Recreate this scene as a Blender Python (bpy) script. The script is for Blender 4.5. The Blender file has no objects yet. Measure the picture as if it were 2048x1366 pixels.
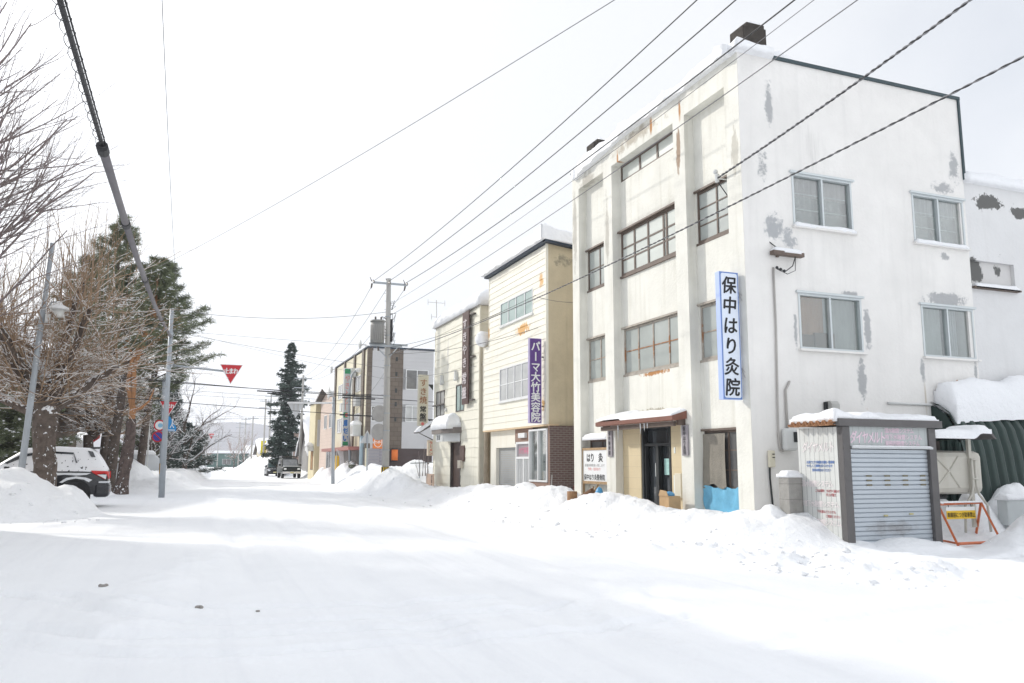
import bpy, math, random
import numpy as np
from mathutils import Vector, Matrix
R = math.radians
scene = bpy.context.scene
col = scene.collection

# ------------------------------------------------------------------ camera, sky, sun, exposure
YAW, PITCH, ROLL = R(21.2396), R(8.4706), R(0.1977)
fw = Vector((math.sin(YAW)*math.cos(PITCH), math.cos(YAW)*math.cos(PITCH), math.sin(PITCH)))
r0 = Vector((math.cos(YAW), -math.sin(YAW), 0)); u0 = r0.cross(fw)
rt = math.cos(ROLL)*r0 + math.sin(ROLL)*u0; up = -math.sin(ROLL)*r0 + math.cos(ROLL)*u0
cam = bpy.data.objects.new('camera', bpy.data.cameras.new('camera')); col.objects.link(cam)
cam.matrix_world = Matrix(((rt.x, up.x, -fw.x, 0), (rt.y, up.y, -fw.y, 0), (rt.z, up.z, -fw.z, 1.6), (0, 0, 0, 1)))
cam.data.sensor_width = 36; cam.data.lens = 28.6046; cam.data.clip_start = .05; cam.data.clip_end = 12000
scene.camera = cam

SUN_EL = R(28.5); SUN_AZ = math.atan2(-.59, .81)          # low winter sun, ahead and to the left
w = bpy.data.worlds.new("World"); scene.world = w; w.use_nodes = True
nt = w.node_tree; nt.nodes.clear()
def wn(t, **k):
    n = nt.nodes.new(t)
    for a, b in k.items(): setattr(n, a, b)
    return n
sky = wn('ShaderNodeTexSky', sky_type='NISHITA', sun_disc=False, sun_elevation=SUN_EL, sun_rotation=SUN_AZ % (2*math.pi), air_density=1.0, dust_density=2.0)
tc = wn('ShaderNodeTexCoord')
n1 = wn('ShaderNodeTexNoise'); n1.inputs['Scale'].default_value = 1.2; n1.inputs['Detail'].default_value = 5; n1.inputs['Distortion'].default_value = .4
rp = wn('ShaderNodeValToRGB'); rp.color_ramp.elements[0].position = .40; rp.color_ramp.elements[0].color = (.64, .64, .64, 1)
rp.color_ramp.elements[1].position = .60; rp.color_ramp.elements[1].color = (.97, .97, .97, 1)
mx = wn('ShaderNodeMix', data_type='RGBA');      # thin white winter cloud
bg = wn('ShaderNodeBackground'); bg.inputs['Strength'].default_value = .110
out = wn('ShaderNodeOutputWorld')
L = nt.links.new
L(tc.outputs['Generated'], n1.inputs['Vector']); L(n1.outputs['Fac'], rp.inputs['Fac'])
# hazy glow of the veiled sun: the cloud is brightest round the sun and falls off away from it
dv = wn('ShaderNodeVectorMath', operation='DOT_PRODUCT'); dv.inputs[1].default_value = (math.sin(SUN_AZ)*math.cos(SUN_EL), math.cos(SUN_AZ)*math.cos(SUN_EL), math.sin(SUN_EL))
dm = wn('ShaderNodeMath', operation='MAXIMUM'); dm.inputs[1].default_value = 0; dp = wn('ShaderNodeMath', operation='POWER'); dp.inputs[1].default_value = 7
dq = wn('ShaderNodeMath', operation='MULTIPLY_ADD'); dq.inputs[1].default_value = 1.2; dq.inputs[2].default_value = 1.0
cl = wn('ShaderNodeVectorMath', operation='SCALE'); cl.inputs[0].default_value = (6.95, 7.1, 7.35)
L(tc.outputs['Generated'], dv.inputs[0]); L(dv.outputs['Value'], dm.inputs[0]); L(dm.outputs[0], dp.inputs[0]); L(dp.outputs[0], dq.inputs[0]); 
# extra glow added to the unseen sky behind the camera, brightens shaded faces
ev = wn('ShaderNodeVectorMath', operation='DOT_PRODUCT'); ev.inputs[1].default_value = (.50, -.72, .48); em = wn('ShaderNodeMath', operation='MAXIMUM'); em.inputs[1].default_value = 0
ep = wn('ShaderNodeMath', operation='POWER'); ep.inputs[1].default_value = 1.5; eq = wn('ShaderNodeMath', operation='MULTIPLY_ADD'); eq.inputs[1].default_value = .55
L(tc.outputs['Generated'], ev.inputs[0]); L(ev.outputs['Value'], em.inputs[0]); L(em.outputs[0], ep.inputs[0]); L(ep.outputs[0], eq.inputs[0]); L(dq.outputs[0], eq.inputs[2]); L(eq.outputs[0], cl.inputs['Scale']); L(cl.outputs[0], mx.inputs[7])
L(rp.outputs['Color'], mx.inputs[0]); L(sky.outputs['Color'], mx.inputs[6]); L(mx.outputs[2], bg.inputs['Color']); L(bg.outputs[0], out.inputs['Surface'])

sl = bpy.data.lights.new('sun', 'SUN'); sl.energy = 2.2; sl.angle = R(2.0); sl.color = (1, .955, .88)
sun = bpy.data.objects.new('sun', sl); col.objects.link(sun)
td = Vector((math.sin(SUN_AZ)*math.cos(SUN_EL), math.cos(SUN_AZ)*math.cos(SUN_EL), math.sin(SUN_EL)))
sun.rotation_euler = td.to_track_quat('Z', 'Y').to_euler(); sun.location = (-20, 30, 40)
scene.view_settings.view_transform = 'Standard'; scene.view_settings.look = 'None'
scene.view_settings.exposure = 0.29; scene.view_settings.gamma = 1
scene.cycles.max_bounces = 6; scene.cycles.transparent_max_bounces = 12; scene.cycles.volume_bounces = 1
scene.cycles.use_denoising = True

# ------------------------------------------------------------------ mesh and object helpers
BASE = {}
class MB:
    def __init__(s): s.v = []; s.f = []; s.mi = []; s.m = 0
    def add(s, vs, fs):
        o = len(s.v); s.v += [tuple(p) for p in vs]
        for f in fs: s.f.append(tuple(i+o for i in f)); s.mi.append(s.m)
    def box(s, x0, x1, y0, y1, z0, z1):
        if x0 > x1: x0, x1 = x1, x0
        if y0 > y1: y0, y1 = y1, y0
        s.add([(x0,y0,z0),(x1,y0,z0),(x1,y1,z0),(x0,y1,z0),(x0,y0,z1),(x1,y0,z1),(x1,y1,z1),(x0,y1,z1)],
              [(3,2,1,0),(4,5,6,7),(0,1,5,4),(1,2,6,5),(2,3,7,6),(3,0,4,7)])
    def fbox(s, fr, u0, u1, v0, v1, w0, w1):
        a = fr(u0, v0, w0); b = fr(u1, v1, w1); s.box(a[0], b[0], a[1], b[1], a[2], b[2])
    def prism(s, pts, axis, a, b):                     # pts in the plane of the two other axes
        n = len(pts)
        def P(p, t): return {'x': (t, p[0], p[1]), 'y': (p[0], t, p[1]), 'z': (p[0], p[1], t)}[axis]
        s.add([P(p, a) for p in pts]+[P(p, b) for p in pts],
              [tuple(range(n))[::-1], tuple(range(n, 2*n))]+[(i, (i+1) % n, n+(i+1) % n, n+i) for i in range(n)])
    def tube(s, pts, r, n=8, caps=True):
        pts = [Vector(p) for p in pts]; m = len(pts)
        rs = r if isinstance(r, (list, tuple)) else [r]*m
        vs = []; ref = None
        for i, p in enumerate(pts):
            t = (pts[min(i+1, m-1)]-pts[max(i-1, 0)])
            t = t.normalized() if t.length > 1e-9 else Vector((0, 0, 1))
            if ref is None: ref = Vector((0, 0, 1)) if abs(t.z) < .9 else Vector((1, 0, 0))
            a = t.cross(ref); a = a.normalized() if a.length > 1e-6 else t.orthogonal().normalized()
            b = t.cross(a); ref = a.cross(t)
            for k in range(n):
                q = 2*math.pi*k/n; vs.append(p+(a*math.cos(q)+b*math.sin(q))*rs[i])
        fs = [(i*n+k, i*n+(k+1) % n, (i+1)*n+(k+1) % n, (i+1)*n+k) for i in range(m-1) for k in range(n)]
        if caps: fs += [tuple(range(n))[::-1], tuple((m-1)*n+k for k in range(n))]
        s.add(vs, fs)
    def disc(s, c, nrm, r, th, n=24):
        c = Vector(c); nrm = Vector(nrm).normalized(); s.tube([c-nrm*th/2, c+nrm*th/2], r, n)
    def sphere(s, c, rx, ry=None, rz=None, nu=14, nv=8):
        ry = ry or rx; rz = rz or rx; vs = []; fs = []
        for i in range(nv+1):
            a = math.pi*i/nv
            for k in range(nu):
                q = 2*math.pi*k/nu
                vs.append((c[0]+rx*math.sin(a)*math.cos(q), c[1]+ry*math.sin(a)*math.sin(q), c[2]+rz*math.cos(a)))
        for i in range(nv):
            for k in range(nu): fs.append((i*nu+k, (i+1)*nu+k, (i+1)*nu+(k+1) % nu, i*nu+(k+1) % nu))
        s.add(vs, fs)
    def build(s, name, mats, parent=None, smooth=False, bevel=0, base=None):
        return mesh_obj(name, s.v, s.f, mats, parent, smooth, bevel, base, s.mi)

def mesh_obj(name, v, f, mats, parent=None, smooth=False, bevel=0, base=None, mi=None):
    b = BASE.get(parent.name, (0, 0, 0)) if parent else (base or (0, 0, 0))
    m = bpy.data.meshes.new(name)
    va = np.asarray(v, float)-np.array(b)
    m.from_pydata(va.tolist(), [], [list(q) for q in f])
    if not isinstance(mats, (list, tuple)): mats = [mats]
    for q in mats: m.materials.append(q)
    if mi is not None and len(mats) > 1: m.polygons.foreach_set('material_index', mi)
    m.validate(); m.update()
    if smooth: m.shade_smooth()
    o = bpy.data.objects.new(name, m); col.objects.link(o)
    if parent: o.parent = parent
    else: o.location = b
    BASE[o.name] = b
    if bevel:
        md = o.modifiers.new('bevel', 'BEVEL'); md.width = bevel; md.segments = 2; md.limit_method = 'ANGLE'
    return o
def np_obj(name, V, F, m, parent=None, smooth=True, base=None):
    b = BASE.get(parent.name, (0, 0, 0)) if parent else (base or (0, 0, 0))
    V = np.asarray(V, np.float32)-np.array(b, np.float32); F = np.asarray(F, np.int32); k = F.shape[1]
    me = bpy.data.meshes.new(name); me.vertices.add(len(V)); me.vertices.foreach_set('co', V.ravel())
    me.loops.add(F.size); me.loops.foreach_set('vertex_index', F.ravel())
    me.polygons.add(len(F)); me.polygons.foreach_set('loop_start', np.arange(0, F.size, k, dtype=np.int32))
    me.materials.append(m); me.update(calc_edges=True)
    if smooth: me.shade_smooth()
    o = bpy.data.objects.new(name, me); col.objects.link(o)
    if parent: o.parent = parent
    else: o.location = b
    BASE[o.name] = b
    return o
def thing(name, label, cat, loc=(0, 0, 0), group=None):
    o = bpy.data.objects.new(name, None); col.objects.link(o); o.location = loc; o.empty_display_size = .2
    BASE[o.name] = tuple(loc); o['label'] = label; o['category'] = cat
    if group: o['group'] = group
    return o
def part(name, loc, parent):                          # an Empty that gathers the sub-parts of one part
    o = bpy.data.objects.new(name, None); col.objects.link(o); o.empty_display_size = .1
    o.parent = parent; o.location = Vector(loc)-Vector(BASE[parent.name]); BASE[o.name] = tuple(loc); return o
def tag(o, label, cat, group=None):
    o['label'] = label; o['category'] = cat
    if group: o['group'] = group
    return o
def struct(o, kind='structure'): o['kind'] = kind; return o
def dup(o, loc, label=None, parent=None):
    c = o.copy(); col.objects.link(c)
    if parent: c.parent = parent
    else: c.location = loc
    if label: c['label'] = label
    for ch in list(o.children): dup(ch, None, None, c)
    return c
def FX(X0): return lambda u, v, w: (X0-w, u, v)        # a wall facing the street (-X): u along Y
def FY(Y0): return lambda u, v, w: (u, Y0-w, v)        # a wall facing the camera end (-Y): u along X

# ------------------------------------------------------------------ materials
def mat(name, c, rough=.75, var=.10, ns=1.5, streak=0., bump=0., bs=25., metal=0., spec=.4, patches=(), tint=None, lines=None, snow=0.):
    m = bpy.data.materials.new(name); m.use_nodes = True; t = m.node_tree; N = t.nodes; l = t.links.new
    p = N['Principled BSDF']; p.inputs['Roughness'].default_value = rough; p.inputs['Metallic'].default_value = metal
    p.inputs['Specular IOR Level'].default_value = spec
    g = N.new('ShaderNodeNewGeometry')
    n = N.new('ShaderNodeTexNoise'); n.inputs['Scale'].default_value = ns; n.inputs['Detail'].default_value = 6; n.inputs['Roughness'].default_value = .62
    l(g.outputs['Position'], n.inputs['Vector'])
    mr = N.new('ShaderNodeMapRange'); mr.inputs[1].default_value = .3; mr.inputs[2].default_value = .7; mr.inputs[3].default_value = 1-var; mr.inputs[4].default_value = 1+var*.5
    l(n.outputs['Fac'], mr.inputs[0])
    v = N.new('ShaderNodeVectorMath'); v.operation = 'SCALE'; v.inputs[0].default_value = c; l(mr.outputs[0], v.inputs['Scale'])
    cur = v.outputs[0]
    def mixc(fac, colr):
        nonlocal cur
        x = N.new('ShaderNodeMix'); x.data_type = 'RGBA'; l(fac, x.inputs[0]); l(cur, x.inputs[6]); x.inputs[7].default_value = (*colr, 1); cur = x.outputs[2]
    def math_(op, a, b=None, cl=False):
        x = N.new('ShaderNodeMath'); x.operation = op; x.use_clamp = cl
        for i, q in enumerate((a, b)):
            if q is None: continue
            if isinstance(q, (int, float)): x.inputs[i].default_value = q
            else: l(q, x.inputs[i])
        return x.outputs[0]
    if streak:                                          # rain and rust runs: noise stretched down the wall
        mp = N.new('ShaderNodeMapping'); mp.inputs['Scale'].default_value = (5, 5, .35); l(g.outputs['Position'], mp.inputs[0])
        n2 = N.new('ShaderNodeTexNoise'); n2.inputs['Scale'].default_value = 1.; n2.inputs['Detail'].default_value = 5; l(mp.outputs[0], n2.inputs['Vector'])
        a = N.new('ShaderNodeMapRange'); a.inputs[1].default_value = .52; a.inputs[2].default_value = .78; a.inputs[4].default_value = streak; l(n2.outputs['Fac'], a.inputs[0])
        mixc(a.outputs[0], tint or (c[0]*.62, c[1]*.58, c[2]*.5))
    sp = None
    if lines:                                           # thin joints: (axis, pitch, width, colour)
        for ax, pitch, wd, lc in lines:
            if sp is None:
                sp = N.new('ShaderNodeSeparateXYZ'); l(g.outputs['Position'], sp.inputs[0])
            q = math_('FRACT', math_('DIVIDE', sp.outputs[ax], pitch)); q = math_('LESS_THAN', q, wd/pitch)
            mixc(q, lc)
    for pt in patches:                                  # stains and flaked paint that stay on the wall: centre, half size, colour, threshold, noise scale
        c0, s0, pc, thr, pns = pt[:5]
        a = N.new('ShaderNodeVectorMath'); a.operation = 'SUBTRACT'; l(g.outputs['Position'], a.inputs[0]); a.inputs[1].default_value = c0
        b = N.new('ShaderNodeVectorMath'); b.operation = 'DIVIDE'; l(a.outputs[0], b.inputs[0]); b.inputs[1].default_value = s0
        d = N.new('ShaderNodeVectorMath'); d.operation = 'LENGTH'; l(b.outputs[0], d.inputs[0])
        fall = N.new('ShaderNodeMapRange'); fall.inputs[1].default_value = .15; fall.inputs[2].default_value = 1.0; fall.inputs[3].default_value = .20; fall.inputs[4].default_value = -.30; l(d.outputs['Value'], fall.inputs[0])
        mp = N.new('ShaderNodeMapping'); mp.inputs['Scale'].default_value = pt[5] if len(pt) > 5 else (1, 1, 1); mp.inputs['Location'].default_value = (c0[0]*1.7, 0, 0); l(g.outputs['Position'], mp.inputs[0])
        n3 = N.new('ShaderNodeTexNoise'); n3.inputs['Scale'].default_value = pns; n3.inputs['Detail'].default_value = 8; n3.inputs['Roughness'].default_value = .80; l(mp.outputs[0], n3.inputs['Vector'])
        e = math_('ADD', n3.outputs['Fac'], fall.outputs[0])
        h = N.new('ShaderNodeMapRange'); soft = pt[6] if len(pt) > 6 else .05
        h.inputs[1].default_value = thr; h.inputs[2].default_value = thr+soft; l(e, h.inputs[0])
        if len(pt) < 7:                                 # thinning paint round each flake
            h2 = N.new('ShaderNodeMapRange'); h2.inputs[1].default_value = thr-.075; h2.inputs[2].default_value = thr+.01; h2.inputs[4].default_value = .38; l(e, h2.inputs[0]); mixc(h2.outputs[0], pc)
        mixc(h.outputs[0], pc)
    if snow:                                            # snow dusted on upward and rough faces
        s2 = N.new('ShaderNodeSeparateXYZ'); l(g.outputs['Normal'], s2.inputs[0])
        n4 = N.new('ShaderNodeTexNoise'); n4.inputs['Scale'].default_value = 9; n4.inputs['Detail'].default_value = 5; l(g.outputs['Position'], n4.inputs['Vector'])
        e = math_('ADD', math_('MULTIPLY', s2.outputs['Z'], .5), n4.outputs['Fac'])
        h = N.new('ShaderNodeMapRange'); h.inputs[1].default_value = 1.02-snow; h.inputs[2].default_value = 1.06-snow; l(e, h.inputs[0])
        mixc(h.outputs[0], (.84, .85, .87))
    l(cur, p.inputs['Base Color'])
    if bump:
        nb = N.new('ShaderNodeTexNoise'); nb.inputs['Scale'].default_value = bs; nb.inputs['Detail'].default_value = 5; l(g.outputs['Position'], nb.inputs['Vector'])
        bp = N.new('ShaderNodeBump'); bp.inputs['Strength'].default_value = bump; bp.inputs['Distance'].default_value = .05; l(nb.outputs['Fac'], bp.inputs['Height']); l(bp.outputs[0], p.inputs['Normal'])
    return m
def brick_mat(name, c1, c2, mo, bw, bh, axis, rough=.8, mortar=.012):
    m = bpy.data.materials.new(name); m.use_nodes = True; t = m.node_tree; N = t.nodes; l = t.links.new
    p = N['Principled BSDF']; p.inputs['Roughness'].default_value = rough
    g = N.new('ShaderNodeNewGeometry'); s = N.new('ShaderNodeSeparateXYZ'); l(g.outputs['Position'], s.inputs[0])
    cb = N.new('ShaderNodeCombineXYZ')
    a = N.new('ShaderNodeMath'); a.operation = 'ADD'; l(s.outputs[0], a.inputs[0]); l(s.outputs[1], a.inputs[1]); l(a.outputs[0], cb.inputs[0]); l(s.outputs[2], cb.inputs[1])
    b = N.new('ShaderNodeTexBrick'); b.inputs['Scale'].default_value = 1; b.inputs['Brick Width'].default_value = bw; b.inputs['Row Height'].default_value = bh
    b.inputs['Mortar Size'].default_value = mortar; b.inputs['Color1'].default_value = (*c1, 1); b.inputs['Color2'].default_value = (*c2, 1); b.inputs['Mortar'].default_value = (*mo, 1)
    l(cb.outputs[0], b.inputs['Vector']); l(b.outputs['Color'], p.inputs['Base Color'])
    bp = N.new('ShaderNodeBump'); bp.inputs['Strength'].default_value = .4; bp.inputs['Distance'].default_value = .01; bp.invert = True; l(b.outputs['Fac'], bp.inputs['Height']); l(bp.outputs[0], p.inputs['Normal'])
    return m
def glass_mat(name, tint=(.9, .93, .92), rough=.03, refl=.25):
    m = bpy.data.materials.new(name); m.use_nodes = True; t = m.node_tree; N = t.nodes; l = t.links.new
    N.remove(N['Principled BSDF']); tr = N.new('ShaderNodeBsdfTransparent'); tr.inputs[0].default_value = (*tint, 1)
    gl = N.new('ShaderNodeBsdfGlossy'); gl.inputs['Roughness'].default_value = rough; lw = N.new('ShaderNodeLayerWeight'); lw.inputs['Blend'].default_value = refl; fr = N.new('ShaderNodeMapRange'); fr.inputs[3].default_value = .06; fr.inputs[4].default_value = .75; l(lw.outputs['Facing'], fr.inputs[0])
    mxs = N.new('ShaderNodeMixShader'); l(fr.outputs[0], mxs.inputs[0]); l(tr.outputs[0], mxs.inputs[1]); l(gl.outputs[0], mxs.inputs[2]); l(mxs.outputs[0], N['Material Output'].inputs[0])
    return m
def snow_mat(name, c, bump, bs, dirt=.05, packed=None):
    m = mat(name, c, rough=.6, var=dirt, ns=.8, spec=.25); t = m.node_tree; N = t.nodes; l = t.links.new; p = N['Principled BSDF']
    g = [q for q in N if q.bl_idname == 'ShaderNodeNewGeometry'][0]
    if packed:                                          # wheel-packed, slightly grey streaks along the street
        mp = N.new('ShaderNodeMapping'); mp.inputs['Scale'].default_value = (2.6, .10, 1); l(g.outputs['Position'], mp.inputs[0])
        q = N.new('ShaderNodeTexNoise'); q.inputs['Scale'].default_value = 1; q.inputs['Detail'].default_value = 7; q.inputs['Roughness'].default_value = .7; l(mp.outputs[0], q.inputs['Vector'])
        r = N.new('ShaderNodeMapRange'); r.inputs[1].default_value = .50; r.inputs[2].default_value = .72; r.inputs[4].default_value = .8; l(q.outputs['Fac'], r.inputs[0])
        src = p.inputs['Base Color'].links[0].from_socket; x = N.new('ShaderNodeMix'); x.data_type = 'RGBA'; l(r.outputs[0], x.inputs[0]); l(src, x.inputs[6]); x.inputs[7].default_value = (*packed, 1); l(x.outputs[2], p.inputs['Base Color'])
    a = N.new('ShaderNodeTexNoise'); a.inputs['Scale'].default_value = bs; a.inputs['Detail'].default_value = 10; a.inputs['Roughness'].default_value = .68; l(g.outputs['Position'], a.inputs['Vector'])
    b = N.new('ShaderNodeBump'); b.inputs['Strength'].default_value = bump; b.inputs['Distance'].default_value = .12; l(a.outputs['Fac'], b.inputs['Height']); l(b.outputs[0], p.inputs['Normal'])
    return m

SNOWB = snow_mat('snow_bank', (.93, .94, .955), .55, 7)
ROADS = snow_mat('snow_road', (.93, .94, .955), .30, 6, .03, (.85, .86, .885))
CAP = snow_mat('snow_cap', (.91, .92, .94), .6, 6, .02)
rust = (.42, .20, .07); flake = (.41, .415, .42); dgrey = (.13, .13, .125)
HAZE_D = 2.8e-4
# ------------------------------------------------------------------ noise and text
_rs = np.random.RandomState(7); _G = _rs.rand(256, 256)
def vnoise(x, y):
    xi = np.floor(x).astype(int); yi = np.floor(y).astype(int); fx = x-xi; fy = y-yi
    fx = fx*fx*(3-2*fx); fy = fy*fy*(3-2*fy); a = lambda i, j: _G[(xi+i) % 256, (yi+j) % 256]
    return (a(0,0)*(1-fx)+a(1,0)*fx)*(1-fy)+(a(0,1)*(1-fx)+a(1,1)*fx)*fy
def fbm(x, y, o=4, g=.5):
    s = 0; a = 1; t = 0
    for k in range(o): s = s+a*vnoise(x*2**k+17.3*k, y*2**k+5.1*k); t += a; a *= g
    return s/t-.5
def sm(a, b, x): t = np.clip((x-a)/(b-a), 0, 1); return t*t*(3-2*t)

_gc = {}
def glyph(ch, bold):
    k = (ch, bold)
    if k not in _gc:
        c = bpy.data.curves.new('glyph', 'FONT'); c.body = ch; c.offset = bold; c.resolution_u = 3
        o = bpy.data.objects.new('glyph', c); col.objects.link(o); bpy.context.view_layer.update()
        m = bpy.data.meshes.new_from_object(o.evaluated_get(bpy.context.evaluated_depsgraph_get()))
        _gc[k] = ([(v.co.x, v.co.y) for v in m.vertices], [tuple(p.vertices) for p in m.polygons])
        bpy.data.objects.remove(o); bpy.data.curves.remove(c); bpy.data.meshes.remove(m)
    return _gc[k]
def write(mb, s, fr, u, v, cw, ch, w, du=1, vert=True, bold=.0, step=None, skew=0.):
    """Write s; (u, v) is the centre of the first cell, du = +1 when reading direction runs along +u."""
    for i, c in enumerate(s):
        if c in ' 　': continue
        vs, fs = glyph(c, 0)
        if not vs: continue
        st = step or (ch if vert else cw)
        cu, cv = (u, v-i*st) if vert else (u+du*i*st, v)
        pts = []
        for (x, y) in vs:
            x -= .5; y -= .38
            if vert and c in 'ー〜': x, y = y, -x
            pts.append((cu+du*(x+skew*y)*cw, cv+y*ch))
        sh = [(0, 0)] if bold <= 0 else [(0, 0), (bold, 0), (-bold, 0), (0, bold*.6), (0, -bold*.6)]
        for k, (a, b) in enumerate(sh): mb.add([fr(p+a*cw, q+b*ch, w+.0006*k) for p, q in pts], fs)

# ------------------------------------------------------------------ building helpers
def wall_holes(mb, fr, u0, u1, v0, v1, holes, w, depth):
    us = sorted({u0, u1, *[min(max(h[0], u0), u1) for h in holes], *[min(max(h[1], u0), u1) for h in holes]})
    vs = sorted({v0, v1, *[min(max(h[2], v0), v1) for h in holes], *[min(max(h[3], v0), v1) for h in holes]})
    def solid(i, j):
        if i < 0 or j < 0 or i >= len(us)-1 or j >= len(vs)-1: return False
        a = (us[i]+us[i+1])/2; b = (vs[j]+vs[j+1])/2
        return not any(h[0] < a < h[1] and h[2] < b < h[3] for h in holes)
    for i in range(len(us)-1):
        for j in range(len(vs)-1):
            if not solid(i, j): continue
            a, b, c, d = us[i], us[i+1], vs[j], vs[j+1]
            mb.add([fr(a,c,w), fr(b,c,w), fr(b,d,w), fr(a,d,w)], [(0,1,2,3)])
            for (di, dj, p, q) in ((-1,0,(a,c),(a,d)), (1,0,(b,c),(b,d)), (0,-1,(a,c),(b,c)), (0,1,(a,d),(b,d))):
                if not solid(i+di, j+dj):
                    mb.add([fr(*p,w), fr(*q,w), fr(*q,w-depth), fr(*p,w-depth)], [(0,1,2,3)])
def siding(mb, fr, u0, u1, v0, v1, pitch, w, d, holes=()):
    n = max(1, round((v1-v0)/pitch)); ph = (v1-v0)/n
    for k in range(n):
        a = v0+k*ph; b = a+ph
        cuts = sorted({a, b, *[h[i] for h in holes for i in (2, 3) if a < h[i] < b]})
        for c0, c1 in zip(cuts[:-1], cuts[1:]):
            mid = (c0+c1)/2
            hs = sorted([(h[0], h[1]) for h in holes if h[2] < mid < h[3]])
            x = u0; iv = []
            for h0, h1 in hs:
                if h0 > x: iv.append((x, h0))
                x = max(x, h1)
            if x < u1: iv.append((x, u1))
            wa = w+d*(1-(c0-a)/ph); wb = w+d*(1-(c1-a)/ph)
            for p, q in iv:
                vs = [fr(p,c0,wa), fr(q,c0,wa), fr(q,c1,wb), fr(p,c1,wb)]; fs = [(0,1,2,3)]
                if c0 == a: vs += [fr(p,c0,w-.004), fr(q,c0,w-.004)]; fs.append((0,4,5,1))
                mb.add(vs, fs)
def window(parent, fr, u0, u1, v0, v1, cols, rows, fm, gm, w=0., fw_=.05, d=.06, mull=None, rowlines=None, hood=None, sill=None, bar=.03, gw=-.03, rbar=None):
    """One window: outer frame with mullions and bars, its pane, and a hood or sill where there is one."""
    mb = MB()
    mb.fbox(fr, u0, u1, v0, v0+fw_, w-d, w); mb.fbox(fr, u0, u1, v1-fw_, v1, w-d, w)
    mb.fbox(fr, u0, u0+fw_, v0+fw_, v1-fw_, w-d, w); mb.fbox(fr, u1-fw_, u1, v0+fw_, v1-fw_, w-d, w)
    cs = mull if mull is not None else [u0+(u1-u0)*i/cols for i in range(1, cols)]
    for c in cs: mb.fbox(fr, c-bar*.8, c+bar*.8, v0+fw_, v1-fw_, w-d, w-.008)
    rl = rowlines if rowlines is not None else [v0+(v1-v0)*i/rows for i in range(1, rows)]
    for r in rl: mb.fbox(fr, u0+fw_, u1-fw_, r-(rbar or bar)/2, r+(rbar or bar)/2, w-d+.003, w-.014)
    o = mb.build('window', fm, parent)
    g = MB(); g.fbox(fr, u0+.01, u1-.01, v0+.01, v1-.01, w+gw-.012, w+gw); g.build('pane', gm, o)
    if hood:
        h = MB(); h.fbox(fr, u0-.06, u1+.06, v1, v1+.05, w-.05, w+hood); h.build('hood', fm, o)
    if sill:
        h = MB(); h.fbox(fr, u0-.05, u1+.05, v0-.06, v0, w-.05, w+sill); h.build('sill', fm, o)
    return o
def snowcap(name, x0, x1, y0, y1, z, h, parent, seed=0, res=.15, over=.08, lump=.25, zf=None, lip=.35, r=None):
    """A layer of lying snow with a rounded, uneven rim."""
    nx = max(4, int((x1-x0)/res)); ny = max(4, int((y1-y0)/res)); r = r or h*1.1
    xs = np.linspace(x0-over, x1+over, nx+1); ys = np.linspace(y0-over, y1+over, ny+1)
    X, Y = np.meshgrid(xs, ys, indexing='ij')
    d = np.minimum(np.minimum(X-xs[0], xs[-1]-X), np.minimum(Y-ys[0], ys[-1]-Y))
    t = np.clip(d/r, 0, 1); prof = lip+(1-lip)*np.sqrt(1-(1-t)**2)
    nz = fbm(X*1.3+seed*7.7, Y*1.3+seed*3.1, 4)
    zt = h*prof*(1+lump*2*nz)+.0
    edge = (d < 1e-6)
    jx = fbm(X*3+seed, Y*3+9, 3)*over*1.6; jy = fbm(X*3+31, Y*3+seed, 3)*over*1.6
    X = X+jx; Y = Y+jy
    zb = np.full(X.shape, z) if zf is None else zf(X, Y)
    V = [(a, b, c) for a, b, c in zip(X.ravel(), Y.ravel(), (zb+zt).ravel())]
    n1 = ny+1; F = [(i*n1+j, (i+1)*n1+j, (i+1)*n1+j+1, i*n1+j+1) for i in range(nx) for j in range(ny)]
    ring = [(i, 0) for i in range(nx)]+[(nx, j) for j in range(ny)]+[(i, ny) for i in range(nx, 0, -1)]+[(0, j) for j in range(ny, 0, -1)]
    o = len(V); bz = min(.06, h*.3)
    for (i, j) in ring: V.append((X[i, j], Y[i, j], zb[i, j]-bz))
    m = len(ring)
    for k in range(m):
        a = ring[k]; b = ring[(k+1) % m]; F.append((b[0]*n1+b[1], a[0]*n1+a[1], o+k, o+(k+1) % m))
    if zf is None: F.append(tuple(range(o, o+m))[::-1])
    else:
        q = len(V); V += [(a, b, c-bz) for a, b, c in zip(X.ravel(), Y.ravel(), zb.ravel())]
        F += [(q+i*n1+j+1, q+(i+1)*n1+j+1, q+(i+1)*n1+j, q+i*n1+j) for i in range(nx) for j in range(ny)]
    return mesh_obj(name, V, F, CAP, parent, smooth=True)

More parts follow.
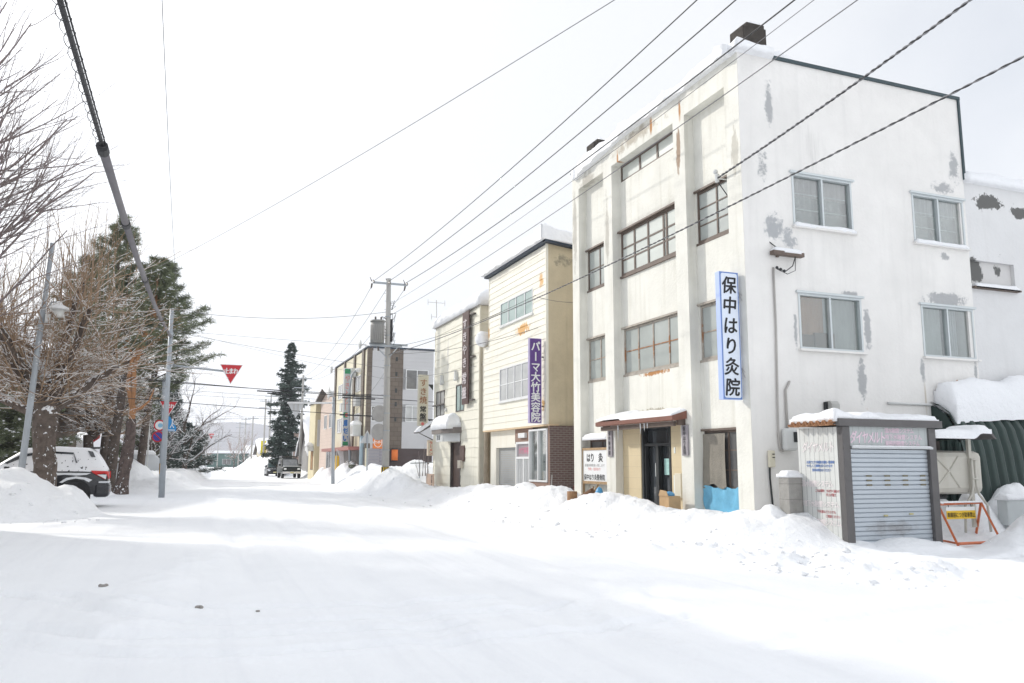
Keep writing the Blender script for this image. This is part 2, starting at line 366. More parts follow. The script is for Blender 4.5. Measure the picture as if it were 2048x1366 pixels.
# ------------------------------------------------------------------ ground: one snow sheet, split where the banks rise
def kn(y, ys, vs): return np.interp(y, ys, vs)
def polydist(X, Y, pts):
    D = np.full(X.shape, 1e9)
    for (ax, ay), (bx, by) in zip(pts[:-1], pts[1:]):
        dx, dy = bx-ax, by-ay; t = np.clip(((X-ax)*dx+(Y-ay)*dy)/(dx*dx+dy*dy), 0, 1)
        D = np.minimum(D, np.hypot(X-ax-t*dx, Y-ay-t*dy))
    return D
TRACKS = [[(-4,12.6),(-2.07,11.71),(-1.33,10.98),(-.92,10.05),(-.49,9.36),(.54,8.9),(2.4,8.6),(4,8.7)], [(-4,10.4),(-1.66,9.55),(-1.08,9.08),(-.78,8.66),(.6,8.26),(2.6,8.0)],
          [(-3.5,9.9),(-1.53,8.87),(-1.06,8.32),(-.63,7.91),(.15,7.58),(.79,7.44),(3,7.3),(5,7.6)], [(-3.5,12.4),(-1.34,11.44),(-.87,10.53),(.59,9.82),(1.76,9.56),(3.5,9.5)],
          [(5.2,10.4),(4.75,9.22),(4.05,8.22),(3.89,7.56),(4.1,6.6)], [(5.9,10.2),(5.5,9.2),(4.9,8.2),(4.7,7.4)],
          [(15,8.6),(9.35,7.15),(7.28,7.04),(6.0,6.77),(4.8,6.1)], [(15,7.7),(9.2,6.3),(7.3,6.15),(5.8,5.7)], [(17,11.2),(11.2,10.0),(9.79,7.9),(8.8,5)], [(17,9.9),(12,9.0),(10.8,7.2),(10,5)],
          [(2.2,3),(2.3,40),(2.6,120)], [(3.7,3),(3.8,40),(4.0,120)], [(5.6,3),(5.6,40),(5.7,120)], [(7.0,8),(7.0,40),(7.0,120)], [(.9,12),(1.1,40),(1.6,120)]]
def ground_h(X, Y):
    bank = np.zeros(X.shape)
    # right-hand bank along the shop fronts
    xf = kn(Y, [9, 12, 13.4, 16, 19, 22, 30, 36, 42, 50, 60, 75, 92, 108, 140, 200], [11.0, 9.0, 8.5, 8.5, 8.1, 8.1, 8.0, 7.9, 7.7, 8.1, 8.7, 9.9, 10.3, 8.4, 7.8, 7.4])
    xc = xf+kn(Y, [12, 20, 30, 40, 60, 100, 140], [1.9, 2.0, 2.0, 1.9, 1.9, 1.7, 2.4])
    H = kn(Y, [11, 12, 13.4, 15, 16.5, 17.6, 18.8, 20.0, 20.8, 22, 24.6, 27, 29.5, 32, 34.9, 37.5, 40, 43, 48, 52, 57, 63, 70, 76, 80, 90, 100, 115, 140, 200],
           [.05, .25, .52, .5, .46, .62, .78, .72, .36, .80, .74, .58, .66, .5, .38, .62, .95, 1.2, 1.15, 1.0, 1.3, 1.05, .75, .7, .5, .9, 1.5, 1.9, 2.1, 1.6])
    B = kn(Y, [12, 13, 14.5, 16, 20, 22, 26, 36, 41, 43, 51, 54, 70, 90], [.35, .62, .58, .36, .34, .5, .42, .42, .5, 1.25, 1.25, .5, .4, .5])
    H = 1.18*H*(1+.5*fbm(Y*.35, Y*0+3.3, 3))
    s = sm(0, 1, (X-xf)/(xc-xf)); t = sm(0, .95, X-xc)
    bank = np.maximum(bank, (s*H*(1-t)+t*np.minimum(B, np.maximum(H, B)))*np.where(Y > 10.5, 1, 0)*sm(10.8, 13.2, Y+np.clip(X-11.6, 0, 1.2)*-1.0))
    def mound(x, y, rx, ry, h, rot=0, p=1.):
        nonlocal bank
        c, s_ = math.cos(rot), math.sin(rot); u = ((X-x)*c+(Y-y)*s_)/rx; v = (-(X-x)*s_+(Y-y)*c)/ry
        d = np.sqrt(u*u+v*v)*(1+.35*fbm(X*.9+x, Y*.9+y, 3)); bank = np.maximum(bank, h*(1-sm(0, 1, d))**p)
    # mounds in the gap by the utility pole
    mound(10.2, 43.5, 2.6, 3.2, 1.05); mound(11.6, 44.5, 2.6, 3, 1.75); mound(13.2, 45, 2.6, 3.4, 1.75); mound(9.6, 49.5, 2.0, 4.5, 1.35); mound(9.6, 55.5, 1.6, 4, 1.45); mound(9.9, 64, 1.5, 4, 1.15); mound(9.4, 38.4, 1.5, 3, 1.05)
    mound(10.6, 72, 1.2, 2.0, 1.1); mound(10.1, 23.4, 1.3, 1.6, .95); mound(9.95, 18.6, 1.25, 1.7, .88); mound(10.7, 20.9, .8, 1.0, .8); mound(10.05, 28.6, 1.2, 2.2, .8)
    # shed, tank and barricade corner
    mound(10.8, 13.5, 1.1, 1.0, .72); mound(11.5, 12.9, .9, .9, .62); mound(12.5, 11.9, 1.6, .9, .22); mound(15.2, 13.7, 1.6, 1.3, .95); mound(17.4, 13.4, 1.5, 1.0, 1.2); mound(16.3, 11.3, 2.9, 1.3, 1.25, .15); mound(21, 11.5, 4, 3, 1.4); mound(15.9, 13.2, .9, .7, 1.05)
    # low ploughed ridge in the side street mouth
    # left side: ploughed heap at the lamp post, yard, banks down the street
    mound(-5.0, 27.7, 2.6, 2.8, 1.40, .1, .8); mound(-3.55, 28.6, 1.15, 1.8, .95, .2, .8); mound(-7.2, 27.2, 3.0, 3.4, 1.6); mound(-10, 29.5, 4, 4, 1.6)
    mound(-4.4, 44.2, 1.2, 1.3, .75); mound(-3.3, 53, 2.6, 3.4, 1.75); mound(-1.4, 55, 2.6, 3.5, 1.0); mound(-6, 50, 3, 4, 1.4)
    lf = kn(Y, [46, 50, 60, 80, 110, 200], [-1.5, .2, .7, 1.6, 2.6, 3.2]); lh = kn(Y, [46, 50, 56, 70, 90, 120, 200], [.0, .45, .8, .95, 1.1, 1.3, 1.3])
    lh = lh*(1+.7*fbm(Y*.3+40, Y*0, 3))
    bank = np.maximum(bank, lh*sm(0, 1, (lf-X)/1.6)*(Y > 46))
    yard = .35*sm(0, 3, -6.8-X)*sm(20, 26, Y); bank = np.maximum(bank, yard)
    k = sm(.02, .35, bank)
    lump = fbm(X*1.1, Y*1.1, 5, .6)*.42+np.abs(fbm(X*3.3+9, Y*3.3, 4, .65))*.15
    D = polydist(X, Y, [(8.0, 13.4), (8.9, 13.3), (8.6, 11.7), (8.9, 11.0), (9.8, 11.2), (9.3, 9.7), (9.3, 8.8), (10.5, 9.5)])
    rub = sm(.6, .1, D+.5*fbm(X*1.7, Y*1.7, 3))*np.clip(.10+np.abs(fbm(X*2.4+3, Y*2.4, 5, .6))*1.0, 0, .34)*.5; bank = np.maximum(bank, rub)
    D = polydist(X, Y, [(.3, 15.5), (-.2, 12.5), (-.6, 10.5), (-.6, 9)]); soft = .06*np.exp(-(D/.45)**2)*(1+fbm(X*2, Y*2, 3)*2)
    foot = .05*np.clip(fbm(X*2.6, Y*2.6, 4, .6)*3, 0, 1)*sm(-2.2, .2, X-xf)*(Y > 9)*(Y < 45)*(1-k)
    h = bank+soft+foot+k*lump*np.clip(bank+.25, .25, .9)+fbm(X*.25, Y*.25, 3)*.06+fbm(X*1.3, Y*.7, 4)*.018
    near = sm(60, 30, Y)*(1-k)
    for q, tr in enumerate(TRACKS):
        D = polydist(X, Y, tr); straight = q >= 10
        dep = .03 if straight else (.05 if q < 4 else .026); wd = .22 if straight else .11
        pat = 1+.5*np.sin((X*1.0+Y*.9)*24) if not straight else (.5+1.2*vnoise(X*2+q*9, Y*.25))
        h = h-near*dep*np.exp(-(D/wd)**2)*pat+near*dep*.5*np.exp(-((D-wd*1.7)/(wd*.6))**2)
    return h
def steps(a, segs):
    o = [a]
    for b, d in segs:
        n = max(1, int(round((b-o[-1])/d))); s = o[-1]; o += [s+(b-s)*(i+1)/n for i in range(n)]
    return o
gx = np.array(steps(-3000, [(-600, 400), (-100, 80), (-30, 8), (-12, 1.2), (-8, .25), (-3, .10), (7, .085), (11.6, .06), (18.5, .10), (30, .6), (100, 8), (600, 80), (3000, 400)]))
ys = [-3000, -1500, -500, -100, -40, -12, -4, 0, 2, 3]
while ys[-1] < 210: ys.append(ys[-1]+max(.045, .0062*ys[-1]))
ys += [230, 260, 300, 350, 420, 500, 650, 850, 1200, 1800, 2600, 4000, 6000]
gy = np.array(ys); GX, GY = np.meshgrid(gx, gy, indexing='ij'); GZ = ground_h(GX, GY)
far = sm(150, 210, GY)+sm(30, 60, np.abs(GX)); GZ = GZ*np.clip(1-far, 0, 1)
V = np.stack([GX, GY, GZ], -1).reshape(-1, 3); ny_ = len(gy)
I, J = np.meshgrid(np.arange(len(gx)-1), np.arange(ny_-1), indexing='ij')
F = np.stack([I*ny_+J, (I+1)*ny_+J, (I+1)*ny_+J+1, I*ny_+J+1], -1).reshape(-1, 4)
N_ = np.cross(np.gradient(np.stack([GX, GY, GZ], -1), axis=0), np.gradient(np.stack([GX, GY, GZ], -1), axis=1)); N_ /= np.linalg.norm(N_, axis=-1, keepdims=True); N_ = N_.reshape(-1, 3)
bankf = (GZ.ravel()[F].mean(1) > .11)
for nm, sel, mt in (('road', ~bankf, ROADS), ('snow_bank', bankf, SNOWB)):
    f = F[sel]; ids, inv = np.unique(f.ravel(), return_inverse=True)
    o = struct(np_obj(nm, V[ids], inv.reshape(-1, 4), mt)); o.data.normals_split_custom_set_from_vertices(N_[ids].tolist())
# broken clods of ploughed snow along the foot of the banks
def clods(n, seed):
    rs = np.random.RandomState(seed); y = np.exp(rs.uniform(math.log(8.2), math.log(46), n)); xf = kn(y, [8, 10.5, 12, 13.4, 16, 19, 30, 46], [8.2, 8.3, 8.6, 8.4, 8.4, 8.0, 7.9, 7.8]); x = xf+rs.gamma(2., .62, n)-.5
    m = int(n*.22); x[:m] = rs.uniform(-7, -2.3, m); y[:m] = rs.uniform(24.5, 27.5, m); m2 = m+int(n*.06); x[m:m2] = rs.normal(15.2, .8, m2-m); y[m:m2] = rs.normal(10.6, .5, m2-m); m3 = m2+int(n*.2); x[m2:m3] = rs.normal(9.4, .8, m3-m2); y[m2:m3] = rs.normal(10.6, 1.3, m3-m2)
    r = np.clip(np.exp(rs.normal(-3.75, .5, n)), .01, .11); z = ground_h(x[:, None], y[:, None])[:, 0]
    ok = (x < 11.0) | (y < 11.6); x, y, z, r = x[ok], y[ok], z[ok], r[ok]; n = len(x)
    t = (1+5**.5)/2; iv = np.array([(-1,t,0),(1,t,0),(-1,-t,0),(1,-t,0),(0,-1,t),(0,1,t),(0,-1,-t),(0,1,-t),(t,0,-1),(t,0,1),(-t,0,-1),(-t,0,1)])/1.9
    it = np.array([(0,11,5),(0,5,1),(0,1,7),(0,7,10),(0,10,11),(1,5,9),(5,11,4),(11,10,2),(10,7,6),(7,1,8),(3,9,4),(3,4,2),(3,2,6),(3,6,8),(3,8,9),(4,9,5),(2,4,11),(6,2,10),(8,6,7),(9,8,1)])
    V = iv[None]*(1+.35*rs.normal(size=(n, 12, 1)))*np.array([1.2, 1, .7])*r[:, None, None]; a = rs.uniform(0, 6.28, n); c, s = np.cos(a)[:, None], np.sin(a)[:, None]
    V = np.stack([V[..., 0]*c-V[..., 1]*s+x[:, None], V[..., 0]*s+V[..., 1]*c+y[:, None], V[..., 2]+(z+r*.2)[:, None]], -1).reshape(-1, 3)
    return V, (it[None]+(np.arange(n)*12)[:, None, None]).reshape(-1, 3)
V, F = clods(420, 3); struct(np_obj('snow_clods', V, F, SNOWB), 'stuff')
def gz(x, y): return float(ground_h(np.array([[float(x)]]), np.array([[float(y)]]))[0, 0])
# ------------------------------------------------------------------ three-storey concrete building on the corner
bx, by0, by1, bxe, btop = 11.16, 14.5, 23.3, 18.05, 11.0; RC = bx+.27
front_p = [((11.2, 19, 10.7), (.4, 3.6, .55), (.46, .42, .35), 0.54, 1.6, (1, 1, .8), .12), ((11.2, 22.3, 10.3), (.4, 1.6, 1.0), (.45, .43, .38), 0.52, 1.5, (1, 1, .6), .14),
           ((11.2, 18.3, 10.7), (.3, .12, .5), rust, 0.40, 3, (1, 1, .3), .2), ((11.2, 20.2, 10.4), (.3, .10, .5), rust, 0.40, 3, (1, 1, .3), .2), ((11.2, 17.0, 9.4), (.3, .22, 1.6), (.34, .25, .18), 0.54, 3.5, (1, 2.2, .35), .03), ((11.2, 16.9, 10.6), (.3, .10, .6), rust, 0.44, 3, (1, 1, .3), .2),
           ((11.2, 20.9, 8.3), (.3, .25, 2.2), (.5, .48, .43), 0.49, 2, (1, 1, .4), .1), ((11.2, 23.1, 9.0), (.3, .3, 2.6), (.5, .48, .43), 0.49, 2, (1, 1, .4), .1), ((11.4, 19, 2.95), (.3, 1.4, .22), (.40, .36, .28), 0.50, 6, (1, 1, 1), .04),
           ((11.2, 14.7, 8.6), (.3, .25, 1.3), (.55, .53, .47), 0.50, 4, (1, 1, .5), .06), ((11.43, 18.9, 4.0), (.2, 1.7, .2), rust, 0.56, 5, (1, 1, .5), .05)]
M_front = mat('cream_paint', (.76, .75, .69), .8, .10, 1.1, .45, .25, 14, patches=front_p, tint=(.50, .48, .40))
sf = [((12.0, 14.5, 9.9), (.22, .5, 1.3), flake, .56, 6.1), ((11.75, 14.5, 8.3), (.35, .5, .9), flake, .62, 5.4), ((12.0, 14.5, 6.9), (.55, .5, .65), (.40, .41, .42), .55, 6.5), ((12.35, 14.5, 6.75), (.4, .5, .5), (.42, .43, .44), .58, 5.4),
      ((17.75, 14.5, 9.1), (.5, .5, 1.0), flake, .60, 6.5), ((17.3, 14.5, 8.5), (.75, .5, .4), flake, .58, 7.2), ((14.56, 14.5, 4.75), (.20, .5, .85), flake, .47, 7.2), ((14.3, 14.5, 3.55), (.22, .5, .85), flake, .47, 8.1), ((14.1, 14.5, 5.52), (.5, .5, .16), flake, .55, 9.0),
      ((17.1, 14.5, 5.62), (1.05, .5, .28), flake, .44, 8.1), ((16.2, 14.5, 3.8), (.16, .5, .6), flake, .54, 9.0), ((17.95, 14.5, 3.9), (.14, .5, .5), flake, .54, 9.0), ((12.47, 14.5, 4.6), (.12, .5, .9), flake, .58, 9.0), ((16.23, 14.5, 3.2), (.08, .5, .9), (.5, .44, .36), .5, 3, (1, 1, .2), .3),
      ((17.3, 14.5, 3.0), (.07, .5, .75), (.44, .26, .12), .46, 2, (1, 1, .2), .25), ((17.3, 14.5, 3.55), (.10, .5, .12), rust, .40, 9.0), ((12.45, 14.5, 6.6), (.5, .5, .3), (.42, .43, .44), .6, 7.2), ((17.2, 14.5, 6.72), (.35, .5, .25), flake, .58, 9.0), ((13.3, 14.5, 2.9), (.25, .5, .25), (.38, .37, .36), .52, 3, (1, 1, 1), .2),
      ((13.2, 14.5, 9.0), (.8, .5, 1.6), (.60, .59, .57), .60, 2, (3, 1, .2), .3)]
M_side = mat('grey_white_paint', (.79, .775, .75), .85, .07, .9, .22, .2, 12, patches=sf, tint=(.55, .545, .53), lines=[(0, 50, .012, (.5, .5, .5))])
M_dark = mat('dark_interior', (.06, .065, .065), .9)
M_wood = mat('brown_window_frame', (.14, .105, .085), .6, .2, 6)
M_rustf = mat('peeling_window_frame', (.40, .36, .31), .7, .25, 7, patches=[((11.4, 19, 4.7), (.5, 9, .8), (.30, .14, .06), .62, 7)])
M_alu = mat('aluminium_frame', (.58, .62, .63), .45, .05, 4, metal=.2)
M_frost = mat('frosted_pane', (.40, .43, .41), .22, .12, .9, spec=.6)
M_frostl = mat('pale_frosted_pane', (.55, .58, .54), .25, .08, .9, spec=.5)
M_dim = mat('dim_pane', (.17, .17, .17), .12, .5, 1.1, spec=.7)
GL = glass_mat('clear_pane')
M_tile = mat('entry_tan_panel', (.66, .55, .36), .6, .05, 2, lines=[(2, .3, .006, (.5, .42, .28))])
M_red = mat('brown_tin', (.20, .085, .06), .5, .12, 4)
M_black = mat('black_metal', (.025, .028, .03), .45, .2, 6)
M_trim = mat('dark_green_trim', (.035, .06, .07), .5, .1)

B = thing('concrete_building', 'weathered three-storey cream concrete building on the corner with white flaking side wall', 'building', (bx, by0, 0))
Fr = FX(bx); S = FY(by0)
mb = MB()
piers = [(by0, 15.03), (16.72, 17.24), (20.59, 21.13), (22.82, by1)]
rec = [(15.03, 16.72), (17.24, 20.59), (21.13, 22.82)]
for a, b in piers: mb.box(bx, RC, a, b, -.3, 10.36)
mb.box(bx, RC, by0, by1, 10.36, btop-.004)
P = FX(RC); fh = []
W3 = [(15.08, 16.66, 7.0, 8.3), (17.34, 20.5, 6.98, 8.28), (21.2, 22.76, 7.0, 8.28)]
W2 = [(15.08, 16.66, 4.08, 5.42), (17.34, 20.5, 4.1, 5.42), (21.2, 22.76, 4.12, 5.42)]
W4 = [(17.3, 20.53, 9.85, 10.36)]
W1 = [(15.1, 16.66, .2, 2.36), (21.2, 22.74, 1.5, 2.28)]
D1 = [(18.1, 19.56, -.3, 2.62)]
fh = W3+W2+W4+W1+D1
wall_holes(mb, P, by0, by1, -.3, 10.36, fh, 0, .2)
mb.build('front_wall', M_front, B)
mb = MB()
SW = [(12.55, 14.31, 7.0, 8.26), (16.22, 17.95, 6.98, 8.24), (12.57, 14.40, 4.15, 5.43), (16.27, 18.0, 4.16, 5.43)]
wall_holes(mb, S, bx+.004, bxe, -.3, btop-.005, SW, .003, .25)
mb.box(bxe-.2, bxe, by0+.01, by1, -.3, btop-.01); mb.box(RC+.01, bxe-.21, by1-.2, by1-.002, -.3, btop-.01)
mb.build('side_wall', M_side, B)
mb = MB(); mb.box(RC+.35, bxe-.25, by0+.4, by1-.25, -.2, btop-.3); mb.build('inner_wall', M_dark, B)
mb = MB(); mb.box(bx+.02, bxe-.02, by0+.02, by1-.02, btop-.12, btop-.02); mb.build('roof', M_dark, B)
mb = MB(); mb.box(bx-.05, bx+.10, by0-.04, by1+.02, btop, btop+.05); mb.box(bx+.101, 11.75, by0-.045, by0+.08, btop, btop+.05)
mb.box(12.0, bxe+.06, by0-.05, by0+.1, btop-.015, btop+.065); mb.box(bxe-.01, bxe+.055, by0-.045, by0+.08, 8.82, btop-.018)
mb.build('roof_edge', M_trim, B)
# windows of the front
for (a, b, c, d), cols, rows, fm, gm in ((W3[0], 2, 3, M_wood, M_frost), (W3[2], 2, 2, M_wood, M_frost), (W2[0], 2, 2, M_rustf, M_frost), (W2[1], 4, 2, M_rustf, M_frost), (W2[2], 2, 2, M_rustf, M_frost)):
    window(B, P, a, b, c, d, cols, rows, fm, gm, -.02, .055, .07, hood=.07, sill=.03)
o = window(B, P, *W3[1], 4, 1, M_wood, M_frostl, .03, .07, .12, mull=[18.05, 18.2, 19.0, 19.75], rowlines=[7.45, 7.8], hood=.10, sill=.03, bar=.045)
o = window(B, P, *W4[0], 3, 1, M_wood, M_frostl, -.02, .05, .08, mull=[17.62, 18.5, 19.45], bar=.05)
mb = MB()
for k in range(9): mb.fbox(P, 17.4+k*.12, 17.45+k*.12, 10.37, 10.42, -.1, .26)
mb.fbox(P, 17.35, 18.5, 10.345, 10.37, -.05, .0); mb.build('broken_soffit', M_red, B)
o = window(B, P, *W1[1], 2, 1, M_wood, M_dim, -.02, .05, .07)
mb = MB(); mb.fbox(P, 21.16, 22.8, 2.28, 2.33, -.02, .22); mb.build('awning', M_red, o)
snowcap('snow_cap', RC-.22, RC, 21.2, 22.78, 2.33, .16, o, 3, .08, .02)
o = window(B, P, *W1[0], 2, 3, M_wood, M_dim, -.03, .05, .08, mull=[15.75], rowlines=[1.05, 1.45, 1.9], hood=.08)
# tarpaulin and mesh sheet over that window
M_tarp = mat('blue_tarpaulin', (.17, .46, .66), .35, .2, 3, bump=.5, bs=5)
vs = []; fs = []
for i in range(13):
    for j in range(7):
        u = 15.08+1.62*i/12; v = .2+.86*j/6+(.03*math.sin(i*1.3) if j == 6 else 0); vs.append(P(u, v, .02+.03*math.sin(i*1.9+j*.8)+.02*math.sin(i*.7-j*2)))
for i in range(12):
    for j in range(6): fs.append((i*7+j, (i+1)*7+j, (i+1)*7+j+1, i*7+j+1))
tag(mesh_obj('tarpaulin', vs, fs, M_tarp, smooth=True, base=P(15.9, .2, .02)), 'light blue tarpaulin sheet hung below the ground floor window near the corner', 'tarpaulin')
M_net = mat('grey_netting', (.24, .22, .185), .9, .15, 3, bump=.3, bs=30)
vs = []; fs = []
for i in range(10):
    for j in range(9):
        u = 15.78+.9*i/9; v = 1.07+1.22*j/8-(.06*math.sin(i*.9) if j == 0 else 0); vs.append(P(u, v, .035+.018*math.sin(i*2.3+j*.4)))
for i in range(9):
    for j in range(8): fs.append((i*9+j, (i+1)*9+j, (i+1)*9+j+1, i*9+j+1))
tag(mesh_obj('netting', vs, fs, M_net, smooth=True, base=P(16.2, 1.07, .03)), 'grey brown mesh sheet hung over half of the ground floor window', 'netting')
# entrance
for a, b in ((17.26, 18.06), (19.6, 20.58)): mb = MB(); mb.fbox(P, a, b, -.3, 2.62, .0, .035); mb.build('entry_panel', M_tile, B)
DR = part('door', P(18.8, 0, 0), B)
mb = MB(); D = P
mb.fbox(D, 18.1, 18.19, -.3, 2.62, -.12, .03); mb.fbox(D, 19.47, 19.56, -.3, 2.62, -.12, .03); mb.fbox(D, 18.19, 19.47, 2.52, 2.62, -.12, .03); mb.fbox(D, 18.19, 19.47, 2.05, 2.12, -.12, .0)
mb.fbox(D, 18.74, 18.88, -.3, 2.05, -.10, .005); mb.fbox(D, 18.19, 18.25, -.3, 2.05, -.12, -.02); mb.fbox(D, 19.40, 19.47, -.3, 2.05, -.09, -.005); mb.fbox(D, 18.25, 18.74, -.3, .3, -.11, -.03); mb.fbox(D, 18.88, 19.40, -.3, .3, -.08, -.012)
mb.build('door_frame', M_black, DR)
M_dglass = mat('door_glass', (.035, .04, .045), .04, .3, 1, spec=.9)
mb = MB(); mb.fbox(D, 18.19, 19.47, -.3, 2.52, -.15, -.125); mb.build('pane', M_dglass, DR)
M_paper = mat('paper_notice', (.75, .78, .76), .8, .04, 5); M_paperg = mat('green_notice', (.42, .66, .62), .8, .25, 12)
mb = MB(); mb.fbox(D, 19.0, 19.11, 1.25, 1.6, -.124, -.12); mb.build('notice', M_paper, DR)
mb = MB(); mb.fbox(D, 18.42, 18.66, 1.3, 1.72, -.124, -.12); mb.build('notice', M_paperg, DR)
CN = part('canopy', (bx, 18.9, 2.7), B)
mb = MB(); mb.prism([(RC, 2.95), (10.74, 2.74), (10.74, 2.64), (10.80, 2.62), (RC, 2.72)], 'y', 16.95, 21.0); mb.build('canopy_roof', M_red, CN)
mb = MB(); mb.box(10.86, 10.94, 17.1, 20.9, 2.50, 2.615); mb.box(10.95, RC, 17.02, 17.1, 2.52, 2.70); mb.box(10.95, RC, 20.88, 20.96, 2.52, 2.70); mb.build('canopy_beam', M_wood, CN)
snowcap('snow_cap', 10.76, RC-.02, 17.0, 20.95, 2.76, .06, CN, 5, .1, .01, .8, zf=lambda X, Y: 2.745+(X-10.74)*.30+np.where(Y > 19.6, .06, 0))
M_ice = mat('icicle_ice', (.75, .8, .84), .1, .05, 5, spec=.8)
for u, l_ in ((18.35, .22), (18.55, .28), (19.75, .45), (18.2, .15)):
    mb = MB(); mb.tube([(10.79, u, 2.62), (10.79, u, 2.62-l_*.5), (10.79, u, 2.62-l_)], [.014, .009, .002], 6); mb.build('icicle', M_ice, CN, True)
mb = MB(); mb.fbox(P, 17.5, 17.78, .75, 1.35, .036, .14); mb.box(11.30, 11.392, 17.55, 17.73, .80, 1.1); tag(mb.build('mailbox', mat('cream_box', (.68, .64, .52), .5, .05), bevel=.01, base=P(17.6, .75, .04)), 'cream letter box mounted beside the dark entrance door', 'letter box')
mb = MB(); mb.fbox(P, 17.78, 17.96, .8, 1.3, .036, .05); mb.fbox(P, 17.86, 17.92, 1.85, 2.0, .036, .05); mb.build('notice', M_paper, B)
# side windows with curtains behind clear panes
M_curt = mat('lace_curtain', (.40, .36, .37), .9, .25, 1.4, bump=.2, bs=12); M_curtw = mat('white_curtain', (.40, .40, .42), .9, .2, 2); M_beige = mat('brown_blind', (.36, .22, .15), .9, .2, 1.5); M_greyb = mat('grey_blind', (.35, .36, .36), .9, .2, 2)
def curtain(par, u0, u1, v0, v1, m, amp=.03, k=26):
    vs = []; n = 40
    for i in range(n+1):
        u = u0+(u1-u0)*i/n
        for v, q in ((v0, 1.), (v1, .6)): vs.append(S(u, v, -.20+amp*q*math.sin(i*k/n*6.28/4+q*2)))
    mesh_obj('curtain', vs, [(2*i, 2*i+2, 2*i+3, 2*i+1) for i in range(n)], m, par, smooth=True)
for i, (a, b, c, d) in enumerate(SW):
    o = window(B, S, a, b, c, d, 2, 1, M_alu, GL, .02, .05, .12, bar=.03, rowlines=[], gw=-.08, hood=.05)
    mid = (a+b)/2
    if i < 2: curtain(o, a+.02, b-.02, c+.30*(d-c), d-.02, M_curt if i == 0 else M_curtw, .045, 44); mb = MB(); mb.fbox(S, a+.02, b-.02, c+.02, c+.62*(d-c), -.165, -.155); mb.build('frosted_sheet', glass_mat('haze_sheet_%d' % i, (.72, .72, .72), .3, .3), o); mb = MB(); mb.fbox(S, a+.05, b-.05, c+.36*(d-c), c+.36*(d-c)+.012, -.13, -.12); mb.build('inner_rail', M_alu, o); mb = MB(); mb.fbox(S, a+.05, b-.05, c+.66*(d-c), c+.66*(d-c)+.012, -.13, -.12); mb.build('inner_rail', M_alu, o)
    elif i == 2:
        curtain(o, a+.02, mid-.03, c+.35, d-.02, M_beige, .01); curtain(o, mid-.05, b-.02, c+.02, d-.02, M_greyb, .01)
        mb = MB(); mb.fbox(S, a+.02, a+.5, c+.05, c+.36, -.24, -.12); mb.fbox(S, a+.55, mid+.2, c+.05, c+.42, -.3, -.12); mb.build('shelf', M_wood, o)
    else: curtain(o, a+.02, mid-.02, c+.02, d-.02, M_greyb, .01); curtain(o, mid+.02, mid+.5, c+.05, d-.02, M_curtw, .03)
    mb = MB(); mb.fbox(S, a-.05, b+.07, c-.05, c-.002, -.02, .10); mb.build('sill', M_side, o)
    if i < 2: snowcap('snow_cap', a, b, by0-.09, by0-.01, c, .10, o, 11+i, .07, .01, .6)
# chimneys, roof snow
M_chim = mat('sooty_brick', (.055, .048, .042), .9, .4, 5, bump=.5, bs=9, snow=.02)
def chimney(x0, x1, y0, y1, z1, sd):
    mb = MB(); mb.box(x0, x1, y0, y1, btop-.2, z1-.62); mb.box(x0-.02, x1+.02, y0-.02, y1+.02, z1-.61, z1-.12); mb.box(x0+.12, x1+.0, y0+.02, y1, z1-.119, z1)
    o = mb.build('chimney', M_chim, B, bevel=.02); snowcap('snow_cap', x0+.25, x1-.1, y0+.05, y1-.05, z1, .15, o, sd, .08, 0)
chimney(12.08, 12.74, 15.4, 15.9, 12.45, 1); chimney(11.58, 12.0, 22.5, 23.0, 12.05, 2)
snowcap('snow_cap', bx-.02, 15.0, by0+.32, by1-.4, btop+.03, .34, B, 4, .10, .16, .6, r=.2, lip=.7, zf=lambda X, Y: btop+.03-.28*np.clip((X-12)/2.5, 0, 1)-.26*np.clip((Y-20)/3, 0, 1))
snowcap('snow_cap', bx+.0, 12.0, by0-.03, by0+1.2, btop+.04, .24, B, 14, .08, .12, .6, r=.2, lip=.5)
snowcap('snow_cap', 13.0, bxe-.3, by0+.35, by1-.3, btop+.03, .16, B, 6, .25, .05, .35)
# ------------------------------------------------------------------ lower wing behind, flaking paint
wp = [((18.9, 14.5, 8.35), (1.0, .5, .45), dgrey, .50, 2.2, (1, 1, 1), .01), ((20.2, 14.5, 8.2), (.9, .5, .3), dgrey, .52, 2.6, (1, 1, 1), .01), ((18.25, 14.5, 6.5), (.4, .5, .55), dgrey, .38, 1.8, (1, 1, 1), .01), ((19.1, 14.5, 6.4), (.35, .5, .35), dgrey, .47, 2.5, (1, 1, 1), .01)]
M_wing = mat('wing_paint', (.70, .70, .70), .85, .06, .8, .2, .2, 12, patches=wp, tint=(.55, .54, .52))
WG = thing('building_wing', 'lower white wing with dark flaking paint behind the corner building', 'building', (18.05, 14.5, 0))
mb = MB(); S2 = FY(14.56); wall_holes(mb, S2, 18.06, 30, -.3, 8.8, [(18.15, 19.7, 6.05, 6.75)], 0, .25); mb.box(18.1, 30, 14.85, 24, -.3, 8.79); mb.build('wall', M_wing, WG)
mb = MB(); mb.fbox(S2, 18.15, 19.7, 6.05, 6.75, -.24, -.1); mb.build('panel', mat('flaking_panel', (.62, .61, .60), .85, .1, 1, patches=[((18.4, 14.6, 6.5), (.4, .5, .5), dgrey, .42, 2.2, (1, 1, 1), .01), ((19.2, 14.6, 6.55), (.3, .5, .3), dgrey, .5, 3, (1, 1, 1), .01)]), WG)
mb = MB(); mb.fbox(S2, 18.1, 19.75, 6.0, 6.045, -.05, .12); mb.build('ledge', M_wood, WG)
mb = MB(); mb.fbox(S2, 18.1, 30, 8.8, 8.86, -.3, .08); mb.build('roof_edge', M_trim, WG)
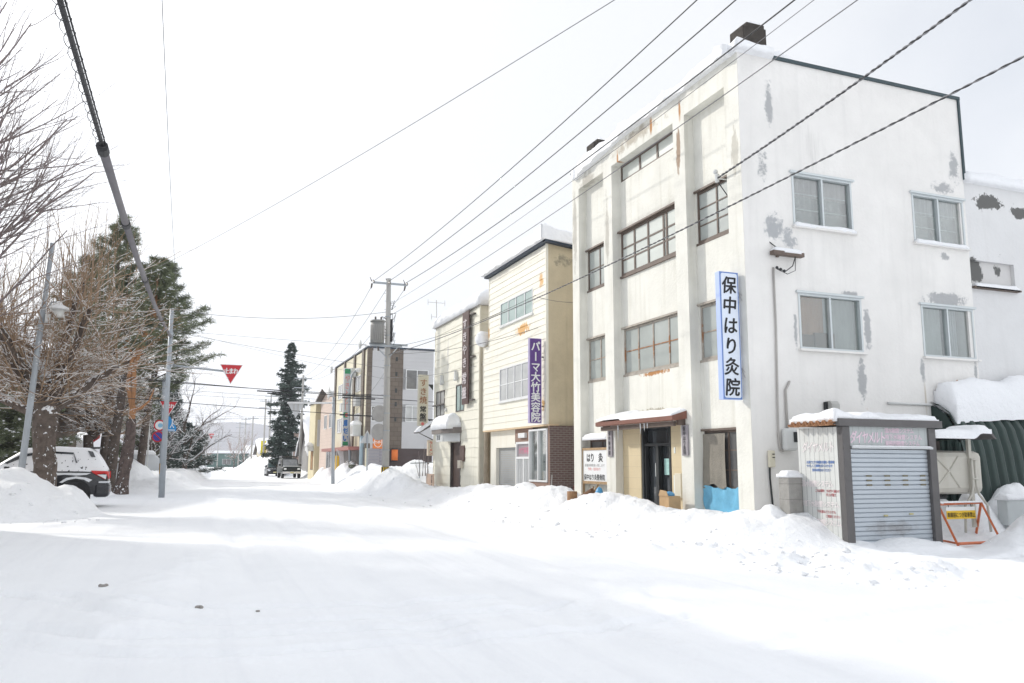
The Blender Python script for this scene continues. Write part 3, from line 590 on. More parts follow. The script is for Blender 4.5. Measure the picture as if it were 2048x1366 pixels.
snowcap('snow_cap', 18.15, 29.5, 14.5, 23.5, 8.85, .42, WG, 8, .2, .08, .4)
snowcap('snow_cap', 18.15, 19.7, 14.44, 14.6, 6.045, .12, WG, 9, .08, 0, .4)
# things fixed to the side wall
M_conduit = mat('grey_conduit', (.42, .40, .38), .5, .1); M_meter = mat('meter_grey', (.62, .63, .62), .5, .05)
def wallpipe(name, label, pts, r=.022, m=None):
    mb = MB(); mb.tube(pts, r, 8); return tag(mb.build(name, m or M_conduit, None, True, base=pts[-1]), label, 'pipe')
yw = by0-.04
wallpipe('conduit', 'tall grey conduit down the white side wall from cable bracket to meter box', [(11.9, yw, 5.95), (11.9, yw, 4.6), (11.83, yw, 2.2), (11.86, yw, 1.9), (11.93, yw, 1.86)])
wallpipe('conduit', 'short grey conduit with a bent top above the meter box on the side wall', [(12.2, yw, 3.4), (12.17, yw, 3.34), (12.08, yw, 3.2), (12.08, yw, 2.3)], .026)
wallpipe('drain_pipe', 'thin white pipe running level along the side wall above the shed roof', [(15.0, yw, 3.0), (15.6, yw, 3.0), (16.4, yw, 3.0), (17.2, yw, 3.0)], .03, M_meter)
wallpipe('cable', 'black cable hanging down the side wall behind the block post', [(11.57, yw, 1.75), (11.56, yw, 1.3), (11.59, yw, .9), (11.62, yw, .5)], .02, M_black)
t = thing('meter_box', 'rounded grey electric meter box on the side wall left of the shed', 'meter box', (12.05, by0, 1.9))
mb = MB(); mb.box(11.9, 12.24, 14.32, 14.47, 1.88, 2.36); mb.build('case', M_meter, t, bevel=.05)
mb = MB(); mb.box(12.12, 12.21, 14.305, 14.318, 2.06, 2.28); mb.build('meter_glass', M_black, t)
t = thing('outdoor_socket', 'small cream socket box on the side wall near the building corner', 'socket box', (11.6, by0, 1.6))
mb = MB(); mb.box(11.52, 11.68, 14.40, 14.47, 1.52, 1.88); mb.build('case', mat('cream_plastic', (.66, .62, .5), .5, .05), t, bevel=.02)
mb = MB(); mb.box(11.60, 11.66, 14.392, 14.399, 1.72, 1.74); mb.box(11.60, 11.66, 14.392, 14.399, 1.79, 1.81); mb.build('slot', M_black, t)
t = thing('vent_hood', 'small square grey vent hood on the side wall above the shed', 'vent', (13.3, by0, 2.8))
mb = MB(); mb.prism([(14.49, 2.80), (14.30, 2.80), (14.30, 2.92), (14.36, 2.99), (14.49, 2.99)], 'x', 13.2, 13.43); mb.build('hood', mat('vent_metal', (.45, .45, .43), .5, .1), t, bevel=.01)
mb = MB(); mb.box(13.13, 13.198, 14.42, 14.48, 2.78, 2.97); mb.build('vent_flap', M_black, t)
t = thing('cable_bracket', 'snow-topped wooden cable bracket on the side wall where the service wires end', 'bracket', (12.2, by0, 6.3))
mb = MB(); mb.box(11.8, 12.65, 14.30, 14.44, 6.22, 6.31); mb.box(12.0, 12.06, 14.44, 14.5, 6.2, 6.33); mb.build('arm', M_wood, t)
snowcap('snow_cap', 11.85, 12.6, 14.32, 14.43, 6.31, .10, t, 21, .06, .02)
mb = MB(); mb.tube([(12.45, 14.37, 6.22), (12.35, 14.36, 6.0), (12.15, 14.36, 5.86), (11.95, 14.4, 5.92)], .012, 6); mb.tube([(12.45, 14.37, 6.22), (12.42, 14.36, 5.9), (12.2, 14.36, 5.8), (11.95, 14.4, 5.9)], .008, 6)
for q in (.0, .1, .2): mb.sphere((11.93+q, 14.38, 5.93-q*.3), .035)
mb.build('wire_loop', M_black, t)
# ------------------------------------------------------------------ signs on the corner building
M_blue = mat('sign_blue', (.14, .24, .52), .4, .04); M_bluel = mat('sign_side_blue', (.42, .52, .84), .4, .05); M_signw = mat('sign_pale_face', (.70, .76, .86), .35, .03, 2); M_ink = mat('sign_black_ink', (.012, .012, .014), .5)
def sign_board(name, label, x0, x1, y, z0, z1, th, side, face, border, edge=.03, cat='sign'):
    t = thing(name, label, cat, ((x0+x1)/2, y, z0))
    mb = MB(); mb.box(x0, x1, y, y+th, z0, z1); mb.build('case', side, t, bevel=.008)
    f = FY(y); mb = MB(); mb.fbox(f, x0+.006, x1-.006, z0+.006, z1-.006, .001, .004); mb.build('border', border, t)
    c = edge*1.3; pts = []
    for (cx, cz, a0) in ((x1-edge-c, z0+edge+c, 270), (x1-edge-c, z1-edge-c, 0), (x0+edge+c, z1-edge-c, 90), (x0+edge+c, z0+edge+c, 180)):
        for k in range(5): a = R(a0+k*22.5); pts.append((cx+c*math.cos(a), cz+c*math.sin(a)))
    mb = MB(); mb.prism(pts, 'y', y-.008, y-.005); mb.build('face', face, t)
    return t, f
t, f = sign_board('clinic_sign', 'tall blue-edged vertical sign with black brush characters on the building corner', 10.60, 11.10, 14.68, 2.97, 5.80, .16, M_bluel, M_signw, M_blue, .035)
mb = MB(); write(mb, '保中はり灸院', f, 10.845, 5.50, .385, .41, .012, 1, True, .03, .452, .10); mb.build('lettering', M_ink, t)
mb = MB()
for z in (5.15, 3.45):
    for dz in (0, .12): mb.tube([(11.10, 14.76, z+dz), (11.16, 14.76, z+dz)], .012, 6)
    mb.tube([(11.14, 14.62, z), (11.14, 14.76, z+.25), (11.14, 14.62, z+.12)], .006, 5)
mb.build('bracket', M_conduit, t)
M_plaq = mat('plaque_wood', (.30, .28, .30), .6, .1, 6)
for y0, x0, s, lab in ((16.88, 11.14, '保中はり灸院', 'narrow grey name plaque right of the clinic entrance'), (20.72, 11.14, '保中整骨院', 'narrow grey name plaque left of the clinic entrance')):
    t = thing('name_plaque', lab, 'sign', (11.14, y0, 1.9), 'name plaques beside the clinic door')
    mb = MB(); mb.box(11.11, 11.155, y0, y0+.26, 1.78, 2.52); mb.build('board', M_plaq, t, bevel=.01)
    mb = MB(); write(mb, s, FX(11.11), y0+.13, 2.43, .12, .12, .003, -1, True, .02, .68/len(s)); mb.build('lettering', M_ink, t)
t = thing('clinic_board', 'white clinic notice board in a worn wooden frame below the small ground floor window', 'sign', (11.2, 22, .3))
M_board = mat('board_white', (.78, .79, .79), .5, .03, 3); M_frame = mat('worn_wood', (.40, .27, .15), .8, .3, 8); M_inkr = mat('ink_red', (.7, .18, .16), .6)
bf = FX(11.22); mb = MB(); mb.fbox(bf, 21.22, 22.78, 1.06, 1.98, -.03, 0); mb.build('panel', M_board, t)
mb = MB(); mb.fbox(bf, 21.18, 22.82, 1.98, 2.05, -.05, .02); mb.fbox(bf, 21.18, 22.82, .98, 1.06, -.05, .02); mb.fbox(bf, 22.78, 22.82, .3, 1.98, -.05, .015); mb.fbox(bf, 21.18, 21.22, .3, 1.98, -.05, .015); mb.build('frame', M_frame, t)
mb = MB(); write(mb, 'はり', bf, 22.42, 1.76, .26, .28, .004, -1, False, .03); mb.build('lettering', M_ink, t); mb = MB(); write(mb, '灸', bf, 21.62, 1.76, .30, .28, .004, -1, False, .03); mb.build('lettering', M_ink, t); mb = MB(); write(mb, '保中はり灸整骨院', bf, 22.64, 1.18, .17, .19, .004, -1, False, .015); mb.build('lettering', M_ink, t)
mb = MB(); write(mb, '各種保険取扱い致します', bf, 22.62, 1.53, .12, .09, .004, -1, False, .0); mb.build('lettering', mat('ink_grey', (.3, .3, .3), .6), t)
mb = MB(); write(mb, '予約・往診あり', bf, 22.4, 1.42, .12, .10, .004, -1, False, .0); mb.build('lettering', M_inkr, t)
mb = MB(); mb.tube([(11.0, 22.5, .1), (11.3, 21.9, 1.0)], .03, 6); mb.tube([(11.05, 22.55, .1), (11.33, 22.3, .9)], .02, 6); tag(mb.build('plank', M_frame, base=(11.2, 22, .2)), 'thin plank leaning below the white clinic board', 'plank')
mb = MB(); mb.sphere((11.02, 21.35, .62), .13, .16, .3, 9, 6); tag(mb.build('tarp_bundle', mat('bright_blue_sheet', (.08, .34, .62), .4, .2, 6), smooth=True, base=(11.02, 21.35, .4)), 'crumpled bright blue sheet in the snow left of the entrance', 'bundle')
lx, ly = 9.75, 20.5; lz = gz(lx, ly); mb = MB(); mb.tube([(lx, ly, lz-.1), (lx, ly, lz+.30)], .14, 12); tag(mb.build('tree_stump', mat('log_bark', (.33, .19, .10), .9, .3, 9, bump=.5), base=(lx, ly, lz)), 'short brown log standing in the snow before the clinic', 'log')
mb = MB(); mb.tube([(lx+.05, ly-.25, lz+.06), (lx+.25, ly-.75, gz(lx+.25, ly-.75)+.06)], .08, 10); tag(mb.build('fallen_log', mat('log_dark', (.17, .09, .05), .9, .3, 9), base=(10.3, 21, .5)), 'dark log lying on the snow in front of the clinic', 'log')
bz_ = gz(10.75, 17.2)-.20; t = thing('cardboard_box', 'open brown cardboard box with blue packing on the snow by the entrance', 'box', (10.75, 17.5, bz_+.2))
mb = MB(); mb.box(10.62, 10.95, 17.0, 17.42, bz_+.1, bz_+.5); mb.prism([(17.0, bz_+.5), (17.42, bz_+.5), (17.35, bz_+.64), (17.08, bz_+.62)], 'x', 10.60, 10.615); mb.build('carton', mat('cardboard', (.50, .34, .19), .9, .12, 5), t)
mb = MB(); mb.sphere((10.78, 17.22, bz_+.52), .13, .15, .09, 8, 5); mb.build('packing', mat('blue_plastic', (.12, .35, .60), .4, .1), t, True)
# ------------------------------------------------------------------ roller-shutter shed, block post, tank, arched shelter, barricade
M_shed = mat('shed_steel', (.50, .52, .53), .45, .05, 2, .2, metal=.3); M_shedside = mat('shed_side_steel', (.60, .61, .59), .5, .06, 2, .25, lines=[(1, .13, .012, (.30, .31, .31))])
M_hdr = mat('shed_header_steel', (.44, .47, .47), .5, .05, 2, lines=[(0, .15, .012, (.33, .35, .35))])
M_brown = mat('dark_brown_steel', (.105, .10, .10), .5, .1, 4); M_shut = mat('shutter_steel', (.47, .51, .55), .4, .05, 2, metal=.35, patches=[((12.5, 12, .4), (1.4, .5, .35), (.26, .25, .25), .52, 2.5, (1, 1, 1), .3)])
M_clay = mat('corrugated_roof', (.40, .20, .10), .7, .2, 5)
M_pink = mat('faded_pink_letter', (.76, .60, .68), .7, .12, 5); M_wht = mat('faded_white_letter', (.80, .74, .74), .7, .15, 9); M_bl = mat('faded_blue_letter', (.12, .22, .50), .7, .3, 9); M_rd = mat('faded_red_letter', (.50, .12, .13), .7, .3, 9)
SH = thing('storage_shed', 'small grey roller-shutter shed with faded pink lettering and snow on its roof', 'shed', (12.5, 12, 0))
f = FY(12.0)
for a in (11.27, 13.42): mb = MB(); mb.fbox(f, a, a+.18, -.2, 2.30, -.12, .02); mb.build('post', M_brown, SH, bevel=.01)
mb = MB(); mb.box(11.16, 13.74, 11.93, 12.02, 2.302, 2.44); mb.box(11.20, 13.70, 12.03, 13.24, 2.33, 2.40); mb.build('roof', M_brown, SH)
vs = []; fs = []; n = 60
for i in range(n+1):
    y = 12.03+1.2*i/n; z = 2.36+.045*math.sin(i/n*6.28*7)
    vs += [(11.06, y, z), (11.30, y, z), (11.06, y, z+.012), (11.30, y, z+.012)]
for i in range(n): a = 4*i; fs += [(a, a+4, a+5, a+1), (a+2, a+3, a+7, a+6), (a, a+2, a+6, a+4)]
mesh_obj('eave_sheet', vs, fs, M_clay, SH)
mb = MB(); mb.box(11.27, 11.30, 12.13, 13.2, -.2, 2.29); mb.box(13.50, 13.58, 12.13, 13.2, -.2, 2.29); mb.box(11.31, 13.49, 13.16, 13.2, -.2, 2.29); mb.build('side_panel', M_shedside, SH)
mb = MB(); mb.fbox(f, 11.452, 13.418, 1.93, 2.30, -.05, -.02); mb.build('header_panel', M_hdr, SH)
mb = MB(); mb.fbox(f, 11.46, 13.48, 1.885, 1.925, -.06, .05); mb.build('header_ledge', M_shed, SH)
snowcap('snow_cap', 11.47, 13.46, 11.955, 11.99, 1.925, .02, SH, 41, .04, 0)
mb = MB(); nsl = 22
for k in range(nsl):
    a = .02+1.86*k/nsl; b = a+1.86/nsl
    mb.add([f(11.452, a, -.075), f(13.418, a, -.075), f(13.418, a+.012, -.055), f(11.452, a+.012, -.055), f(11.452, b-.012, -.05), f(13.418, b-.012, -.05), f(13.418, b, -.075), f(11.452, b, -.075)], [(0,1,2,3), (3,2,5,4), (4,5,6,7)])
SHT = mb.build('shutter', M_shut, SH)
M_slot = mat('vent_slot', (.16, .14, .09), .7)
for i in range(4):
    for j in range(3): mb = MB(); mb.fbox(f, 11.85+i*.45, 11.98+i*.45, 1.36-j*.085, 1.39-j*.085, -.052, -.042); mb.build('vent_slot', M_slot, SHT)
mb = MB(); mb.fbox(f, 12.22, 12.31, .62, .65, -.052, -.035); mb.fbox(f, 12.86, 12.95, .64, .67, -.052, -.035); mb.build('handle', mat('brass_handle', (.45, .40, .2), .5), SHT)
mb = MB(); write(mb, 'ダイヤメルト', f, 11.56, 2.10, .165, .25, -.016, 1, False, .03, .142, .2); mb.build('lettering', M_pink, SH); mb = MB(); write(mb, '温水融雪システム', f, 12.38, 2.235, .105, .105, -.016, 1, False, .03, .092); mb.build('lettering', M_pink, SH); mb = MB(); write(mb, '地下水融雪システム', f, 12.38, 2.115, .11, .105, -.016, 1, False, .03, .105); mb.build('lettering', M_pink, SH); mb = MB(); write(mb, '業務用融雪システム', f, 12.38, 1.995, .105, .105, -.016, 1, False, .03, .097); mb.build('lettering', M_pink, SH)
g = FX(11.27)
mb = MB(); write(mb, 'ダイヤメルト', g, 13.0, 1.92, .16, .22, .004, -1, False, .02, .145, .2); mb.build('lettering', M_wht, SH); mb = MB(); write(mb, '温水融雪システム', g, 13.08, 1.22, .12, .13, .004, -1, False, .03, .105); mb.build('lettering', M_wht, SH); mb = MB(); write(mb, '地下水融雪システム', g, 13.06, .84, .12, .13, .004, -1, False, .03, .105); mb.build('lettering', M_wht, SH); mb = MB(); write(mb, '業務用融雪システム', g, 12.98, .50, .12, .13, .004, -1, False, .03, .10); mb.build('lettering', M_wht, SH)
mb = MB(); write(mb, 'お湯でとかす融雪は道路・駐車場', g, 12.95, 1.63, .06, .06, .004, -1, False, .02, .05); mb.build('lettering', M_bl, SH); mb = MB(); write(mb, 'やさしく工事費も安くなります', g, 12.95, 1.56, .06, .06, .004, -1, False, .02, .05); mb.build('lettering', M_bl, SH); mb = MB(); write(mb, '是非お問合せください', g, 12.8, 1.48, .06, .06, .004, -1, False, .02, .05); mb.build('lettering', M_bl, SH)
mb = MB(); write(mb, 'これは便利 すばやく融かす', g, 12.75, 1.09, .055, .06, .004, -1, False, .01, .05); mb.build('lettering', M_rd, SH); mb = MB(); write(mb, '仕上げ施工', g, 12.45, 1.02, .055, .06, .004, -1, False, .01, .05); mb.build('lettering', M_rd, SH); mb = MB(); write(mb, '下水道はどちらでも', g, 12.72, .70, .055, .06, .004, -1, False, .01, .055); mb.build('lettering', M_rd, SH); mb = MB(); write(mb, 'ご相談ください', g, 12.5, .62, .055, .06, .004, -1, False, .01, .055); mb.build('lettering', M_rd, SH)
snowcap('snow_cap', 11.12, 13.70, 11.99, 13.2, 2.43, .15, SH, 31, .05, .015, 1.1, r=.10)
mb = MB(); M_blk = mat('concrete_block', (.33, .32, .30), .9, .15, 6, .4, .4, 25, lines=[(2, .3, .012, (.22, .21, .2))]); mb.box(10.93, 11.26, 13.12, 13.42, .2, 1.36); o = thing('block_post', 'short concrete block post capped with snow beside the shed', 'post', (11.06, 13.27, .4)); mb.build('blocks', M_blk, o, bevel=.012)
snowcap('snow_cap', 10.93, 11.26, 13.12, 13.42, 1.36, .10, o, 32, .06, .02)
# kerosene tank
M_tank = mat('tank_cream', (.56, .54, .48), .5, .06, 3, .25)
TK = thing('oil_tank', 'cream oil tank with a pressed X pattern standing between the shed and green shelter', 'tank', (15.1, 12.95, .8))
mb = MB(); mb.box(14.2, 15.75, 12.72, 13.25, .98, 1.88); o = mb.build('tank_body', M_tank, TK, bevel=.13)
mb = MB()
for p, q in (((14.35, 1.1), (14.75, 1.46)), ((14.35, 1.78), (14.75, 1.46)), ((14.75, 1.46), (15.02, 1.75)), ((14.75, 1.46), (15.02, 1.12))): mb.tube([(p[0], 12.715, p[1]), (q[0], 12.715, q[1])], .022, 6)
mb.build('pressed_rib', M_tank, TK)
mb = MB()
for s_ in (-1, 1): mb.tube([(15.33+s_*.05, 12.62, 1.72), (15.33+s_*.05, 12.62, 1.15), (15.33+s_*.10, 12.62, .98), (15.33+s_*.32, 12.62, .75), (15.33+s_*.36, 12.62, .2)], .025, 8)
for z in (1.7, 1.3): mb.box(15.25, 15.41, 12.585, 12.60, z-.015, z+.015)
mb.build('stand_leg', M_tank, TK, True)
mb = MB(); mb.tube([(14.4, 12.9, 1.02), (14.4, 12.9, .2)], .03, 8); mb.build('stand_leg', M_tank, TK)
mb = MB(); mb.tube([(14.62, 12.85, 1.02), (14.62, 12.85, .88)], .02, 6); mb.box(14.5, 14.74, 12.82, 12.88, .88, .93); mb.sphere((14.74, 12.85, .94), .035); mb.build('valve', M_black, TK)
RF = thing('post_roof', 'small tin roof on a pale post sheltering the cream oil tank', 'shelter', (15.33, 12.7, .8))
mb = MB(); mb.box(15.30, 15.38, 12.68, 12.74, .3, 2.24); mb.tube([(15.34, 12.71, 2.05), (15.26, 12.71, 2.22)], .02, 6); mb.tube([(15.34, 12.71, 2.05), (15.42, 12.71, 2.22)], .02, 6); mb.build('post', M_tank, RF)
mb = MB(); mb.prism([(14.0, 2.16), (15.12, 2.16), (15.28, 2.28), (15.62, 2.27), (15.74, 2.13), (15.70, 2.12), (15.58, 2.22), (15.30, 2.23), (15.14, 2.12), (14.0, 2.12)], 'y', 12.35, 13.2); mb.build('roof_sheet', M_brown, RF)
snowcap('snow_cap', 14.0, 15.55, 12.36, 13.2, 2.18, .15, RF, 34, .08, .03, .4, zf=lambda X, Y: np.interp(X, [14, 15.12, 15.28, 15.6, 15.74], [2.165, 2.165, 2.285, 2.275, 2.16]))
mb = MB(); mb.box(13.8, 15.2, 13.3, 13.36, 1.4, 2.1); mb.tube([(14.05, 13.25, 1.7), (14.8, 13.25, 1.7)], .02, 6); mb.tube([(14.3, 13.25, 1.7), (14.3, 13.25, 1.85), (14.38, 13.25, 1.98), (14.46, 13.25, 1.85), (14.46, 13.25, 1.75)], .02, 6); tag(mb.build('plywood_screen', mat('dark_board', (.09, .075, .065), .8, .2, 5), base=(14.5, 13.3, 1.4)), 'dark board and pipes in shade behind the oil tank', 'board')
# arched corrugated shelter
M_green = mat('dark_green_steel', (.022, .042, .037), .4, .15, 3, metal=.2, snow=.04)
AS = thing('arched_shelter', 'dark green corrugated arch shelter under a thick dome of snow', 'shelter', (20, 13.5, 0))
prof = [(13.52, -.2), (13.60, .6), (13.67, 1.2), (13.75, 1.9), (13.87, 2.4), (14.07, 2.75), (14.35, 2.95), (14.5, 3.0)]
pf = []
for k in range(len(prof)-1):
    for q in range(4): a = q/4; pf.append((prof[k][0]*(1-a)+prof[k+1][0]*a, prof[k][1]*(1-a)+prof[k+1][1]*a))
pf.append(prof[-1]); vs = []; fs = []; nx = 24*12; m = len(pf)
for i in range(nx+1):
    x = 16.35+7.2*i/nx; ph = abs(((x-16.35)/.30) % 1-.5)*2; d = .075*(1 if ph > .55 else (ph/.55)**1.5)
    for k, (y, z) in enumerate(pf):
        t0 = pf[min(k+1, m-1)]; t1 = pf[max(k-1, 0)]; ty, tz = t0[0]-t1[0], t0[1]-t1[1]; l_ = math.hypot(ty, tz); vs.append((x, y-d*tz/l_, z+d*ty/l_))
for i in range(nx):
    for k in range(m-1): fs.append((i*m+k, i*m+k+1, (i+1)*m+k+1, (i+1)*m+k))
mesh_obj('shell', vs, fs, M_green, AS, smooth=True)
mb = MB(); mb.prism([(y+.02, z) for y, z in pf]+[(14.5, -.2)], 'x', 16.37, 16.42)
for k in range(4): mb.tube([(16.36, 13.80+k*.2, -.2), (16.36, 13.80+k*.2, 2.1+.2*k)], .07, 8)
mb.build('end_wall', M_green, AS)
def zs(X, Y): return np.interp(Y, [13.55, 13.78, 14.05, 14.35, 14.5], [1.9, 2.42, 2.77, 2.94, 2.98])+.02
snowcap('snow_cap', 16.5, 23.5, 13.92, 14.46, 2.6, .70, AS, 36, .08, .03, .25, lip=.5, zf=lambda X, Y: zs(X, Y)+.18*np.sin(np.clip((X-16.4)/2.4, 0, 1.6)), r=.4)
t = thing('planter_trough', 'pale trough filled with snow at the foot of the green shelter', 'trough', (17, 12.9, .6)); mb = MB(); mb.box(16.4, 17.6, 12.75, 13.0, .3, .86); mb.build('trough', mat('pale_plastic', (.55, .58, .58), .6), t, bevel=.02)
mb = MB(); mb.box(17.61, 17.74, 12.75, 12.88, .3, .86); mb.build('end_post', mat('navy_post', (.05, .05, .12), .5), t); snowcap('snow_cap', 16.4, 17.6, 12.75, 13.0, .86, .10, t, 38, .06, .02)
# barricade
M_or = mat('orange_frame', (.62, .17, .07), .5, .2, 9, snow=.03); M_yel = mat('yellow_plate', (.80, .52, .04), .5, .05)
BR = thing('barricade', 'orange A-frame barricade with a yellow no-parking plate standing in the snow', 'barricade', (14.8, 12.3, .1))
mb = MB()
A, C_ = Vector((14.06, 12.45, .80)), Vector((15.26, 12.45, .82))
def bar(mb, a, b, r=.028): mb.tube([a, b], r, 4)
bar(mb, A, C_)
for p in (A, C_):
    for dx, dy in ((-.16, -.55), (.16, .42)): bar(mb, p, Vector((p.x+dx+(.10 if p is C_ and dx > 0 else 0), p.y+dy, .02)))
bar(mb, (13.90, 11.9, .08), (15.10, 11.9, .08)); bar(mb, (13.90, 11.9, .08), (14.22, 12.87, .10), .02); mb.build('frame', M_or, BR)
snowcap('snow_cap', 14.06, 15.26, 12.43, 12.47, .83, .03, BR, 39, .05, .01)
mb = MB(); mb.box(14.26, 15.06, 12.44, 12.452, .50, .74); PL = mb.build('plate', M_board, BR)
mb = MB(); mb.box(14.26, 15.06, 12.434, 12.4385, .50, .665); mb.build('yellow_band', M_yel, PL)
mb = MB(); write(mb, '車庫前につき駐車禁止', FY(12.434), 14.315, .582, .078, .11, .003, 1, False, .012, .0775); mb.build('lettering', M_ink, PL)
mb = MB(); bar(mb, (14.34, 12.445, .74), (14.32, 12.45, .82), .01); bar(mb, (14.96, 12.445, .74), (14.94, 12.45, .82), .01); mb.build('hook', M_brown, BR)
# ------------------------------------------------------------------ beauty parlour: three storeys of cream lap siding over brown tile
mp_ = [((11.16, 27.6, 6.5), (.3, 1.6, .45), (.62, .34, .10), .52, 4, (1, 1, .5), .08), ((11.16, 25.9, 8.0), (.3, .5, .8), (.62, .36, .12), .56, 4, (1, 1, .4), .10), ((11.16, 31.3, 6.9), (.3, .25, .7), (.62, .36, .12), .50, 4, (1, 1, .4), .12), ((11.16, 25.7, 3.6), (.3, .35, .6), (.60, .36, .12), .55, 5, (1, 1, .5), .08), ((11.16, 28.2, 2.85), (.3, 3, .12), (.6, .4, .2), .55, 5, (1, 1, 1), .1)]
M_sid = mat('cream_lap_siding', (.80, .775, .68), .6, .05, 1.5, .2, tint=(.62, .50, .32), patches=mp_)
M_yside = mat('ochre_render', (.58, .50, .35), .9, .14, 1.2, .35, .3, 16, tint=(.34, .29, .2), patches=[((11.9, 25.4, 8.6), (.9, .5, .6), (.30, .27, .2), .56, 2, (1, 1, 1), .12)])
M_brick = brick_mat('brown_tile', (.14, .088, .075), (.11, .068, .06), (.22, .19, .175), .22, .075, 'x')
M_brickp = mat('brown_panel', (.28, .18, .14), .7, .1, 2, lines=[(1, .12, .008, (.16, .1, .08))])
M_wf = mat('white_frame', (.72, .73, .73), .5, .03); M_navy = mat('navy_fascia', (.035, .05, .075), .5, .1)
M_green_p = mat('greenish_pane', (.30, .40, .38), .15, .15, .8, spec=.7); M_lace = mat('lace_pane', (.46, .47, .47), .2, .18, 1.2, spec=.6)
Q = thing('beauty_parlour', 'narrow three-storey cream sided shop with brown tiled ground floor and roller shutter', 'building', (11.16, 25.4, 0)); F2 = FX(11.16)
W = [(26.66, 30.0, 6.96, 7.9), (27.5, 30.0, 5.25+.0, 5.26)]
win = [(26.62, 29.95, 6.94, 7.88), (26.95, 30.0, 3.95, 5.26)]
mb = MB(); siding(mb, F2, 25.45, 31.3, 6.35, 9.2, .24, 0, .02, win); siding(mb, F2, 25.45, 31.92, 2.9, 6.35, .24, 0, .02, win)
mb.fbox(F2, 25.39, 25.449, 2.9, 9.2, -.06, .03); mb.fbox(F2, 31.3, 31.34, 6.36, 9.2, -.05, .025); mb.fbox(F2, 31.92, 31.96, 2.9, 6.35, -.05, .025)
mb.build('siding_wall', M_sid, Q)
mb = MB(); mb.box(11.20, 17.5, 25.46, 31.27, 2.9, 9.18); mb.box(11.20, 17.5, 31.271, 31.9, 2.9, 6.34); mb.box(11.5, 17.5, 25.46, 31.6, -.2, 2.895); mb.box(11.17, 17.6, 25.40, 25.455, 2.86, 9.22)
mb.build('side_wall', M_yside, Q)
mb = MB(); mb.box(11.14, 11.5, 25.2, 31.96, 2.84, 2.895); mb.build('soffit_trim', mat('trim_orange', (.66, .50, .32), .7, .1), Q)
for i, a in enumerate(win):
    ml = [28.3, 27.4, 29.1] if i == 0 else [28.45, 27.7, 29.2]
    window(Q, F2, *a, 4, 1, M_wf, M_green_p if i == 0 else M_lace, .025, .05, .06, mull=ml, rowlines=[(a[2]+a[3])/2] if i == 1 else [], sill=.05, bar=.035)
mb = MB(); mb.prism([(25.2, 9.35), (25.2, 9.22), (31.55, 9.22), (31.55, 9.35)], 'x', 11.0, 11.3); mb.prism([(11.0, 9.22), (11.0, 9.36), (18.0, 8.6), (18, 8.46)], 'y', 25.15, 25.35); mb.build('roof_edge', M_navy, Q)
mb = MB(); mb.prism([(11.3, 9.20), (11.3, 9.30), (18.0, 8.58), (18, 8.4)], 'y', 25.36, 31.5); mb.build('roof', M_dark, Q)
snowcap('snow_cap', 10.98, 17.8, 25.2, 31.5, 9.3, .55, Q, 51, .13, .14, .5, lip=.65, zf=lambda X, Y: 9.36-(X-11)*.108)
G1 = FX(11.35)
mb = MB(); wall_holes(mb, G1, 28.72, 31.55, -.2, 2.84, [(28.8, 30.92, -.3, 2.18)], 0, .25); mb.build('shutter_surround', M_sid, Q)
mb = MB()
for k in range(26): mb.fbox(G1, 28.8, 30.92, .0+k*.084, .0+k*.084+.07, -.16, -.13); 
mb.fbox(G1, 28.8, 30.92, -.1, 2.2, -.2, -.161)
o = mb.build('shutter', mat('shutter_grey', (.44, .45, .45), .5, .06, 2, metal=.2), Q); mb = MB(); mb.fbox(G1, 29.5, 29.56, .62, .68, -.13, -.11); mb.fbox(G1, 29.95, 30.01, .62, .68, -.13, -.11); mb.build('handle', M_conduit, o)
mb = MB(); mb.box(11.17, 11.52, 25.22, 27.0, -.2, .94); mb.box(11.17, 11.52, 25.22, 25.36, .941, 2.838); mb.box(11.30, 11.52, 27.0, 28.72, 2.3, 2.838); mb.build('panel_front', M_brickp, Q)
mb = MB(); mb.box(11.165, 12.25, 25.17, 25.215, -.2, 2.838); mb.build('brick_side', M_brick, Q)
G2 = FX(11.16); o = window(Q, G2, 25.37, 26.98, .95, 2.76, 2, 1, M_wf, GL, .03, .06, .16, bar=.035, gw=-.1)
mb = MB(); mb.box(11.36, 11.38, 25.4, 26.1, 1.0, 2.7); mb.box(11.38, 11.40, 26.15, 26.95, 1.3, 2.7); mb.build('curtain', M_lace, o)
DD = part('door', (11.32, 27.8, 0), Q); G3 = FX(11.32)
mb = MB()
for a, b, c, d in ((27.05, 27.13, 0, 2.36), (28.5, 28.58, 0, 2.36), (27.131, 28.499, 2.28, 2.36), (27.131, 28.499, 1.74, 1.82), (27.78, 27.86, 0, 1.739)): mb.fbox(G3, a, b, c-.1 if c == 0 else c, d, -.05, .05)
for a in (27.131, 27.861):
    for k in range(4): mb.fbox(G3, a+.04+k*.17, a+.07+k*.17, 0, 1.738, -.02, .03)
    mb.fbox(G3, a, a+.64, -.1, .12, -.02, .032)
mb.build('door_frame', M_wf, DD)
mb = MB(); mb.fbox(G3, 27.131, 28.499, -.1, 1.74, -.06, -.03); mb.build('pane', M_lace, DD)
mb = MB(); mb.fbox(G3, 27.131, 28.499, 1.82, 2.28, -.03, -.01); mb.build('transom', mat('transom_glass', (.36, .31, .33), .3, .1), DD)
mb = MB(); write(mb, '大竹美容院', G3, 28.28, 2.05, .25, .26, -.005, -1, False, .02); mb.build('lettering', mat('pink_letter', (.66, .2, .3), .6, .1), DD)
mb = MB(); mb.fbox(G3, 27.55, 28.2, 2.50, 2.68, .0, .12); mb.build('lamp_box', M_wf, Q, bevel=.02)
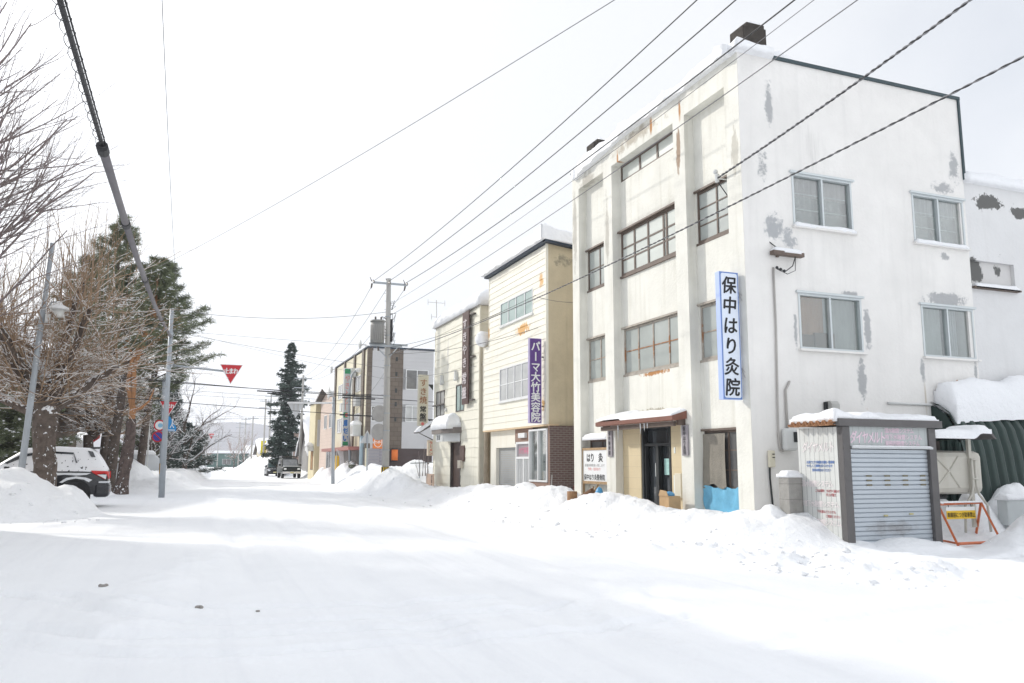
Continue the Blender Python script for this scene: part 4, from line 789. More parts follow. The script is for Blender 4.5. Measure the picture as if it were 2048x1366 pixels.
mb = MB(); mb.tube([(11.1, 25.0, .3), (11.22, 25.14, 1.2)], .02, 6); mb.box(11.0, 11.16, 24.9, 25.1, .3, .6); tag(mb.build('snow_shovel', M_conduit, base=(11.1, 25, .3)), 'snow shovel leaning on the brown tiled wall of the beauty parlour', 'shovel')
mb = MB(); mb.box(11.9, 12.2, 24.6, 24.9, .2, .86); tag(mb.build('red_can', mat('red_can_paint', (.30, .06, .05), .6), base=(12, 24.7, .2)), 'dark red can in the gap beside the corner building', 'can')
t, f = sign_board('parlour_sign', 'tall purple vertical sign with white characters on the beauty parlour', 10.60, 11.06, 25.62, 2.93, 5.86, .14, mat('purple_case', (.42, .36, .55), .5), mat('purple_face', (.115, .055, .24), .5, .05), mat('sign_border', (.55, .50, .68), .5), .022)
mb = MB(); write(mb, 'パーマ', f, 10.83, 5.58, .35, .37, .012, 1, True, .03, .36); write(mb, '大竹美容院', f, 10.83, 4.52, .36, .36, .012, 1, True, .03, .345); mb.build('lettering', M_board, t)
mb = MB(); mb.box(11.06, 11.17, 25.66, 25.70, 5.2, 5.24); mb.box(11.06, 11.17, 25.66, 25.70, 3.5, 3.54); mb.build('bracket', M_black, t)
# ------------------------------------------------------------------ gap house behind, then the sukiyaki shop
GH = thing('gap_house', 'narrow brown house front set back between the cream shops', 'building', (12.4, 32.3, 0))
mb = MB(); mb.box(12.4, 16, 31.95, 32.85, -.1, 7.6); mb.build('wall', mat('brown_wall', (.34, .28, .22), .9, .15, 2, .3), GH)
mb = MB(); mb.box(12.37, 12.398, 32.0, 32.35, 1.9, 2.6); mb.box(12.37, 12.398, 32.0, 32.3, 3.9, 4.9); mb.build('window', M_dim, GH)
mb = MB(); mb.box(12.25, 12.39, 32.0, 32.32, 1.05, 1.7); mb.sphere((12.25, 32.16, 1.4), .12); mb.build('gas_meter', M_conduit, GH)
t = thing('service_pole', 'weathered wooden service pole between the two cream shops', 'pole', (11.45, 32.4, .3))
mb = MB(); mb.tube([(11.5, 32.45, .2), (11.5, 32.45, 6.0)], [.13, .10], 10); mb.build('pole', mat('old_wood_pole', (.36, .30, .23), .9, .2, 3, .4), t, True)
mb = MB(); mb.box(11.3, 11.7, 32.40, 32.5, 5.7, 5.78); mb.sphere((11.34, 32.45, 5.85), .06); mb.sphere((11.62, 32.45, 5.88), .06); mb.box(11.38, 11.62, 32.30, 32.34, 5.0, 5.5); mb.build('insulator', M_conduit, t)
mb = MB(); mb.sphere((11.1, 31.86, 6.72), .36, .30, .34, 16, 10)
o = tag(mb.build('snow_lump', CAP, None, True, base=(11.1, 31.9, 6.4)), 'round lump of snow clinging to the step of the beauty parlour wall', 'snow lump')
d_ = o.modifiers.new('d', 'DISPLACE'); tx = bpy.data.textures.new('lumps', 'CLOUDS'); tx.noise_scale = .3; d_.texture = tx; d_.strength = .16
M_sid2 = mat('pale_yellow_siding', (.79, .765, .655), .6, .06, 1.2, .38, tint=(.50, .47, .38), patches=[((11.3, 37.6, 6.5), (.3, .5, 2.2), (.55, .54, .50), .50, 2, (1, 1, .35), .2), ((11.3, 38.9, 3.3), (.3, .5, 1.4), (.5, .47, .38), .54, 3, (1, 1, .35), .2)])
M_wood2 = mat('dark_bronze_frame', (.10, .09, .085), .5, .1)
K = thing('sukiyaki_shop', 'two-storey pale yellow sided restaurant with a snow-loaded door canopy', 'building', (11.3, 32.9, 0)); F3 = FX(11.3); KB = 39.85
kw = [(38.05, 39.5, 3.84, 5.1), (34.95, 36.2, 3.9, 5.16)]; kd = (35.45, 36.85, .3, 2.52)
mb = MB(); siding(mb, F3, 32.9, KB, -.2, 8.35, .40, 0, .022, kw+[kd]); mb.fbox(F3, 32.86, 32.899, -.2, 8.4, -.05, .03); mb.fbox(F3, KB, KB+.04, -.2, 8.2, -.05, .03); mb.build('siding_wall', M_sid2, K)
mb = MB(); siding(mb, FY(32.9), 11.31, 17, -.2, 8.4, .40, -.03, .02); mb.box(11.46, 17, 32.95, KB, -.2, 8.33); mb.build('side_wall', M_sid2, K)
mb = MB(); mb.box(11.22, 17, 32.85, KB+.06, 8.36, 8.46); mb.build('roof_edge', M_conduit, K)
snowcap('snow_cap', 11.25, 16.9, 32.85, KB, 8.45, .75, K, 61, .18, .10, .30, r=.9)
window(K, F3, *kw[0], 2, 1, M_wood2, M_lace, .03, .06, .08); window(K, F3, *kw[1], 2, 1, M_wood2, M_green_p, .03, .06, .08)
mb = MB(); mb.fbox(F3, 37.95, 39.6, 4.36, 4.42, .06, .2); mb.build('window_rail', M_wood2, K)
for u in (38.3, 36.0):
    mb = MB(); mb.prism([(u-.12, 5.42), (u+.16, 5.36), (u+.05, 5.85)], 'x', 11.14, 11.278); mb.build('vent_cowl', M_meter, K)
mb = MB(); mb.tube([(11.2, 37.7, 4.1), (11.28, 37.7, 4.1)], .09, 8); mb.build('vent_pipe', M_meter, K)
dr = part('door', (11.3, 36, .3), K)
mb = MB(); mb.fbox(F3, *kd[:2], .3, 2.52, -.12, -.08); mb.build('leaf', mat('dark_wood_door', (.085, .05, .04), .5, .25, 6, lines=[(1, .35, .02, (.03, .02, .02))]), dr)
mb = MB(); mb.fbox(F3, 35.38, 35.449, .3, 2.56, -.1, .04); mb.fbox(F3, 36.851, 36.9, .3, 2.56, -.1, .04); mb.build('door_frame', M_wood2, dr)
mb = MB(); mb.fbox(F3, 34.75, 35.34, 1.65, 2.35, .025, .07); mb.build('wall_lamp_box', mat('dark_brown_box', (.10, .055, .045), .5), K)
mb = MB(); mb.fbox(F3, 34.95, 35.4, 1.35, 1.7, .03, .16); mb.build('letter_box', mat('old_cream_box', (.55, .50, .42), .6, .1), K)
cn = part('canopy', (11.3, 36.7, 3), K)
mb = MB(); mb.prism([(10.62, 37.9), (10.62, 36.3), (10.9, 35.4), (11.28, 35.3), (11.28, 38.1)], 'z', 2.92, 3.18); mb.build('canopy_roof', mat('grey_brown_canopy', (.20, .175, .16), .6, .1), cn)
mb = MB(); mb.prism([(10.70, 37.4), (10.70, 36.3), (10.74, 36.3), (10.74, 37.4)], 'z', 2.55, 2.92); mb.prism([(10.72, 36.28), (11.25, 35.4), (11.27, 35.44), (10.74, 36.3)], 'z', 2.55, 2.92); mb.build('curtain_sign', M_meter, cn)
mb = MB(); write(mb, '常盤', FX(10.70), 37.15, 2.74, .26, .24, .004, -1, False, .02, .3); mb.build('lettering', M_navy, cn)
snowcap('snow_cap', 10.66, 11.27, 35.45, 37.95, 3.18, .62, cn, 63, .08, .06, .3, r=.45)
mb = MB(); mb.fbox(F3, 35.0, 37.3, -.1, .42, .03, .5); mb.fbox(F3, 35.3, 38.0, -.1, .26, .5, .9); mb.build('step', mat('old_concrete', (.42, .40, .37), .9, .15), K)
mb = MB(); mb.prism([(11.25, 3.45), (10.55, 3.05), (10.5, 3.1), (11.25, 3.62)], 'y', 39.9, 40.9); mb.prism([(11.25, 2.75), (10.6, 3.04), (10.52, 3.04), (11.25, 2.70)], 'y', 39.9, 39.95); mb.build('side_awning', M_wood2, K); snowcap('snow_cap', 10.55, 11.25, 39.9, 40.9, 3.3, .12, K, 64, .1, .02, .3, zf=lambda X, Y: 3.1+(X-10.5)*.7)
t = thing('tall_wall_sign', 'long narrow dark brown wall sign with raised white characters on the restaurant front', 'sign', (11.2, 34.5, 4.15)); fb = FX(11.10)
mb = MB(); mb.fbox(fb, 33.88, 34.78, 4.15, 8.30, -.05, 0); mb.build('board', mat('dark_brown_board', (.085, .045, .04), .6, .1), t)
mb = MB(); write(mb, 'すきやき', fb, 34.33, 7.75, .62, .50, .03, -1, True, .03, .58); write(mb, '常盤', fb, 34.33, 5.3, .66, .56, .03, -1, True, .03, .64); mb.build('lettering', mat('weathered_white', (.60, .55, .56), .8, .15, 5), t)
mb = MB()
for z in (8.1, 6.2, 4.3): mb.fbox(fb, 33.4, 33.87, z-.03, z+.03, -.18, -.05)
mb.build('bracket', M_wood2, t)
t, f = sign_board('hanging_sign', 'cream vertical restaurant sign lettered brown and black on brackets at the shop edge', 10.54, 11.06, 40.2, 3.43, 6.03, .2, mat('cream_case', (.62, .58, .46), .5), mat('cream_face', (.60, .56, .44), .5, .05), mat('cream_border', (.66, .63, .52), .5), .03, 'sign')
mb = MB(); write(mb, 'すき焼', f, 10.79, 5.62, .40, .40, .012, 1, True, .02, .44); mb.build('lettering', mat('brown_letter', (.33, .15, .07), .6, .1), t)
mb = MB(); write(mb, '常盤', f, 10.79, 4.27, .36, .34, .012, 1, True, .03, .36); write(mb, '御料理', f, 10.67, 3.70, .12, .12, .012, 1, False, .01); mb.build('lettering', M_ink, t)
mb = MB(); mb.disc((10.78, 40.188, 3.53), (0, 1, 0), .08, .006, 14); mb.build('red_seal', M_inkr, t)
mb = MB(); mb.prism([(11.06, 5.55), (11.32, 5.55), (11.32, 5.25)], 'y', 40.25, 40.32); mb.prism([(11.06, 3.78), (11.32, 3.78), (11.32, 3.5)], 'y', 40.25, 40.32); mb.build('bracket', M_black, t)
M_rb = mat('red_brush_letter', (.62, .10, .06), .6, .1)
t, f = sign_board('ramen_sign', 'small cream lantern sign with red ramen lettering on the far corner of the restaurant', 11.02, 11.26, 39.88, 1.93, 2.71, .3, mat('pale_pink_case', (.66, .55, .42), .5), mat('ramen_face', (.74, .68, .54), .5), mat('ramen_border', (.6, .4, .25), .5), .015)
mb = MB(); write(mb, 'ラーメン', f, 11.14, 2.57, .19, .18, .012, 1, True, .04, .175); mb.build('lettering', M_rb, t)
t = thing('menu_stand', 'pink and white menu stand leaning at the restaurant steps', 'menu board', (10.9, 38.7, .3))
mb = MB(); mb.prism([(38.0, .25), (39.3, .25), (39.25, 1.05), (38.05, 1.05)], 'x', 10.78, 10.83); mb.build('board', mat('salmon_board', (.62, .46, .36), .7, .08), t)
mb = MB(); mb.box(10.77, 10.84, 39.3, 39.36, .2, 1.08); mb.build('frame', M_wf, t); mb = MB(); write(mb, '営業中', FX(10.778), 38.3, .9, .2, .2, .003, -1, True, .02, .2); mb.build('lettering', M_ink, t)
t = thing('roof_antenna', 'thin television aerial at the far corner of the pale yellow restaurant roof', 'antenna', (11.35, KB, 8.3)); mb = MB(); mb.tube([(11.4, KB+.02, 7.3), (11.3, KB+.02, 9.9)], .02, 5); mb.build('mast', M_conduit, t)
mb = MB()
for z, l_ in ((9.75, .45), (9.0, .25)):
    mb.tube([(11.3-l_, KB, z), (11.3+l_, KB, z)], .012, 4)
    for q in (-1, 1): mb.tube([(11.3+q*l_, KB, z-.15), (11.3+q*l_, KB, z+.15)], .012, 4)
mb.build('rods', M_conduit, t)
# ------------------------------------------------------------------ grey-white block with brown tile bands (side wall) and its street front
M_lap = mat('white_lap', (.52, .52, .53), .6, .04, 1); M_bt = brick_mat('brown_tile_band', (.155, .125, .10), (.13, .105, .085), (.10, .08, .065), .45, .30, 'x', .6, .02); M_cf = mat('cream_front', (.74, .69, .53), .7, .08, 1, .3, tint=(.55, .48, .34))
T = thing('tile_band_building', 'three-storey grey sided block with brown tile bands and an orange round sign', 'building', (10.4, 53, 0)); X4, Y4, Z4 = 10.4, 53., 9.08; F4 = FY(Y4)
w4 = [(13.0, 14.55, 6.4, 7.75), (10.73, 11.4, 4.25, 5.25), (13.02, 13.95, 4.25, 5.35)]
mb = MB(); siding(mb, F4, 10.72, 11.88, 2.5, Z4, .26, 0, .02, w4); siding(mb, F4, 12.8, 14.9, 2.5, Z4, .26, 0, .02, w4); mb.build('siding_wall', M_lap, T)
mb = MB(); mb.fbox(F4, X4, 10.719, 2.5, Z4, -.2, .03); mb.fbox(F4, 11.881, 12.799, 2.5, Z4, -.2, .03); mb.build('tile_band', M_bt, T)
for z in (8.4, 7.4, 6.3, 5.4, 4.4): mb = MB(); mb.fbox(F4, 12.28, 12.42, z-.14, z+.14, .03, .05); mb.build('vent', M_dark, T)
mb = MB(); mb.box(X4+.02, 14.88, Y4+.04, 65.9, -.2, Z4-.05); mb.build('core_wall', M_cf, T)
mb = MB(); mb.fbox(F4, X4-.05, 14.95, Z4, Z4+.10, -.4, .06); mb.box(X4-.06, X4+.3, Y4+.41, 66, Z4, Z4+.1); mb.build('roof_edge', M_navy, T)
mb = MB(); mb.fbox(F4, 11.35, 14.9, 1.2, 2.5, -.1, .0); mb.build('dark_wainscot', mat('dark_maroon_wall', (.085, .065, .065), .6, .1), T)
mb = MB()
for k in range(20): mb.fbox(F4, 10.62, 11.55, .6+k*.095, .6+k*.095+.08, .002, .03)
mb.build('shutter', mat('mauve_shutter', (.35, .34, .37), .5, .05), T)
for a in w4: window(T, F4, *a, 2, 1, M_wf, M_dim if a[2] > 6 or a[0] < 11 else M_lace, .03, .05, .08)
f4 = FX(X4)
for a, b in ((53.9, 54.6), (57.2, 57.7), (61.2, 61.7), (65.4, 66)): mb = MB(); mb.fbox(f4, a, b, 2.6, Z4, -.2, .08); mb.build('front_band', M_bt, T)
mb = MB(); mb.fbox(f4, 53.05, 66, 1.0, 2.55, -.02, .05); mb.build('shop_front', mat('shop_shade', (.16, .15, .145), .5, .3, 1.2), T)
mb = MB(); mb.fbox(f4, 54, 66, 2.4, 2.62, 0, .9); mb.build('shop_awning', mat('faded_red_awning', (.36, .16, .14), .7, .1), T)
for (a, z) in ((55.0, 6.4), (58.3, 6.4), (62.3, 6.4), (55.2, 3.8), (58.4, 3.7), (62.3, 3.8)): window(T, f4, a, a+1.9, z, z+1.1, 2, 1, M_wf, M_lace, .03, .06, .08)
for (a, z) in ((54.7, 5.35), (56.6, 7.5), (60.3, 5.3)):
    mb = MB(); mb.fbox(f4, a, a+.8, z, z+.6, .05, .4); mb.build('air_unit', M_meter, T)
t = thing('air_conditioner', 'snow-capped air conditioner hung on the street front above the shop awning', 'air conditioner', (10.1, 54.2, 3.4)); mb = MB(); mb.fbox(f4, 53.9, 54.9, 3.3, 4.1, .1, .65); mb.build('case', M_meter, t, bevel=.03); snowcap('snow_cap', 9.75, 10.3, 53.9, 54.9, 4.1, .22, t, 71, .08, .02); mb = MB(); mb.fbox(f4, 54.1, 54.7, 3.45, 3.95, .651, .66); mb.build('grille', M_conduit, t)
mb = MB(); mb.tube([(10.3, 53.5, 1.0), (10.3, 53.5, 3.3)], .16, 10); tag(mb.build('blue_duct', mat('pale_blue_duct', (.36, .46, .52), .5), None, True, base=(10.3, 53.5, 1)), 'pale blue duct standing against the street front of the tile band building', 'duct')
t = thing('round_logo_sign', 'square orange sign with a white ring and lettering on the grey sided wall', 'sign', (11.2, 52.9, 2.5)); fo = FY(52.92)
mb = MB(); mb.fbox(fo, 10.90, 11.56, 2.48, 3.28, -.07, 0); mb.build('panel', mat('orange_panel', (.72, .21, .05), .5, .04), t)
mb = MB(); n = 32; vs = []
for k in range(n): a = 2*math.pi*k/n; vs += [fo(11.23+.27*math.cos(a), 2.88+.32*math.sin(a), .006), fo(11.23+.235*math.cos(a), 2.88+.285*math.sin(a), .006)]
mb.add(vs, [(2*k, 2*((k+1) % n), 2*((k+1) % n)+1, 2*k+1) for k in range(n)]); write(mb, 'ワンポー', fo, 11.065, 2.89, .125, .2, .006, 1, False, .05, .11); mb.build('lettering', M_board, t)
t = thing('orange_lantern', 'orange hanging lantern under the brown tile band', 'lantern', (12.35, 52.7, 2)); mb = MB(); mb.tube([(12.3, 52.7, 1.72), (12.3, 52.7, 2.42)], .21, 14); mb.build('shade', mat('orange_paper', (.75, .20, .05), .6), t, True); mb = MB(); mb.disc((12.3, 52.7, 2.46), (0, 0, 1), .22, .07, 14); mb.disc((12.3, 52.7, 1.68), (0, 0, 1), .22, .07, 14); mb.build('cap', M_black, t)
t = thing('green_shop_sign', 'tall white vertical sign with green ends and blue lettering on the street front', 'sign', (9.85, 57, 2.7)); fg = FY(57.); M_grn = mat('sign_green', (.04, .30, .14), .5, .04)
mb = MB(); mb.fbox(fg, 9.58, 10.10, 2.68, 8.12, -.2, 0); mb.build('case', M_wf, t); mb = MB(); mb.fbox(fg, 9.62, 10.06, 2.74, 8.06, .0, .004); mb.build('face', mat('sign_grey_face', (.56, .57, .57), .5, .04), t)
mb = MB(); mb.fbox(fg, 9.62, 10.06, 7.72, 8.06, .005, .008); mb.fbox(fg, 9.62, 10.06, 2.74, 3.0, .005, .008); mb.fbox(fg, 9.62, 10.06, 4.65, 5.02, .005, .008); mb.build('green_band', M_grn, t)
mb = MB(); write(mb, 'やきとり', fg, 9.84, 7.4, .42, .50, .008, 1, True, .0, .52); mb.fbox(fg, 9.72, 9.75, 5.2, 5.9, .005, .009); mb.fbox(fg, 9.92, 9.95, 5.2, 5.9, .005, .009); mb.build('lettering', M_inkr, t)
mb = MB(); write(mb, '鳥せい', fg, 9.84, 4.28, .46, .50, .008, 1, True, .05, .52); mb.build('lettering', mat('sign_blue_ink', (.03, .17, .5), .5), t)
mb = MB(); mb.sphere((9.84, 56.985, 4.84), .14, .012, .14, 12, 6); mb.build('emblem', M_inkr, t)
t = thing('banner', 'pale shop banner on a thin pole in front of the shops', 'banner', (9.4, 58, 1)); mb = MB(); mb.tube([(9.4, 58, .4), (9.42, 58, 2.5)], .02, 5); mb.build('pole', M_meter, t); mb = MB(); mb.prism([(9.43, 2.4), (9.85, 2.35), (10.0, 1.2), (9.7, 1.1), (9.62, 1.9)], 'y', 58., 58.015); mb.build('cloth', mat('pale_cloth', (.70, .70, .70), .8, .15, 4), t)
mb = MB(); mb.box(9.45, 9.7, 58.6, 58.85, .9, 2.05); mb.box(9.47, 9.6, 58.58, 58.6, 1.2, 1.6); tag(mb.build('yellow_stand', mat('yellow_stand_paint', (.80, .50, .05), .5, .2, 8), base=(9.6, 58.7, .9)), 'yellow stand sign beside the pale shop banner', 'sign')
rng = random.Random(5); M_pot = mat('pot_clay', (.32, .25, .2), .9, .4, 4)
for k, lab in enumerate(('squat potted shrub under snow nearest the blue duct', 'taller potted shrub under snow behind the first pot', 'small potted shrub under snow under the shop awning', 'round potted shrub under snow nearest the banner')):
    y = 54.6+k*.75; x = 9.9+.15*(k % 2); t = thing('potted_shrub', lab, 'potted plant', (x, y, .5), 'snowy pots before the shops'); mb = MB(); mb.tube([(x, y, .4), (x, y, 1.0+.1*(k % 2))], [.16, .24], 10); mb.build('pot', M_pot, t, True)
    mb = MB(); mb.sphere((x, y, 1.3+.1*(k % 2)), .27, .27, .3, 9, 6); mb.build('foliage', mat('pot_foliage', (.16, .17, .13), .9, .4, 9, snow=.25), t)
for i, (y, z, lab) in enumerate(((54.2, 9.45, 'small white satellite dish at the near roof corner of the tile band building'), (66.3, 9.0, 'satellite dish at the far roof corner of the tile band building'), (67.2, 7.2, 'larger grey satellite dish above the pink shop'))):
    t = thing('satellite_dish', lab, 'dish', (10.3, y, z), 'satellite dishes on the far shops'); mb = MB(); mb.tube([(10.5, y, z-.6), (10.5, y, z), (10.15, y, z)], .03, 5); mb.build('mast', M_conduit, t); mb = MB(); r_ = .32 if i < 2 else .55; mb.sphere((10.1, y, z), .10, r_, r_, 16, 8); mb.build('dish', M_meter, t, True)
# pink shop, narrow yellow shop, dark-roofed house, lane of small houses further off
def house(name, label, x0, x1, y0, y1, h, mw, roof='flat', rh=.3, snow=.4, front=(), side=(), mroof=None, cat='building', ridge='x'):
    t = thing(name, label, cat, (x0, y0, 0)); mb = MB(); mb.box(x0, x1, y0, y1, -.2, h)
    if roof == 'gable':
        if ridge == 'x': mb.prism([(y0, h), ((y0+y1)/2, h+rh), (y1, h)], 'x', x0, x1)
        else: mb.prism([(x0, h), ((x0+x1)/2, h+rh), (x1, h)], 'y', y0, y1)
    mb.build('wall', mw, t); mr = mroof or M_wood2
    if roof == 'flat':
        mb = MB(); mb.box(x0-.12, x1+.1, y0-.12, y1+.12, h, h+.14); mb.build('roof', mr, t); snowcap('snow_cap', x0-.1, x1, y0-.1, y1+.1, h+.14, snow, t, int(y0), .5, .12)
    else:
        mb = MB(); e = .5
        if ridge == 'x':
            m = (y0+y1)/2; k = rh/(m-y0)
            for s_ in (-1, 1): ye = m+s_*(m-y0+e); mb.prism([(m, h+rh+.02), (m, h+rh+.14), (ye, h-k*e+.14), (ye, h-k*e+.02)], 'x', x0-e, x1+e)
            zf = lambda X, Y: h+rh+.13-np.abs(Y-m)*k
        else:
            m = (x0+x1)/2; k = rh/(m-x0)
            for s_ in (-1, 1): xe = m+s_*(m-x0+e); mb.prism([(m, h+rh+.02), (m, h+rh+.14), (xe, h-k*e+.14), (xe, h-k*e+.02)], 'y', y0-e, y1+e)
            zf = lambda X, Y: h+rh+.13-np.abs(X-m)*k
        mb.build('roof', mr, t); snowcap('snow_cap', x0-e, x1+e, y0-e, y1+e, h, snow, t, int(y0), .5, .08, zf=zf)
    for fr_, ws in ((FX(x0), front), (FY(y0), side)):
        for a in ws: window(t, fr_, *a[:4], 2, 1, a[4] if len(a) > 4 else M_wf, a[5] if len(a) > 5 else M_dim, .04, .06, .08)
    return t
M_pinkw = mat('pink_siding', (.62, .50, .43), .7, .06, 1, .2, lines=[(2, .3, .02, (.5, .4, .34))]); M_yelw = mat('yellow_render', (.66, .59, .40), .8, .08); M_greyh = mat('grey_siding', (.30, .29, .28), .8, .12); M_tan = mat('tan_wall', (.56, .47, .38), .8, .1); M_brn = mat('brown_shop_wall', (.36, .27, .23), .8, .1)
house('pink_shop', 'two-storey pink sided shop with a snowy awning', 10.6, 15, 67.0, 74.8, 6.9, M_pinkw, front=[(68.2, 69.6, 4.4, 5.6), (71, 72.4, 4.4, 5.6), (68, 70.5, 1, 2.5)], roof='gable', rh=.9)
house('yellow_shop', 'narrow yellow two-storey shop with an arched wooden door', 10.25, 14, 75.6, 79.5, 6.9, M_yelw, front=[(76.2, 77.6, .9, 2.6, M_wood, mat('orange_wood', (.50, .28, .12), .6))], side=[(10.45, 10.75, 3.0, 5.4, M_wf, M_meter)])
t = thing('shop_hood', 'curved white hood over the arched door of the yellow shop', 'hood', (10, 76.5, 2.6)); mb = MB(); mb.prism([(75.9, 2.6), (77.8, 2.6), (77.5, 3.1), (76.9, 3.3), (76.3, 3.1)], 'x', 9.7, 10.24); mb.build('hood', M_meter, t); snowcap('snow_cap', 9.7, 10.2, 76.3, 77.5, 3.1, .3, t, 4, .1)
house('dark_house', 'dark grey house with a steep snowy roof behind the parked jeep', 11.2, 20, 84, 93, 2.6, M_greyh, 'gable', 3.6, .35, ridge='x', side=[(11.5, 12.6, 1.0, 2.1)])
house('brown_shop', 'flat-roofed brown shop with pale posts beyond the dark conifer', 10.6, 18, 110, 121, 5.3, M_brn, side=[(11, 12.2, 1, 3.6), (13, 14.5, 1, 3.6)], snow=.5)
house('tan_house', 'tan gabled house with a wide snowy roof down the street', 11, 22, 126, 140, 4.2, M_tan, 'gable', 2.6, .5, ridge='y', side=[(12.5, 14, 2, 3.2)])
house('cream_house', 'small cream house with a snowy roof behind the yellow sign', 10.8, 18, 144, 156, 3.0, mat('cream_house_wall', (.66, .60, .48), .8), 'gable', 2.0, .6, ridge='x')
mb = MB(); mb.box(10.0, 10.8, 135, 135.2, 1.6, 4.9); tag(mb.build('yellow_sign', mat('yellow_sign_face', (.72, .62, .04), .5), base=(10.4, 135, 1.6)), 'tall yellow shop sign far down the street on the right', 'sign')
house('green_building', 'low dark green building closing the far end of the street', 0, 16, 262, 275, 4.0, mat('dull_green', (.10, .17, .155), .7), snow=.7, side=[(3, 6, .8, 2.2), (8.5, 11, .8, 2.4)])
house('red_shed', 'low dark red building at the far right end of the street', 17, 26, 255, 266, 2.6, mat('dull_red', (.30, .12, .11), .8), snow=.6, roof='gable', rh=1.2)
house('grey_lane_house', 'small grey house with a snowy gable at the far left end of the street', -8, -2, 210, 220, 3.4, M_greyh, 'gable', 1.8, .5, ridge='y')
house('white_lane_house', 'white house with a snowy roof past the green building', 18, 28, 300, 312, 4.5, M_wing, 'gable', 2.2, .6, ridge='x')
# left side: timber house behind the trees, flat-roofed house nearer, little red and white kiosk
house('timber_house', 'dark timber house with a snowy gable roof behind the bare trees', -22, -6.9, 47, 58, 6.6, mat('dark_timber', (.15, .115, .09), .85, .2, 3, .3), 'gable', 5.2, .45, ridge='y', side=[(-10.5, -9, 3.6, 5.0), (-14, -12.5, 3.6, 5.0)])
house('corner_house', 'plain grey house beside the side street on the left', -17, -5.55, 18.6, 24.2, 8.9, M_wing, snow=.45, side=[(-9.5, -8, 1, 2.3), (-9.5, -8, 4, 5.3)])
house('near_house', 'plain grey house nearest the camera on the left', -15, -4.3, 5, 18.3, 8.4, M_wing, snow=.45, front=[])
t = thing('kiosk', 'little white kiosk with a red band and snowy roof behind the parked car', 'kiosk', (-7.6, 61, 0)); mb = MB(); mb.box(-8.6, -6.6, 61, 64, 0, 2.45); mb.build('wall', M_wing, t); mb = MB(); mb.box(-8.62, -6.58, 60.97, 60.998, 2.18, 2.42); mb.build('red_band', mat('red_band_paint', (.55, .06, .06), .5), t); mb = MB(); mb.prism([(-8.8, 2.46), (-6.4, 2.46), (-6.9, 3.0), (-8.2, 3.05)], 'y', 60.8, 64.2); mb.build('snow_cap', CAP, t)
t = thing('gate_shelter', 'small timber gate roof loaded with snow behind the big bare tree', 'shelter', (-8.3, 58, 0)); mb = MB(); mb.prism([(-9.8, 3.1), (-7.3, 3.1), (-8.5, 4.3)], 'y', 57.5, 59.5); mb.box(-8.0, -7.7, 58, 58.3, 0, 3.1); mb.box(-9.4, -9.1, 58, 58.3, 0, 3.1); mb.build('frame', M_wood, t); mb = MB(); mb.prism([(-7.2, 3.12), (-7.2, 3.3), (-8.5, 4.6), (-8.5, 4.32)], 'y', 57.4, 59.6); mb.build('snow_cap', CAP, t)
t = thing('red_flag', 'red banner sagging under snow between the left trees', 'flag', (-5.8, 58, 3)); mb = MB(); mb.prism([(-6.15, 2.8), (-5.85, 3.2), (-5.5, 3.35), (-5.55, 3.05), (-5.8, 2.85), (-6.1, 2.55)], 'y', 58, 58.06); mb.build('cloth', mat('flag_red', (.55, .05, .06), .6, .1, snow=.1), t); mb = MB(); mb.tube([(-6.2, 58.05, 1), (-6.15, 58.05, 3.4)], .03, 6); mb.build('pole', mat('blue_pole', (.1, .3, .4), .5), t)
# ------------------------------------------------------------------ poles, signs on posts, wires
M_conc = mat('pole_concrete', (.42, .41, .39), .8, .08, 2, .25); M_steel = mat('galvanised_steel', (.36, .39, .42), .5, .10, 2, .15, metal=.3); M_insu = mat('dark_insulator', (.12, .10, .09), .4, .1); M_wire = mat('black_wire', (.035, .035, .038), .6, .2); M_wireg = mat('grey_wire', (.14, .14, .15), .6, .1)
M_stop = mat('stop_red', (.52, .025, .035), .45, .04); M_sgw = mat('sign_white', (.78, .78, .78), .5, .03); M_sgb = mat('road_sign_blue', (.03, .26, .58), .45, .04); M_nob = mat('no_parking_blue', (.04, .05, .30), .45, .05); M_back = mat('sign_back_grey', (.50, .51, .52), .5, .05)
ux, uy = 9.25, 42.0
U = thing('utility_pole', 'concrete utility pole carrying a grey transformer above the snow bank', 'utility pole', (ux, uy, 0))
mb = MB(); mb.tube([(ux+.1, uy, -.2), (ux, uy, 11.3)], [.20, .125], 16); mb.build('pole', M_conc, U, True)
mb = MB()
for z in (9.2, 8.2, 6.6, 5.0, 4.1, 3.2, 2.2): mb.tube([(ux+.09-.008*z, uy, z), (ux+.09-.008*z, uy, z+.05)], .215-.0065*z, 14)
for z in np.arange(2.4, 10.8, .45): mb.tube([(ux-.22, uy-.1+.2*(int(z*10) % 2), z), (ux+.05, uy, z)], .011, 5)
mb.build('band', M_steel, U)
mb = MB(); mb.box(ux-.85, ux+1.02, uy-.06, uy+.04, 10.98, 11.08); mb.build('crossarm', M_steel, U)
mb = MB(); mb.box(ux-.95, ux+.75, uy-.30, uy-.20, 7.58, 7.68); mb.box(ux-.95, ux+1.1, uy-.06, uy+.06, 7.70, 7.80); mb.tube([(ux-.6, uy-.1, 7.6), (ux, uy-.12, 7.0)], .03, 5); mb.tube([(ux+.55, uy-.1, 7.6), (ux+.05, uy-.12, 7.0)], .03, 5); mb.build('platform_arm', M_steel, U)
for dx in (-.85, .0, .95):
    mb = MB(); mb.tube([(ux+dx, uy-.1, 11.12), (ux+dx, uy-.2, 11.05), (ux+dx, uy-.34, 10.98)], [.04, .06, .03], 8); mb.tube([(ux+dx, uy+.2, 11.0), (ux+dx, uy+.38, 10.8)], [.05, .04], 8); mb.tube([(ux+dx-.05, uy, 11.08), (ux+dx-.16, uy, 11.3)], [.03, .015], 6); mb.build('insulator', M_insu, U)
